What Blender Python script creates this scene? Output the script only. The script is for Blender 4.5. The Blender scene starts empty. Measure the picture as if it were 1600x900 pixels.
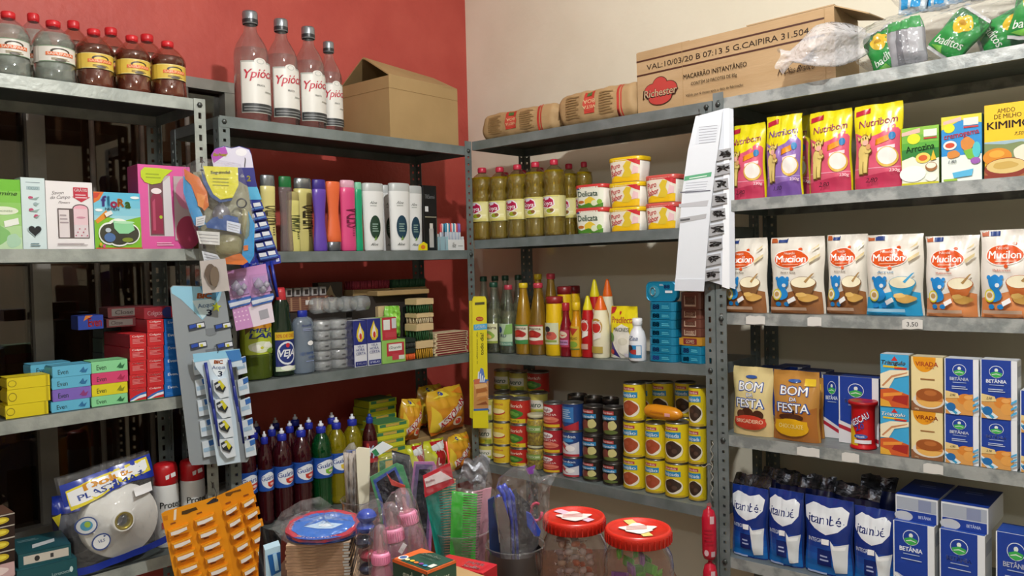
import bpy, bmesh, math, random
from mathutils import Vector, Matrix
PI = math.pi
sc = bpy.context.scene
C = sc.collection

# ------------------------------------------------------------------ camera
FPX, CAM_H = 1246.7, 1.5
PITCH, ROLL = math.radians(1.812), math.radians(1.366)
FW = Vector((0, math.cos(PITCH), -math.sin(PITCH)))
_rt = Vector((1, 0, 0)); _up = _rt.cross(FW)
RT = _rt * math.cos(ROLL) - _up * math.sin(ROLL)
UP = _up * math.cos(ROLL) + _rt * math.sin(ROLL)
EYE = Vector((0, 0, CAM_H))
cd = bpy.data.cameras.new('camera'); cam = bpy.data.objects.new('camera', cd); C.objects.link(cam)
cam.matrix_world = Matrix(((RT.x, UP.x, -FW.x, 0), (RT.y, UP.y, -FW.y, 0), (RT.z, UP.z, -FW.z, CAM_H), (0, 0, 0, 1)))
cd.sensor_width = 36; cd.lens = FPX / 1600 * 36; cd.clip_start = .02
sc.camera = cam
def ray(px, py): return FW + RT * ((px - 800) / FPX) - UP * ((py - 450) / FPX)
def at(px, py, Y): r = ray(px, py); return EYE + r * (Y / r.y)

# ------------------------------------------------------------------ light
w = bpy.data.worlds.new('world'); sc.world = w; w.use_nodes = True
w.node_tree.nodes['Background'].inputs[0].default_value = (.6, .75, 1, 1)
w.node_tree.nodes['Background'].inputs[1].default_value = .02
def bulb_light(name, loc, power, size, col):
    l = bpy.data.lights.new(name, 'POINT'); l.energy = power; l.shadow_soft_size = size; l.color = col
    o = bpy.data.objects.new(name, l); o.location = loc; C.objects.link(o); return o
bulb_light('main_bulb', (.20, .95, 2.65), 92, .03, (1, .985, .955))
bulb_light('rear_fill', (-.5, -1.6, 2.65), 44, .06, (.93, .97, 1))  # weak fill light added behind the camera for bounce
sc.view_settings.view_transform = 'Standard'; sc.view_settings.look = 'None'
sc.view_settings.exposure = .24; sc.view_settings.gamma = 1; sc.view_settings.use_curve_mapping = False
sc.cycles.use_denoising = True
sc.cycles.max_bounces = 10; sc.cycles.transparent_max_bounces = 24
sc.cycles.diffuse_bounces = 5; sc.cycles.sample_clamp_indirect = 4; sc.cycles.caustics_reflective = False

# ------------------------------------------------------------------ materials
def lin(h):
    h = h.lstrip('#'); r = [int(h[i:i+2], 16) / 255 for i in (0, 2, 4)]
    return tuple([(c / 12.92 if c <= .04045 else ((c + .055) / 1.055) ** 2.4) for c in r]) + (1,)
_M = {}
def P(hexc, rough=.42, metal=0.0, spec=.5):
    k = ('P', hexc, rough, metal)
    if k in _M: return _M[k]
    m = bpy.data.materials.new('paint_' + hexc); m.use_nodes = True
    b = m.node_tree.nodes['Principled BSDF']
    b.inputs['Base Color'].default_value = lin(hexc); b.inputs['Roughness'].default_value = rough
    b.inputs['Metallic'].default_value = metal; b.inputs['Specular IOR Level'].default_value = spec
    _M[k] = m; return m
def noisy(name, cols, scale=6, rough=.6, metal=0, bump=0, detail=6, stretch=None, bscale=None, lo=.35, hi=.65, coat=0):
    """principled with a noise-mixed base colour and an optional bump"""
    k = ('N', name)
    if k in _M: return _M[k]
    m = bpy.data.materials.new(name); m.use_nodes = True; t = m.node_tree; b = t.nodes['Principled BSDF']
    tc = t.nodes.new('ShaderNodeTexCoord'); mp = t.nodes.new('ShaderNodeMapping'); t.links.new(tc.outputs['Object'], mp.inputs[0])
    if stretch: mp.inputs['Scale'].default_value = stretch
    n = t.nodes.new('ShaderNodeTexNoise'); n.inputs['Scale'].default_value = scale; n.inputs['Detail'].default_value = detail
    t.links.new(mp.outputs[0], n.inputs['Vector'])
    r = t.nodes.new('ShaderNodeValToRGB'); t.links.new(n.outputs['Fac'], r.inputs[0])
    e = r.color_ramp.elements; e[0].position = lo; e[0].color = lin(cols[0]); e[1].position = hi; e[1].color = lin(cols[1])
    t.links.new(r.outputs[0], b.inputs['Base Color'])
    b.inputs['Roughness'].default_value = rough; b.inputs['Metallic'].default_value = metal; b.inputs['Coat Weight'].default_value = coat
    if bump:
        n2 = t.nodes.new('ShaderNodeTexNoise'); n2.inputs['Scale'].default_value = bscale or scale * 4; n2.inputs['Detail'].default_value = 5
        t.links.new(mp.outputs[0], n2.inputs['Vector'])
        bp = t.nodes.new('ShaderNodeBump'); bp.inputs['Strength'].default_value = bump; bp.inputs['Distance'].default_value = .01
        t.links.new(n2.outputs['Fac'], bp.inputs['Height']); t.links.new(bp.outputs[0], b.inputs['Normal'])
    _M[k] = m; return m
def clear(hexc='ffffff', opac=0.0, rough=.08, ocol=None, bump=0, gl=1.0, bscale=60):
    """thin see-through plastic or glass: tinted transparency, some body colour, fresnel gloss"""
    k = ('C', hexc, opac, rough, ocol, bump, gl)
    if k in _M: return _M[k]
    m = bpy.data.materials.new('clear_' + hexc); m.use_nodes = True; t = m.node_tree; t.nodes.clear()
    o = t.nodes.new('ShaderNodeOutputMaterial'); tr = t.nodes.new('ShaderNodeBsdfTransparent'); tr.inputs[0].default_value = lin(hexc)
    g = t.nodes.new('ShaderNodeBsdfGlossy'); g.inputs['Roughness'].default_value = rough
    d = t.nodes.new('ShaderNodeBsdfDiffuse'); d.inputs[0].default_value = lin(ocol or hexc)
    a = t.nodes.new('ShaderNodeMixShader'); a.inputs[0].default_value = opac
    t.links.new(tr.outputs[0], a.inputs[1]); t.links.new(d.outputs[0], a.inputs[2])
    ge = t.nodes.new('ShaderNodeNewGeometry'); f = t.nodes.new('ShaderNodeVectorMath'); f.operation = 'DOT_PRODUCT'
    t.links.new(ge.outputs['Incoming'], f.inputs[0]); t.links.new(ge.outputs['Normal'], f.inputs[1])
    ops = [('ABSOLUTE', None), ('SUBTRACT', 1), ('POWER', 4.0), ('MULTIPLY', .75 * gl), ('ADD', .045 * gl)]; prev = f.outputs['Value']
    for i_, (op_, v_) in enumerate(ops):
        mu = t.nodes.new('ShaderNodeMath'); mu.operation = op_; mu.use_clamp = i_ > 0
        if op_ == 'SUBTRACT': mu.inputs[0].default_value = 1; t.links.new(prev, mu.inputs[1])
        else:
            t.links.new(prev, mu.inputs[0])
            if v_ is not None: mu.inputs[1].default_value = v_
        prev = mu.outputs[0]
    b = t.nodes.new('ShaderNodeMixShader'); t.links.new(mu.outputs[0], b.inputs[0]); t.links.new(a.outputs[0], b.inputs[1]); t.links.new(g.outputs[0], b.inputs[2])
    t.links.new(b.outputs[0], o.inputs[0])
    if bump:
        tc = t.nodes.new('ShaderNodeTexCoord'); n = t.nodes.new('ShaderNodeTexNoise'); n.inputs['Scale'].default_value = bscale; n.inputs['Detail'].default_value = 2
        t.links.new(tc.outputs['Object'], n.inputs['Vector'])
        bp = t.nodes.new('ShaderNodeBump'); bp.inputs['Strength'].default_value = bump; bp.inputs['Distance'].default_value = .01
        t.links.new(n.outputs['Fac'], bp.inputs['Height'])
        for x in (g, d): t.links.new(bp.outputs[0], x.inputs['Normal'])
        t.links.new(bp.outputs[0], f.inputs[1])
    _M[k] = m; return m
def FILM(op=.06): return clear('fdfdfe', op * .55, .07, 'f0f0f4', 1.0, .85)

# ------------------------------------------------------------------ text outlines from the built-in font
_T = {}
def text_geo(s, bold=0.0, shear=0.0):
    k = (s, bold, shear)
    if k in _T: return _T[k]
    cu = bpy.data.curves.new('t', 'FONT'); cu.body = s; cu.shear = shear; cu.resolution_u = 2; cu.space_character = .95
    ob = bpy.data.objects.new('t', cu); me = ob.to_mesh()
    V = [(v.co.x, v.co.y) for v in me.vertices]; F = [tuple(p.vertices) for p in me.polygons]
    ob.to_mesh_clear(); bpy.data.objects.remove(ob); bpy.data.curves.remove(cu)
    if not V: V = [(0, 0), (1, 0), (1, 1)]; F = [(0, 1, 2)]
    if bold:                                   # heavier strokes: the outline laid down again, nudged sideways
        q = bold * .42; dd = [(0, 0), (q, 0), (-q, 0)] + ([(0, q), (0, -q), (q*.7, q*.7), (-q*.7, q*.7), (q*.7, -q*.7), (-q*.7, -q*.7)] if bold >= .05 else [])
        V0, F0 = V, F; V = [(x + dx, y + dy) for dx, dy in dd for x, y in V0]; F = [tuple(i + k*len(V0) for i in f) for k in range(len(dd)) for f in F0]
    x0 = min(v[0] for v in V); x1 = max(v[0] for v in V)
    _T[k] = ([((x - x0), y) for x, y in V], F, x1 - x0); return _T[k]
_v, _f, _w = text_geo('H'); CAPH = max(v[1] for v in _v)

# ------------------------------------------------------------------ mesh builder
class MB:
    def __init__(s): s.v = []; s.f = []; s.m = []; s.sm = []; s.mats = []
    def mi(s, mat):
        if mat not in s.mats: s.mats.append(mat)
        return s.mats.index(mat)
    def raw(s, V, F, mat, smooth=False, mx=None):
        o = len(s.v); i = s.mi(mat)
        if mx is not None: V = [tuple(mx @ Vector(v)) for v in V]
        s.v += [tuple(v) for v in V]
        for f in F: s.f.append(tuple(o + k for k in f)); s.m.append(i); s.sm.append(smooth)
        return s
    def box(s, x0, x1, y0, y1, z0, z1, mat, mx=None, bev=0):
        if bev:
            bm = bmesh.new(); bmesh.ops.create_cube(bm, size=1)
            for v in bm.verts: v.co = Vector(((x0+x1)/2 + v.co.x*(x1-x0), (y0+y1)/2 + v.co.y*(y1-y0), (z0+z1)/2 + v.co.z*(z1-z0)))
            bmesh.ops.bevel(bm, geom=bm.edges[:], offset=bev, segments=1, affect='EDGES')
            V = [v.co.copy() for v in bm.verts]; F = [[v.index for v in f.verts] for f in bm.faces]; bm.free()
            return s.raw(V, F, mat, False, mx)
        V = [(x, y, z) for z in (z0, z1) for y in (y0, y1) for x in (x0, x1)]
        return s.raw(V, [(0,2,3,1), (4,5,7,6), (0,1,5,4), (2,6,7,3), (0,4,6,2), (1,3,7,5)], mat, False, mx)
    def lathe(s, prof, mat, n=24, sy=1, cx=0, cy=0, cz=0, mx=None, smooth=True, sx=1):
        V = []; F = []
        for r, z in prof:
            for k in range(n):
                a = 2 * PI * k / n; V.append((cx + r * math.cos(a) * sx, cy + r * math.sin(a) * sy, cz + z))
        for i in range(len(prof) - 1):
            for k in range(n):
                a = i * n + k; b = i * n + (k + 1) % n; F.append((a, b, b + n, a + n))
        return s.raw(V, F, mat, smooth, mx)
    def tube(s, pts, r, mat, n=6, caps=True):
        pts = [Vector(p) for p in pts]; V = []; F = []
        for i, p in enumerate(pts):
            d = (pts[min(i+1, len(pts)-1)] - pts[max(i-1, 0)]).normalized()
            a = d.orthogonal().normalized() if i == 0 else (pa - d * pa.dot(d)).normalized(); pa = a; b = d.cross(a)
            rr = r[i] if isinstance(r, (list, tuple)) else r
            for k in range(n): t = 2*PI*k/n; V.append(p + a*math.cos(t)*rr + b*math.sin(t)*rr)
        for i in range(len(pts)-1):
            for k in range(n): q = i*n+k; u = i*n+(k+1) % n; F.append((q, u, u+n, q+n))
        if caps: F += [tuple(range(n))[::-1], tuple(range((len(pts)-1)*n, len(pts)*n))]
        return s.raw(V, F, mat, True)
    def prism(s, poly, y0, y1, mat, mx=None):
        """outline in x,z pushed from y0 to y1"""
        n = len(poly); V = [(x, y0, z) for x, z in poly] + [(x, y1, z) for x, z in poly]
        F = [tuple(range(n)), tuple(range(n, 2*n))[::-1]] + [(i, i+n, (i+1) % n + n, (i+1) % n) for i in range(n)]
        return s.raw(V, F, mat, False, mx)
    def grid(s, fn, nu, nv, mat, smooth=True, closed=False):
        V = [fn(i / nu, j / nv) for j in range(nv+1) for i in range(nu+1)]
        F = [(j*(nu+1)+i, j*(nu+1)+i+1, (j+1)*(nu+1)+i+1, (j+1)*(nu+1)+i) for j in range(nv) for i in range(nu)]
        return s.raw(V, F, mat, smooth)
    def panel(s, design, W, H, fn, nx=1, ny=1, off=.0003, step=.00022, smooth=None, rough=.42):
        """print laid on a surface; fn(x, z, off) -> point, x in -W/2..W/2, z in 0..H"""
        bm = bmesh.new(); tx = []; mats = []
        lay = 0
        def mm(c):
            m = P(c, rough) if isinstance(c, str) else c
            if m not in mats: mats.append(m)
            return mats.index(m)
        def poly(pts, c, l):
            vs = [bm.verts.new(((x - .5) * W, y * H, l)) for x, y in pts]
            try: f = bm.faces.new(vs); f.material_index = mm(c)
            except ValueError: pass
        for op in design:
            k = op[0]; lay += 1; l = off + lay * step
            if k == 'r': _, x0, y0, x1, y1, c = op; poly([(x0, y0), (x1, y0), (x1, y1), (x0, y1)], c, l)
            elif k == 'p': poly(op[1], op[2], l)
            elif k == 'e':
                _, cx, cy, rx, ry, c = op[:6]; a0, a1, n = (op[6:] + (0, 360, 20)[len(op[6:]):]) if len(op) > 6 else (0, 360, 20)
                cnt = n; full = (a1 - a0) >= 360
                poly([(cx + rx*math.cos(math.radians(a0 + (a1-a0)*i/(cnt if full else cnt-1))), cy + ry*math.sin(math.radians(a0 + (a1-a0)*i/(cnt if full else cnt-1)))) for i in range(cnt)], c, l)
            elif k == 'g':
                _, x0, y0, x1, y1, c0, c1, n = op; A = [int(c0[i:i+2], 16) for i in (0, 2, 4)]; B = [int(c1[i:i+2], 16) for i in (0, 2, 4)]
                for i in range(n):
                    t = i / (n-1); c = '%02x%02x%02x' % tuple(int(a + (b-a)*t) for a, b in zip(A, B))
                    poly([(x0, y0+(y1-y0)*i/n), (x1, y0+(y1-y0)*i/n), (x1, y0+(y1-y0)*(i+1)/n), (x0, y0+(y1-y0)*(i+1)/n)], c, l)
            elif k == 'l':
                _, x0, y0, x1, y1, n, c = op; h = (y1 - y0) / n
                for i in range(n):
                    xe = x1 - (x1-x0) * ((i * 37) % 5) * .06; poly([(x0, y0+h*i), (xe, y0+h*i), (xe, y0+h*i+h*.4), (x0, y0+h*i+h*.4)], c, l)
            elif k == 't':
                _, txt, cx, cy, h, c = op[:6]; o = op[6] if len(op) > 6 else {}
                V, F, tw = text_geo(txt, o.get('b', 0), o.get('s', 0)); sz = h * H / CAPH; wx = tw * sz
                fx = min(1, o['w'] * W / wx) if 'w' in o else 1
                if 'W' in o: fx = o['W'] * W / wx
                a = math.radians(o.get('r', 0)); ca, sa = math.cos(a), math.sin(a); ox = wx * fx / 2
                pts = []
                for x, y in V:
                    X = x * sz * fx - ox; Y = y * sz - h * H / 2 + o.get('arc', 0) * H * (1 - (X/ox)**2 if ox else 0)
                    pts.append(((cx-.5)*W + X*ca - Y*sa, cy*H + X*sa + Y*ca, l))
                tx.append((pts, F, mm(c)))
        for i in range(1, nx):
            bmesh.ops.bisect_plane(bm, geom=bm.verts[:]+bm.edges[:]+bm.faces[:], plane_co=(-W/2 + W*i/nx, 0, 0), plane_no=(1, 0, 0))
        for i in range(1, ny):
            bmesh.ops.bisect_plane(bm, geom=bm.verts[:]+bm.edges[:]+bm.faces[:], plane_co=(0, H*i/ny, 0), plane_no=(0, 1, 0))
        if nx > 1:
            t2 = []
            for pts, F, mi_ in tx:
                b2 = bmesh.new(); vs = [b2.verts.new(p) for p in pts]
                for f in F:
                    try: b2.faces.new([vs[k] for k in f])
                    except ValueError: pass
                xs = [p[0] for p in pts]; ys = [p[1] for p in pts]
                for i in range(1, nx):
                    c = -W/2 + W*i/nx
                    if min(xs) < c < max(xs): bmesh.ops.bisect_plane(b2, geom=b2.verts[:]+b2.edges[:]+b2.faces[:], plane_co=(c, 0, 0), plane_no=(1, 0, 0))
                for i in range(1, ny):
                    c = H*i/ny
                    if min(ys) < c < max(ys): bmesh.ops.bisect_plane(b2, geom=b2.verts[:]+b2.edges[:]+b2.faces[:], plane_co=(0, c, 0), plane_no=(0, 1, 0))
                b2.verts.index_update(); t2.append(([tuple(v.co) for v in b2.verts], [tuple(v.index for v in f.verts) for f in b2.faces], mi_)); b2.free()
            tx = t2
        bm.verts.index_update(); gidx = [s.mi(m) for m in mats]; sm = (nx > 1) if smooth is None else smooth
        o = len(s.v); s.v += [tuple(fn(v.co.x, v.co.y, v.co.z)) for v in bm.verts]
        for f in bm.faces: s.f.append(tuple(o + v.index for v in f.verts)); s.m.append(gidx[f.material_index]); s.sm.append(sm)
        bm.free()
        for pts, F, mi_ in tx:
            o = len(s.v); s.v += [tuple(fn(*p)) for p in pts]
            for f in F: s.f.append(tuple(o + k for k in f)); s.m.append(gidx[mi_]); s.sm.append(sm)
        return s
    def build(s, name, parent=None, label=None):
        me = bpy.data.meshes.new(name); me.from_pydata(s.v, [], s.f)
        for m in s.mats: me.materials.append(m)
        me.polygons.foreach_set('material_index', s.m); me.polygons.foreach_set('use_smooth', s.sm); me.update()
        o = bpy.data.objects.new(name, me); C.objects.link(o)
        if parent is not None: o.parent = parent
        if label: o['label'] = label
        return o
def flat(y=0, x=0, z=0): return lambda a, b, o: (x + a, y - o, z + b)          # on a face looking towards -y
def side(x, y=0, z=0, d=1): return lambda a, b, o: (x + d*o, y + d*a, z + b)   # on a face looking towards +x (d=1)
def top(z, x=0, y=0): return lambda a, b, o: (x + a, y + b, z + o)
def cyl(R, z0=0, sy=1): return lambda a, b, o: ((R+o)*math.sin(a/R), -(R*sy+o)*math.cos(a/R), z0 + b)

def tag(o, label, cat, group=None):
    o['label'] = label; o['category'] = cat
    if group: o['group'] = group
    return o
def empty(name, label=None, cat=None, group=None):
    o = bpy.data.objects.new(name, None); o.empty_display_size = .05; C.objects.link(o)
    if label: tag(o, label, cat, group)
    return o
def struct(o): o['kind'] = 'structure'; return o
def copy_tree(o):
    r = o.copy(); C.objects.link(r)
    for ch in list(o.children):
        c = ch.copy(); C.objects.link(c); c.parent = r
        for g in list(ch.children):
            d = g.copy(); C.objects.link(d); d.parent = c
    return r

def rebase(root, loc, rz=0):
    """parts modelled in room coordinates: move the root to the thing's base and keep the parts where they are"""
    root.location = loc; root.rotation_euler = (0, 0, rz)
    inv = (Matrix.Translation(Vector(loc)) @ Matrix.Rotation(rz, 4, 'Z')).inverted()
    for o in [root] + list(root.children_recursive):
        if o.type == 'MESH': o.data.transform(inv)
    return root
# ------------------------------------------------------------------ the lines of the shelving
ANGL = math.radians(225 + 1.497)
L = Vector((math.cos(ANGL), math.sin(ANGL), 0)); _b = ANGL + math.radians(91.52856)
R = Vector((math.cos(_b), math.sin(_b), 0))
NL = Vector((-L.y, L.x, 0)); NR = Vector((R.y, -R.x, 0))
P0 = Vector((-.13089, 2.79388, 0))
ULEN = .92
class Unit:
    def __init__(u, org, d, n, sgn, lev): u.o = org; u.d = d; u.n = n; u.lev = lev; u.rz = math.atan2(n.x, -n.y); u.sg = sgn
    def z(u, lv, s): a, t = u.lev[lv]; return a + t * s
    def hit(u, px, py, dep):
        r = ray(px, py); q = u.o - u.n * dep; t = ((q - EYE).dot(u.n)) / r.dot(u.n); return EYE + r * t
    def s(u, p): return (p - u.o).dot(u.d)
    def p(u, s, dep, z): q = u.o + u.d * s - u.n * dep; q.z = z; return q
UA = Unit(P0 + L * (ULEN + .0383), L, NL, -1, [(1.94383, -.003), (1.55558, .0023), (1.17924, -.004), (.7816, .0013)])
UB = Unit(P0, L, NL, -1, [(1.90608, .0035), (1.54707, 0), (1.18853, .0014), (.775, 0)])
UC = Unit(P0, R, NR, 1, [(1.924, .0025), (1.58125, .0068), (1.18381, .0235), (.80052, .0054)])
UD = Unit(P0 + R * (ULEN + .0045), R, NR, 1, [(1.92823, .0108), (1.65297, .0078), (1.34907, .0056), (1.01755, .0056), (.68141, .0127)])
DEPL, DEPR = .30, .28
WALLL, WALLR = .37, .35
# ================================================================== the room
M_RED = noisy('red_wall_paint', ('b0443c', 'bc5046'), 5, .55, bump=.25, bscale=35)
M_CREAM = noisy('cream_wall_paint', ('ded8c4', 'e7e2cf'), 3, .6, bump=.12, bscale=30)
M_CEIL = noisy('white_ceiling_paint', ('d8d8d4', 'e2e2de'), 3, .7)
M_FLOOR = noisy('beige_floor_tile', ('8c8478', 'a39a8c'), 4, .35)
K = P0 - NL * WALLL - NR * WALLR      # close enough to square for the corner
RL = 4.9; HC = 2.95
def upright(a, b, t, z0, z1):
    """corners of a wall slab from a to b, thickness t to its outside"""
    d = (b - a).normalized(); n = Vector((d.y, -d.x, 0)); return a, b, b + n*t, a + n*t
def wall(name, a, b, t, spans, mat):
    mb = MB()
    for (s0, s1, z0, z1) in spans:
        d = (b - a).normalized(); p, q, r_, s_ = upright(a + d*s0, a + d*s1, t, z0, z1)
        V = [(v.x, v.y, z) for z in (z0, z1) for v in (p, q, r_, s_)]
        mb.raw(V, [(0,3,2,1), (4,5,6,7), (0,1,5,4), (1,2,6,5), (2,3,7,6), (3,0,4,7)], mat)
    return struct(mb.build(name))
KL = K + L * RL; KR = K + R * RL; KF = K + L * RL + R * RL
lenL = RL
# window opening on the left wall, read off the wall plane
UW = Unit(K, L, NL, -1, [])
_wtop = UW.hit(310, 122, 0).z; _wr = UW.s(UW.hit(368, 250, 0)); _wbot = UW.hit(60, 840, 0).z
WS0, WS1, WZ0, WZ1 = _wr, 3.0, _wbot, _wtop
def seg(a, b, spans): return spans
wall('wall_left', KL, K, -.15, [(0, lenL-WS1, 0, HC), (lenL-WS0, lenL+.15, 0, HC), (lenL-WS1, lenL-WS0, 0, WZ0), (lenL-WS1, lenL-WS0, WZ1, HC)], M_RED)
wall('wall_right', K, KR, -.15, [(0, RL, 0, HC)], M_CREAM)
wall('wall_back', KR, KF, -.15, [(-.15, RL+.15, 0, HC)], M_CREAM)
wall('wall_front', KF, KL, -.15, [(0, RL, 0, HC)], M_CREAM)
def slab(name, z0, z1, mat):
    mb = MB(); q = [K - (L+R)*.2, KR + (R-L)*.2, KF + (L+R)*.2, KL + (L-R)*.2]
    V = [(v.x, v.y, z) for z in (z0, z1) for v in q]
    mb.raw(V, [(0,3,2,1), (4,5,6,7), (0,1,5,4), (1,2,6,5), (2,3,7,6), (3,0,4,7)], mat)
    return struct(mb.build(name))
slab('floor', -.1, 0, M_FLOOR); slab('ceiling', HC, HC+.1, M_CEIL)

# window_1: aluminium frame, dark panes, brown shutter boards behind, round safety bars in front
M_ALU = noisy('window_aluminium', ('7e7b76', '928f89'), 9, .4, metal=.35)
M_BAR = noisy('painted_bar', ('6e6862', '837c74'), 12, .45, metal=.2)
M_GLASS = clear('d8ccc0', .06, .03, '3a302a', 0, 1.8)
M_SHUT = noisy('brown_shutter', ('66564a', '7a685a'), 3, .5, stretch=(12, 12, 1))
def wl(s, dep, z): return UW.p(s, dep, z)
def wbox(mb, s0, s1, d0, d1, z0, z1, mat):
    q = [wl(s0, d0, 0), wl(s1, d0, 0), wl(s1, d1, 0), wl(s0, d1, 0)]
    V = [(v.x, v.y, z) for z in (z0, z1) for v in q]
    mb.raw(V, [(0,1,2,3), (4,7,6,5), (0,4,5,1), (1,5,6,2), (2,6,7,3), (3,7,4,0)], mat)
win = struct(MB().box(0, 0, 0, 0, 0, 0, M_ALU).build('window_1')); win.data.clear_geometry()
fm = MB(); g = .002
wbox(fm, WS0+g, WS0+.035, -.012, .06, WZ0+g, WZ1-g, M_ALU); wbox(fm, WS1-.035, WS1-g, -.012, .06, WZ0+g, WZ1-g, M_ALU)
wbox(fm, WS0+g, WS1-g, -.014, .06, WZ1-.035, WZ1-g, M_ALU); wbox(fm, WS0+g, WS1-g, -.014, .06, WZ0+g, WZ0+.03, M_ALU)
fs = UW.s(UW.hit(58, 230, 0)); pan = []
for c in (fs, fs+.85): wbox(fm, c-.022, c+.022, .004, .05, WZ0+.03, WZ1-.035, M_ALU); wbox(fm, c+.022, c+.034, .03, .05, WZ0+.03, WZ1-.035, P('15110f'))
fm.build('window_frame', win)
sl = MB(); wbox(sl, WS0-.02, WS1, -.035, -.0145, WZ0-.02, WZ0+.01, M_ALU); sl.build('window_sill', win)
pn = MB(); wbox(pn, WS0+.035, WS1-.035, .026, .030, WZ0+.03, WZ1-.035, M_GLASS); pn.build('glass_pane', win)
sh = MB(); wbox(sh, WS0+g, WS1-g, .09, .12, WZ0+g, WZ1-g, M_SHUT); sh.build('shutter_board', win)
br = MB(); s = fs - .05
for i in range(1, 6):
    s = fs - .137 * i
    if s > WS0 + .02: q = wl(s, -.004, 0); br.tube([(q.x, q.y, WZ0+.02), (q.x, q.y, WZ1-.03)], .0075, M_BAR, 8)
for i in range(1, 6): q = wl(fs + .137*i, -.004, 0); br.tube([(q.x, q.y, WZ0+.02), (q.x, q.y, WZ1-.03)], .0075, M_BAR, 8)
br.build('safety_bars', win)

# ceiling lamps: bare spiral-free bulbs in holders, outside the frame; the rear one is added to hold the fill light
def ceiling_lamp(x, y, label):
    r = empty('ceiling_lamp', label, 'lamp'); r.location = (x, y, 2.62)
    MB().lathe([(.0, .329), (.05, .329), (.05, .312), (.012, .305), (.012, .13), (.024, .12), (.024, .07), (.014, .068)], P('e8e8e4'), 20).build('lamp_holder', r)
    bm_ = MB(); em = bpy.data.materials.new('lit_bulb'); em.use_nodes = True; b = em.node_tree.nodes['Principled BSDF']
    b.inputs['Emission Color'].default_value = (1, .97, .9, 1); b.inputs['Emission Strength'].default_value = 6
    bm_.lathe([(.014, .09), (.03, .078), (.036, .058), (.03, .045), (.0, .04)], em, 20); bm_.build('bulb', r)
ceiling_lamp(.20, .95, 'white ceiling bulb holder hanging on a rod close to the shelves')
ceiling_lamp(-.5, -1.6, 'added white bulb holder for the unseen fill light behind the viewer')

# ================================================================== steel shelving
M_ST = noisy('galvanised_steel', ('66706f', '828b8c'), 14, .38, metal=.25, bump=.1, bscale=50, lo=.3, hi=.7)
M_ST2 = noisy('worn_light_steel', ('868c8b', 'a9adab'), 26, .42, metal=.2, bump=.15, bscale=60, lo=.42, hi=.56)
M_ST3 = noisy('pale_steel', ('8a908b', 'a5aaa4'), 20, .42, metal=.2, bump=.1, lo=.35, hi=.6)
M_STD = noisy('dark_grey_enamel', ('4a5150', '565d5c'), 8, .5, metal=.1)  # darker grey for the shelf plates of UA and UB
def shelf(u, parent, lv, dep, mat, s0=.002, s1=ULEN-.002):
    mb = MB(); lip = .03; t = .0015
    def bx(a, b, d0, d1, h0, h1, m_):
        V = []
        for h in (h0, h1):
            for (s, d) in ((a, d0), (b, d0), (b, d1), (a, d1)):
                q = u.p(s, d, u.z(lv, s) + h); V.append(tuple(q))
        F = [(0,1,2,3), (4,7,6,5), (0,4,5,1), (1,5,6,2), (2,6,7,3), (3,7,4,0)]
        mb.raw(V, F, m_)
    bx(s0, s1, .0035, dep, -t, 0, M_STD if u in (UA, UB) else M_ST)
    bx(s0, s1, .0025, .0035, -lip, .0002, mat); bx(s0, s1, dep-.001, dep, -lip, 0, mat)
    bx(s0, s0+.001, .0035, dep-.001, -lip, -t, M_ST); bx(s1-.001, s1, .0035, dep-.001, -lip, -t, M_ST)
    bx(s0, s1, .0035, .014, -lip, -lip+t, mat); bx(s0, s1, dep-.012, dep-.001, -lip, -lip+t, mat)
    o = mb.build('shelf', parent)
    return o
def post(u, parent, s_edge, inward, dep, back, z1, mat, slots, outer=True, z0=.0, bolts=()):
    """L-angle upright with punched holes; one leg across the front, one leg along the side"""
    mb = MB(); wd = .03; hw = .004; cols = [0, wd/2-hw, wd/2+hw, wd]; zz = [z0]; hole = []
    z = z0 + .02; k = 0
    while z < z1 - .012:
        hh = .004 if (not slots or k % 2) else .008
        zz += [z-hh, z+hh]; hole += [False, True]; z += .025 if not slots else .0285; k += 1
    zz.append(z1); hole.append(False)
    d0 = (dep if back else 0) + (0 if outer else .0045) * (1 if not back else 0)
    sgn = -1 if back else 1
    for leg in (0, 1):
        V = []
        for zc in zz:
            for c in cols:
                if leg == 0: q = u.p(s_edge + inward*c, d0, zc)
                else: q = u.p(s_edge, d0 + sgn*c, zc)
                V.append(tuple(q))
        F = []
        for i in range(len(zz)-1):
            for j in range(3):
                if j == 1 and hole[i]: continue
                F.append((i*4+j, i*4+j+1, (i+1)*4+j+1, (i+1)*4+j))
        mb.raw(V, F, mat)
    o = mb.build('post', parent)
    md = o.modifiers.new('sheet', 'SOLIDIFY'); md.thickness = .0018; md.offset = 0
    if bolts:
        for zb in bolts:
            b = MB(); q = u.p(s_edge + inward*wd/2, d0 - .0016, zb); n = u.n
            ax = Vector((0, 0, 1)).cross(n)
            def ring(r, off): return [tuple(q + n*off + ax*math.cos(k*PI/3)*r + Vector((0, 0, 1))*math.sin(k*PI/3)*r) for k in range(6)]
            V = ring(.0075, 0) + ring(.0075, .002) + ring(.005, .005); F = []
            for i in range(2): F += [(i*6+k, i*6+(k+1) % 6, (i+1)*6+(k+1) % 6, (i+1)*6+k) for k in range(6)]
            F.append(tuple(range(12, 18))); b.raw(V, F, P('4b4f4e', .35, .6), True); b.build('bolt', o)
    return o
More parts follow.
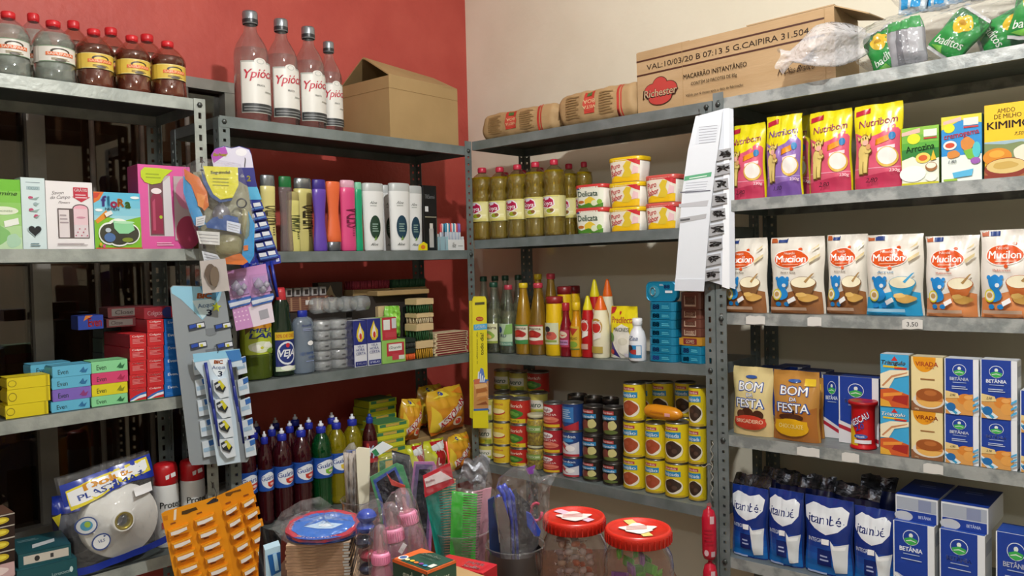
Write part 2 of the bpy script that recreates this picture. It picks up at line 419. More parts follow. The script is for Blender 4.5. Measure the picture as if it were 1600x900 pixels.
def unit(u, label, dep, mats, posts, fs):
    r = empty('shelving_unit', label, 'shelves', 'steel shelving units along the two walls')
    for i, (lv) in enumerate(range(len(u.lev))): shelf(u, r, lv, dep, mats[0])
    for (s_edge, inw, back, z1, slots, outer, m_) in posts:
        bl = [u.z(l, s_edge) - .015 for l in range(len(u.lev))] if not back else ()
        post(u, r, s_edge, inw, dep, back, z1, m_, slots, outer, bolts=bl)
    q = u.p(ULEN/2, dep/2, 0); return rebase(r, tuple(q), u.rz)
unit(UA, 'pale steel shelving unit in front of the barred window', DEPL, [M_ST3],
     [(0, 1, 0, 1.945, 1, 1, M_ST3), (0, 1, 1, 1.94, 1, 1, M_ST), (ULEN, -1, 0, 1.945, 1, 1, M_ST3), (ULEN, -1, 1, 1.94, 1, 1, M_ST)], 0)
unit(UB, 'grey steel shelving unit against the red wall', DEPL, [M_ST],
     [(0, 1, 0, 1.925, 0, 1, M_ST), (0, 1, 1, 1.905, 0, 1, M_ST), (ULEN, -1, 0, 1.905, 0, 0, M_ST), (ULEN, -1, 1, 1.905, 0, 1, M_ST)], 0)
unit(UC, 'grey steel shelving unit holding oil bottles and food cans', DEPR, [M_ST],
     [(0, 1, 1, 1.92, 0, 1, M_ST), (ULEN, -1, 0, 1.925, 1, 1, M_ST), (ULEN, -1, 1, 1.92, 0, 1, M_ST)], 0)
unit(UD, 'worn light steel shelving unit holding porridge bags and milk powder', DEPR+.05, [M_ST2],
     [(0, 1, 0, 1.945, 0, 1, M_ST), (0, 1, 1, 1.92, 0, 1, M_ST), (ULEN, -1, 0, 1.93, 0, 1, M_ST), (ULEN, -1, 1, 1.93, 0, 1, M_ST)], 0)
# torn paper price labels still stuck on the right-hand lips are parts of their shelf's face
# ================================================================== placing goods on a shelf
ORD = ['leftmost', 'second from left', 'third from left', 'fourth from left', 'fifth from left', 'sixth from left', 'seventh from left', 'eighth from left']
TIER = ['bottom', 'second lowest', 'third lowest', 'fourth lowest', 'fifth lowest', 'sixth lowest', 'seventh lowest', 'eighth lowest']
PROTO = {}
REG = {}; DMAX = .345
def put(key, fn, u, lv, x0, x1, yt, yb, dep, D, label, cat, group=None, rnd=False, base=None, rz=0, name=None, H=None, W=None, tilt=0, snug=.985):
    """stand a thing on shelf lv of unit u: its left, right, top and bottom in the photo give width, height and place along the shelf"""
    W_in, H_in = W, H; reg = REG.setdefault((id(u), lv), [])
    for _try in range(14):
        dc = dep + (D/2 if rnd else 0)
        a, b = u.hit(x0, yb, dc), u.hit(x1, yb, dc); sa, sb = u.s(a), u.s(b); s = (sa + sb)/2
        W = (W_in or abs(sb - sa) * (snug if not rnd else .955))
        zb = u.z(lv, s) + .0008 if base is None else base
        H = H_in if H_in is not None else u.hit((x0+x1)/2, yt, dc).z - zb
        lo, hi = s - W/2, s + W/2; DD = D if not rnd else W; push = None
        for (r0, r1, e0, e1, g0, g1) in reg:
            if lo < r1 and hi > r0 and dep < e1 and dep + DD > e0 and zb < g1 - .001 and zb + H > g0 + .001:
                ov = min(r1 - lo, hi - r0)
                if ov < .38 * W or e1 + DD > DMAX:
                    if r1 - lo < hi - r0: lo = r1 + .0006
                    else: hi = r0 - .0006
                else: push = max(push or 0, e1 + .0012)
        if push is None or hi - lo < .3*W: break
        dep = push
    if hi - lo > .35*W: W, s = hi - lo, (lo + hi)/2
    if rnd: D_ = W
    reg.append((s - W/2, s + W/2, dep, dep + (W if rnd else D), zb, zb + H))
    if key not in PROTO:
        PROTO[key] = [fn(W, H, D), W, H, D, False]
    pr = PROTO[key]
    if not pr[4]: o = pr[0]; pr[4] = True
    else: o = copy_tree(pr[0])
    if name: o.name = name
    o.location = u.p(s, dep + D/2, zb); o.rotation_euler = (0, tilt, u.rz + rz)
    o.scale = (W/pr[1], (D/pr[3]) if not rnd else W/pr[1], H/pr[2])
    tag(o, label, cat, group)
    if not group and 'group' in o: del o['group']
    o['_t'] = zb + H
    return o
def pile(key, fn, u, lv, x0, x1, ys, dep, D, labels, cat, group=None, rnd=False, base=None, jit=0, **k):
    """ys runs from the bottom edge up; one thing per gap"""
    b = base
    for i in range(len(ys)-1):
        j = random.uniform(-jit, jit)
        kk = key[i] if isinstance(key, (list, tuple)) else key; ff = fn[i] if isinstance(fn, (list, tuple)) else fn
        ex = {}
        if b is not None: ex['base'] = b
        o = put(kk, ff, u, lv, x0 + j, x1 + j, ys[i+1], ys[i] if b is None else (ys[i]), dep, D, labels[i], cat, group, rnd, **ex, **k)
        b = o['_t'] + .0004
    return b
random.seed(4)

# ------------------------------------------------------------------ kinds of packaging
def carton(name, front, fcol, scol=None, tcol=None, sided=None, topd=None, sticker=None, bev=.0012):
    def f(W, H, D):
        mb = MB(); mb.box(-W/2, W/2, -D/2, D/2, 0, H, P(scol or fcol), bev=bev)
        e = .012
        mb.panel([('r', .006, .004, .994, .996, fcol)] + front, W, H, flat(-D/2))
        for d in (1, -1):
            if sided: mb.panel(sided, D, H, side(d*W/2, 0, 0, d))
        if tcol: mb.panel([('r', e, e, 1-e, 1-e, tcol)] + (topd or []), W, D, lambda a, b, o: (a, b - D/2, H + o))
        o = mb.build(name)
        if sticker:
            sx, sy, sr, sw = sticker
            st = MB(); ca, sa = math.cos(sr), math.sin(sr); w2, h2 = sw/2, sw/4
            pts = [((sx-.5)*W + x*ca - y*sa, sy*H + x*sa + y*ca) for x, y in ((-w2, -h2), (w2, -h2), (w2, h2), (-w2, h2))]
            st.prism(pts, -D/2-.0062, -D/2-.0052, P('f2f2f4')); st.build('price_sticker', o)
        return o
    return f
def pouch_fn(W, H, D, kind='stand', ph=0.0, wr=.0022, top=.93):
    def prof(v):
        if kind == 'stand': return (.72 + .28*math.sin(min(v/.3, 1)*PI/2)) * (1 if v < .45 else max(0, 1 - ((v-.45)/(top-.45))**1.7) if v < top else 0)
        if kind == 'pillow': return max(0, math.sin(PI*min(1, max(0, (v-.04)/.92))))**.55
        return (.8 + .2*math.sin(min(v/.3, 1)*PI/2)) * (1 if v < .7 else max(0, 1-((v-.7)/(top-.7))**2) if v < top else 0)
    def f(x, z, o, sgn=-1):
        u = max(-1, min(1, x/(W/2))); v = z/H
        t = D/2 * prof(v) * (1 - abs(u)**2.6)**.55 + .0012
        wv = wr * (math.sin(7.1*u + 9*v + ph) * math.sin(17*v - 5*u + ph*2) + .6*math.sin(23*u*v + 11*v + ph)) * (1 - u*u) * (.35 + 1.1*abs(v-.45))
        nar = 1 - (.035*math.sin(PI*v) if kind != 'pillow' else .10*(1-prof(v))**2 - .0) 
        bend = .004*math.sin(5*u + ph)*(v > top)*(v-top)/(1.0001-top)
        return (x*nar + .0015*math.sin(9*v+ph)*u, sgn*(t + o) + wv + bend, z)
    return f
def pouch(name, front, col, kind='stand', back=None, ph=0.0, wr=.0022, top=.93, rough=.28, sticker=None, fin=None, seal=None):
    def f(W, H, D):
        fn = pouch_fn(W, H, D, kind, ph, wr, top); mb = MB(); m = P(col, rough); nu, nv = 16, 22
        mb.grid(lambda a, b: fn((a-.5)*W, b*H, 0), nu, nv, m)
        mb.grid(lambda a, b: fn((.5-a)*W, b*H, 0, 1), nu, nv, P(back or col, rough))
        for vz in (0, H):
            V = [fn((i/nu-.5)*W, vz, 0) for i in range(nu+1)] + [fn((i/nu-.5)*W, vz, 0, 1) for i in range(nu+1)]
            mb.raw(V, [(i, i+1, nu+2+i, nu+1+i) if vz else (i, nu+1+i, nu+2+i, i+1) for i in range(nu)], m)
        for s in (-1, 1):
            V = [fn(s*W/2, j/nv*H, 0) for j in range(nv+1)] + [fn(s*W/2, j/nv*H, 0, 1) for j in range(nv+1)]
            mb.raw(V, [(j, nv+1+j, nv+2+j, j+1) for j in range(nv)], m)
        mb.panel(front, W, H, lambda x, z, o: fn(x, z, o), nu, nv, off=.0006, step=.0003, smooth=True, rough=rough)
        ob = mb.build(name)
        if sticker:
            sx, sy, sr, sw = sticker; st = MB(); ca, sa = math.cos(sr), math.sin(sr); w2, h2 = sw/2, sw*.28
            p = fn((sx-.5)*W, sy*H, .006)
            pts = [(p[0] + x*ca - y*sa, p[2] + x*sa + y*ca) for x, y in ((-w2, -h2), (w2, -h2), (w2, h2), (-w2, h2))]
            st.prism(pts, p[1]-.001, p[1], P('f2f2f4')); st.build('price_sticker', ob)
        return ob
    return f
def scaled(prof, R, H): return [(r*R, z*H) for r, z in prof]
def can(name, design, col, ridge=False, lidc='9a9a98', arc=2.3):
    def f(W, H, D):
        R = W/2; root = empty(name); e = .0035
        mb = MB(); mb.lathe([(R*.985, e)] + ([(R*(.985 - .012*(k % 2)), e + (H-2*e)*k/24) for k in range(1, 24)] if ridge else []) + [(R*.985, H-e)], P(col, .35), 32)
        mb.panel(design, R*arc, H-2*e, lambda a, b, o: cyl(R*.99)(a, b+e, o), 14, 1, rough=.35); mb.build('wrapper', root)
        M_ = P(lidc, .3, .85)
        for nm, z0, d in (('lid', H, -1), ('bottom_rim', 0, 1)):
            l = MB(); l.lathe([(R*.985, z0 + d*e), (R, z0 + d*e*.9), (R, z0 + d*.0005), (R*.94, z0), (R*.93, z0 + d*.003), (0, z0 + d*.003)], M_, 32); l.build(nm, root)
        return root
    return f
def bottle(name, prof, mat, cap=None, label=None, liquid=None, n=28, sy=1.0, extra=None, ccol='c0392b', nameb='body'):
    """prof in fractions of radius and height; cap = (profile, colour); label = (z0, z1, rfrac, bg colour, design, arc)"""
    def f(W, H, D):
        R = W/2; root = empty(name)
        MB().lathe(scaled(prof, R, H), mat, n, sy).build(nameb, root)
        if liquid:
            zt, lm = liquid; q = [(r*.94, max(z, .012)) for r, z in prof if z < zt]; rt = q[-1][0]
            q += [(rt*.98, zt), (0, zt)]
            MB().lathe(scaled(q, R, H), lm, n, sy).build('liquid', root)
        for i, c in enumerate(cap if isinstance(cap, list) else ([cap] if cap else [])):
            c_ = MB(); c_.lathe(scaled(c[0], R, H), c[1] if not isinstance(c[1], str) else P(c[1], .35), n, c[2] if len(c) > 2 else sy); c_.build('cap' if i == 0 else 'nozzle', root)
        if label:
            for (z0, z1, rf, bg, des, arc) in (label if isinstance(label, list) else [label]):
                l = MB(); Rl = R*rf*1.012 + .0004
                if bg: l.lathe([(Rl-.0004, z0*H), (Rl, z0*H), (Rl, z1*H), (Rl-.0004, z1*H)], P(bg), n, sy, smooth=False); 
                l.panel(des, Rl*arc, (z1-z0)*H, cyl(Rl, z0*H, sy), 14, 1); l.build('label', root)
        if extra: extra(root, W, H, D)
        return root
    return f
def tub(name, design, lidc, base='f3efe6'):
    def f(W, H, D):
        root = empty(name); mb = MB(); n = 40
        def ring(k, z, s, e=4.0): 
            V = []
            for i in range(n):
                a = 2*PI*i/n; c, t = math.cos(a), math.sin(a); r = (abs(c)**e + abs(t)**e)**(-1/e); V.append((r*c*W/2*s, r*t*D/2*s, z))
            return V
        def skin(m_, lv, mat):
            V = []; 
            for z, s in lv: V += ring(0, z, s)
            F = [(i*n+k, i*n+(k+1) % n, (i+1)*n+(k+1) % n, (i+1)*n+k) for i in range(len(lv)-1) for k in range(n)]
            F += [tuple(range(n))[::-1], tuple(range((len(lv)-1)*n, len(lv)*n))]; m_.raw(V, F, mat, True)
        hb = H*.88
        skin(mb, [(0, .84), (.002, .86), (hb, .965)], P(base))
        def fn(a, b, o):
            s = .862 + (.965-.862)*b/hb; x = a*s; u = abs(x)/(W/2*s); y = (max(0, 1-u**4))**.25 * D/2*s
            return (x, -y - o - .0006, b)
        mb.panel(design, W*.93, hb, lambda a, b, o: fn(a, b*.985+.002, o), 16, 3, off=.0005, step=.0003, smooth=True); mb.build('tub', root)
        l = MB(); skin(l, [(hb-.004, .99), (hb-.002, 1.0), (H-.002, 1.0), (H, .97), (H-.002, .93)], P(lidc, .3)); l.build('lid', root)
        return root
    return f
T = lambda txt, x, y, h, c, **k: ('t', txt, x, y, h, c, k)
def blob(cx, cy, rx, ry, c, seed=0, n=26, amp=.08):
    return ('p', [(cx + rx*math.cos(2*PI*i/n)*(1 + amp*math.sin(3*2*PI*i/n + seed)), cy + ry*math.sin(2*PI*i/n)*(1 + amp*math.sin(4*2*PI*i/n + seed*1.7))) for i in range(n)], c)
def wave(y0, y1, amp, c, ph=0, top=True, n=16):
    """area under a wavy line"""
    return ('p', [(0.004, y0)] + [(.996, y0)] + [(1 - i/n*.992 - .004, y1 + amp*math.sin(2*PI*i/n + ph)) for i in range(n+1)], c)
def heart(cx, cy, s, c, asp=1.0): 
    return ('p', [(cx + s*asp*.06*16*math.sin(t)**3/1.0, cy + s*.06*(13*math.cos(t) - 5*math.cos(2*t) - 2*math.cos(3*t) - math.cos(4*t))) for t in [2*PI*i/28 for i in range(28)]], c)
# ================================================================== right wall, goods on the shelves (units UC and UD)
KR_, MAG, YEL = 'b98f63', 'b5124a', 'f0cf1a'
# --- top shelf: two kraft paper bales and the long noodle carton
M_KRAFT = noisy('kraft_paper', ('a4855c', 'b5966b'), 6, .7, bump=.2, bscale=30)
M_CARD = noisy('corrugated_cardboard', ('a98a62', 'b49670'), 5, .75, bump=.08, bscale=40, stretch=(1, 1, 6))
M_CARD2 = noisy('light_cardboard', ('9d8156', 'a98c60'), 5, .75, bump=.1, bscale=14)
def bale(seed):
    def f(W, H, D):
        rx = D/2; mb = MB()
        def fn(x, th, o=0):
            u = x/(W/2); k = (1-abs(u)**14)**.5 if abs(u) < 1 else 0; k = .55 + .45*k
            w_ = 1 + .035*math.sin(9*u + 3*th + seed) * math.sin(4*th + seed) + .02*math.sin(21*u + seed)
            c, s_ = math.cos(th), math.sin(th); r = (abs(c)**3 + abs(s_)**3)**(-1/3)
            return (x + .006*math.sin(3*th + seed)*abs(u)**6, (rx*r*c*k*w_ + (o*c)), H/2 + (H/2*r*s_*k*w_) + o*s_)
        mb.grid(lambda a, b: fn((a-.5)*W, -2*PI*b), 30, 28, M_KRAFT)
        for s_ in (-1, 1):
            V = [fn(s_*W/2, -2*PI*k/28) for k in range(28)]; mb.raw(V, [tuple(range(28))], M_KRAFT)
        # printed bands wrap the drum; the drum seen from -y is th = PI
        des = [('r', .80, 0, .83, 1, 'b5382c'), ('r', .845, 0, .86, 1, 'b5382c'), ('r', .36, .3, .50, .9, 'b5382c'), ('e', .43, .55, .085, .2, 'c24a3a'),
               T('BOA', .43, .62, .10, 'd8bd92', r=180, b=.02), T('VISTA', .43, .47, .09, 'd8bd92', r=180, b=.02), ('r', .40, .75, .47, .86, '4c6b35'), ('l', .56, .25, .76, .85, 9, '8d7248'), ('l', .10, .25, .30, .85, 9, '8d7248')]
        mb.panel(des, W*.94, H*1.35, lambda x, z, o: fn(x, PI + .62*PI*(.5 - z/(H*1.35)), o), 30, 10, off=.0008, step=.0004, smooth=True, rough=.6)
        return mb.build('paper_bale')
    return f
put('bale_a', bale(.4), UC, 0, 750, 868, 168, 220, .03, .085, 'kraft paper bale with red bands lying nearest the wall corner, smaller one', 'paper bale', 'kraft paper bales on the top shelf')
put('bale_b', bale(2.1), UC, 0, 870, 994, 135, 197, .03, .10, 'plumper kraft paper bale lying against the printed carton', 'paper bale', 'kraft paper bales on the top shelf')
def noodle_carton(W, H, D):
    mb = MB(); t = .004
    mb.box(-W/2, W/2, -D/2, -D/2+t, 0, H*.99, M_CARD); mb.box(-W/2, W/2, D/2-t, D/2, 0, H*.97, M_CARD)
    mb.box(-W/2, -W/2+t, -D/2+t, D/2-t, 0, H*.93, M_CARD); mb.box(W/2-t, W/2, -D/2+t, D/2-t, 0, H*.98, M_CARD); mb.box(-W/2+t, W/2-t, -D/2+t, D/2-t, 0, t, M_CARD)
    BR = '4a2a20'; BK = '33261c'; RD = 'b3403a'
    des = [('r', .0, .845, .96, .872, BR), ('r', .0, .615, .96, .642, BR), ('r', .262, 0, .264, 1, '9c7c52'), ('r', .958, 0, .960, 1, '9c7c52'),
           T('VAL:10/03/20 B 07:13 5 G.CAIPIRA 31.504', .475, .735, .085, BK, W=.83),
           ('e', .135, .42, .045, .13, BR), ('e', .09, .33, .05, .13, BR), ('e', .185, .33, .05, .13, BR), ('e', .135, .22, .07, .13, BR),
           ('e', .135, .42, .041, .118, RD), ('e', .09, .33, .046, .118, RD), ('e', .185, .33, .046, .118, RD), ('e', .135, .22, .066, .118, RD),
           T('Richester', .137, .295, .135, BR, W=.205, b=.05, s=.1), T('Richester', .137, .300, .118, 'e6d2ae', W=.19, b=.012, s=.1),
           T('MACARRÃO INSTANTÂNEO', .435, .455, .07, BK, W=.33, b=.01), T('CONTÉM 50 PACOTES DE 85g', .43, .325, .05, BK, W=.24, b=.01), T('Válido por 6 meses após a data de fabricação', .43, .16, .038, BK, W=.30, b=.01),
           T('M Dias Branco', .83, .235, .09, BK, W=.17, s=.5), ('p', [(.85, .33), (.93, .50), (.90, .37)], BK), ('p', [(.862, .30), (.935, .42), (.90, .32)], BK)]
    mb.panel(des, W, H*.99, flat(-D/2)); o = mb.build('noodle_carton')
    for nm, V in (('flap', [(W/2, -D/2, H*.98), (W/2, D/2, H*.98), (W/2+.075, D/2-.02, H*.86), (W/2+.075, -D/2+.02, H*.80)]),
                  ('flap', [(-W/2, -D/2+t, H*.99), (-W*.2, -D/2+t, H*.99), (-W*.21, D/2, H*.96), (-W/2, D/2, H*.95)]), ('flap', [(W*.1, -D/2, H*.995), (W/2, -D/2, H*.995), (W/2-.01, -D/2+.05, H*1.04), (W*.12, -D/2+.05, H*1.03)])):
        f_ = MB(); V2 = [(x, y, z+.003) for x, y, z in V]; f_.raw(V + V2, [(0,1,2,3), (4,7,6,5), (0,4,5,1), (1,5,6,2), (2,6,7,3), (3,7,4,0)], M_CARD); f_.build(nm, o)
    return o
# spans the end of one unit and the start of the next: modelled along UC's line
a = UC.hit(997, 170, .02); b = UC.hit(1306, 118, .02); sa, sb = UC.s(a), UC.s(b)
Wn = abs(sb-sa); zc = max(UC.z(0, ULEN), UD.z(0, 0)) + .001; Hn = UC.hit(998, 80, .02).z - zc
nc = noodle_carton(Wn, Hn, .17); nc.location = UC.p((sa+sb)/2, .02 + .085, zc); nc.rotation_euler = (0, -.015, UC.rz)
tag(nc, 'long printed brown noodle carton with dark stripes and red logo across two units', 'cardboard box')

# --- UC second shelf: oil bottles and margarine tubs
OILP = [(0, 0), (.86, 0), (.97, .02), (1, .05), (1, .22), (.96, .24), (.96, .53), (1, .555), (.99, .60), (.88, .66), (.90, .68), (.99, .72), (1, .76), (.93, .82), (.62, .885), (.34, .92), (.30, .935), (.30, .965)]
M_PET = clear('f4f2d8', .03, .05, 'f0eccc', 0, 1.6); M_OIL = clear('dccb48', .34, .1, 'bfa514', 0, .6)
SOYA = [('r', 0, 0, 1, 1, 'e3dc9a'), ('g', 0, .0, 1, .35, 'd9cf70', 'efe9b8', 4), ('p', [(.1, .45), (.1, .92), (.62, .98), (.80, .80), (.84, .55), (.6, .38)], 'f2e9ee'), ('p', [(.13, .5), (.13, .85), (.55, .93), (.76, .78), (.78, .56), (.55, .42)], MAG),
        ('p', [(.3, .90), (.62, .99), (.55, .82), (.36, .78)], 'e4e0ec'), T('Soya', .45, .64, .21, 'f6eef2', W=.58, b=.035, s=.15), ('e', .62, .27, .22, .15, 'f4f0e0'), ('e', .60, .27, .17, .11, '9aa620'), ('e', .70, .30, .09, .08, '8a5a2a'), ('r', 0, .96, 1, 1, 'e9e27e')]
oil = bottle('oil_bottle', OILP, M_PET, ([(.34, .93), (.36, .945), (.36, .985), (.30, 1.0), (0, 1.0)], 'c9314a'), (.255, .525, .965, 'e3dc9a', SOYA, 2.0), (.86, M_OIL))
G = 'cooking oil bottles on the second shelf'
for i, (x, yt, yb) in enumerate(((756, 262, 376), (783, 261, 373), (811, 257, 371), (839, 253, 369), (868, 249, 365))):
    put('oil', oil, UC, 1, x-14.5, x+14.5, yt, yb, .035, .075, f'{ORD[i]} of five front row cooking oil bottles with pink caps', 'oil bottle', G, True, H=None)
for i, x in enumerate((791, 819, 846, 891, 913)):
    put('oil', oil, UC, 1, x-13, x+13, 257, 360, .135, .075, f'{["leftmost","second from left","third from left","fourth from left","rightmost"][i]} oil bottle standing shaded in the row behind', 'oil bottle', G, True, H=.247)
def puro(): return [('r', 0, 0, 1, 1, 'f2ead8'), ('p', [(0, 0), (1, 0), (1, .32), (.8, .36), (.5, .22), (.2, .3), (0, .12)], 'f2c416'), ('p', [(.62, .99), (1, .99), (1, .70), (.86, .80)], 'cf2b34'), ('p', [(.42, .2), (.55, .5), (.5, .7), (.62, .92), (.78, .86), (.72, .6), (.8, .35), (.7, .18)], 'e8c93a'),
     ('p', [(.78, .3), (.84, .7), (.97, .6), (.97, .35)], 'f2c9cc'), T('Puro', .24, .72, .22, 'c4232f', W=.34, b=.03, s=.2, r=10), T('Sabor', .27, .44, .24, 'c4232f', W=.42, b=.03, s=.2, r=10), ('r', 0, .0, 1, .05, 'e8b410')]
def deli(): return [('r', 0, 0, 1, 1, 'eef0e0'), blob(.55, .25, .22, .25, 'f0cf40', 1), ('p', [(0, 0), (1, 0), (1, .2), (.8, .1), (.5, .22), (.2, .12), (0, .25)], '4f8a2c'), ('e', .2, .28, .13, .07, 'c8742c'), ('e', .72, .2, .12, .14, 'e6efcc'), ('e', .9, .25, .08, .12, '8db93e'),
     T('Delicata', .48, .68, .26, '1d4a3a', W=.74, b=.02), ('r', .1, .9, .2, .96, '234a8a')]
puroT = tub('margarine_tub', puro(), 'e7c21c'); puroR = tub('margarine_tub', puro(), 'cf5a52'); deliT = tub('margarine_tub', deli(), 'cc3f3c')
G = 'margarine tubs on the second shelf'
b1 = pile('deli', deliT, UC, 1, 895, 944, [364, 325, 288], .03, .075, ['cream margarine tub with red lid, lower of the left pair', 'cream margarine tub with red lid, upper of the left pair'], 'margarine tub', G)
b2 = pile(['puroy', 'puroy', 'puroy'], puroT, UC, 1, 947, 1001, [360, 324, 285, 245], .03, .08, ['yellow printed margarine tub at the bottom of the three-high stack', 'yellow printed margarine tub in the middle of the three-high stack', 'yellow-lidded margarine tub topping the three-high stack'], 'margarine tub', G)
b3 = pile(['puror', 'puror'], puroR, UC, 1, 1004, 1057, [356, 317, 273], .03, .08, ['red-lidded margarine tub, lower of the pair beside the three-high stack', 'red-lidded margarine tub, upper of the pair beside the three-high stack'], 'margarine tub', G)
put('puroy', puroT, UC, 1, 1062, 1098, 270, 352, .07, .08, 'margarine tub half hidden behind the hanging white strips', 'margarine tub', G, H=.078)

# --- UC third shelf: vinegars, sauces, mayonnaise, sardine tins
VINP = [(0, 0), (.9, 0), (1, .02), (1, .40), (.96, .42), (.9, .5), (.62, .66), (.42, .8), (.36, .88), (.36, .96)]
M_VIN = clear('dfe6dc', .06, .05, 'c8cfc4', 0, 1.8); M_LIQ = clear('e6e6d0', .12, .1, 'c9c8ae', 0, .5)
def capp(r, z, z1=1.0): return [(r, z), (r*1.06, z+.005), (r*1.06, z1-.01), (r*.9, z1), (0, z1)]
OLIV = [('r', 0, 0, 1, 1, 'dfe0b8'), ('r', 0, .0, 1, .12, '9aa84c'), T('oliveira', .5, .8, .16, '4a3a2a', W=.9, b=.02), blob(.5, .4, .34, .22, '8fb04a', 2), ('e', .45, .38, .18, .12, 'd88a5c'), ('e', .6, .33, .12, .10, 'e6c46a')]
LORD = [('r', 0, 0, 1, 1, 'b7cfb2'), ('r', .0, .0, 1, .18, '5d8f7a'), ('e', .32, .72, .16, .15, '27457c'), T('LORD', .4, .46, .16, '1f3d5c', W=.62, b=.03), ('p', [(.55, .5), (1, .55), (1, 1), (.7, .95)], '7fae5c'), T('VINAGRE DE ALCOOL', .5, .09, .09, 'dfe8dc', W=.9)]
MOLH = lambda c: [('r', 0, 0, 1, 1, 'dcd9c4'), ('r', 0, 0, 1, .22, c), blob(.5, .5, .38, .22, 'a8231f', 1), ('e', .4, .55, .2, .12, 'c23a2c'), T('Pimenta', .5, .82, .13, '5a2a22', W=.8, b=.02), ('e', .55, .28, .35, .08, 'e8e4d8'), ('r', 0, .94, 1, 1, c)]
vin = bottle('vinegar_bottle', VINP, M_VIN, (capp(.40, .93), '1f4a38'), (.14, .42, 1, None, OLIV, 2.1), (.62, M_LIQ))
vinr = bottle('vinegar_bottle', VINP, M_VIN, (capp(.42, .93), 'b23a4c'), (.12, .44, 1, None, LORD, 2.1), (.62, M_LIQ))
G = 'vinegar bottles on the third shelf'
put('vin', vin, UC, 2, 762, 785, 441, 549, .03, .06, 'clear vinegar bottle with cream label, front row by the yellow strip', 'vinegar bottle', G, True)
for i, (x, d) in enumerate(((758, .1), (776, .16), (792, .12), (812, .17))): put('vin', vin, UC, 2, x-10, x+10, 445, 545, d, .06, f'{["leftmost","second from left","third from left","rightmost"][i]} dark-capped clear vinegar bottle standing in the back', 'vinegar bottle', G, True, H=.27)
put('vinr', vinr, UC, 2, 785, 808, 445, 552, .025, .06, 'clear vinegar bottle with red cap and green label', 'vinegar bottle', G, True)
SAUP = [(0, 0), (.9, 0), (1, .015), (1, .42), (.93, .50), (.60, .76), (.46, .86), (.42, .92), (.42, .96)]
M_SAU = noisy('amber_sauce', ('8f6a12', 'a57c1a'), 20, .12, coat=.6); M_SAU2 = noisy('brown_sauce', ('6d5216', '80601c'), 20, .12, coat=.6)
s1 = bottle('sauce_bottle', SAUP, M_SAU, (capp(.48, .93), 'dcc024'), (.15, .42, 1, None, MOLH('3f8a4a'), 2.2))
s2 = bottle('sauce_bottle', SAUP, M_SAU2, (capp(.48, .93), 'b8384a'), (.15, .42, 1, None, MOLH('b23030'), 2.2))
put('s1', s1, UC, 2, 809, 831, 442, 554, .025, .06, 'amber pepper sauce bottle with yellow cap and green-edged label', 'sauce bottle', None, True)
put('s2', s2, UC, 2, 831, 855, 442, 556, .025, .06, 'brown pepper sauce bottle with pink cap and red-edged label', 'sauce bottle', None, True)
put('s2', s2, UC, 2, 852, 874, 443, 545, .10, .06, 'brown sauce bottle with pink cap behind the yellow squeeze bottle', 'sauce bottle', None, True, H=.27)
put('s1', s1, UC, 2, 833, 853, 446, 545, .11, .06, 'amber sauce bottle with yellow cap behind the brown one', 'sauce bottle', None, True, H=.27)
SQP = [(0, 0), (.92, 0), (1, .02), (1, .45), (.94, .55), (.86, .86), (.80, .90)]
YQ = [('r', 0, 0, 1, 1, 'cfd3b0'), ('e', .4, .7, .18, .14, '2c2c34'), blob(.6, .4, .3, .2, 'c65a4c', 3), ('r', .1, .1, .9, .2, '8aa04a'), T('LORD', .4, .48, .12, '2c2c34', W=.5, b=.03)]
put('yq', bottle('mustard_bottle', SQP, P('e4bc14', .3), (capp(.82, .88), '8e2424'), (.2, .56, 1, None, YQ, 2.0)), UC, 2, 856, 881, 463, 558, .025, .055, 'yellow squeeze bottle with dark red flat cap', 'sauce bottle', None, True)
for i, x in enumerate((884, 897)): put('yqb%d' % i, bottle('mustard_bottle', SQP, P('e4bc14', .3), (capp(.82, .88), '7c1c20')), UC, 2, x-11, x+11, 462, 550, .10, .055, ['yellow bottle with maroon cap behind the chilli sauce', 'maroon-capped yellow bottle behind the mustard sauce'][i], 'sauce bottle', None, True, H=.225)
CHP = [(0, 0), (.92, 0), (1, .02), (1, .5), (.9, .58), (.55, .72), (.5, .80), (.5, .86)]
CHL = [('r', 0, 0, 1, 1, 'a8304c'), ('e', .5, .72, .36, .2, 'd8c8b0'), ('p', [(.2, .8), (.5, .62), (.8, .72), (.5, .7)], 'c43a28'), ('r', .08, .12, .92, .42, 'b07aa8'), T('Pimenta', .5, .3, .12, '3a1020', W=.7, b=.02)]
MUL = [('r', 0, 0, 1, 1, 'c8a830'), ('p', [(.1, .95), (.5, .6), (.9, .9)], 'b03428'), T('MOLHO', .5, .48, .12, '3a2a10', W=.7, b=.03), ('e', .5, .22, .36, .14, '7a9a34'), ('r', 0, .0, 1, .05, '3f7a3a')]
put('chil', bottle('sauce_bottle', CHP, P('7d1420', .15), (capp(.56, .85), 'b02430'), (.18, .5, 1, None, CHL, 2.1)), UC, 2, 877, 894, 473, 558, .02, .045, 'small dark red chilli sauce bottle with red cap', 'sauce bottle', None, True)
put('must', bottle('sauce_bottle', CHP, P('c98a14', .15), (capp(.62, .85), 'dcb81c'), (.14, .56, 1, None, MUL, 2.1)), UC, 2, 893, 910, 472, 560, .02, .045, 'small orange-yellow sauce bottle with yellow cap', 'sauce bottle', None, True)
CONE = [(.72, .76), (.74, .77), (.70, .80), (.30, .96), (.16, 1.0), (0, 1.0)]
KEP = [(0, 0), (.94, 0), (1, .015), (1, .50), (.90, .62), (.80, .72), (.74, .77)]
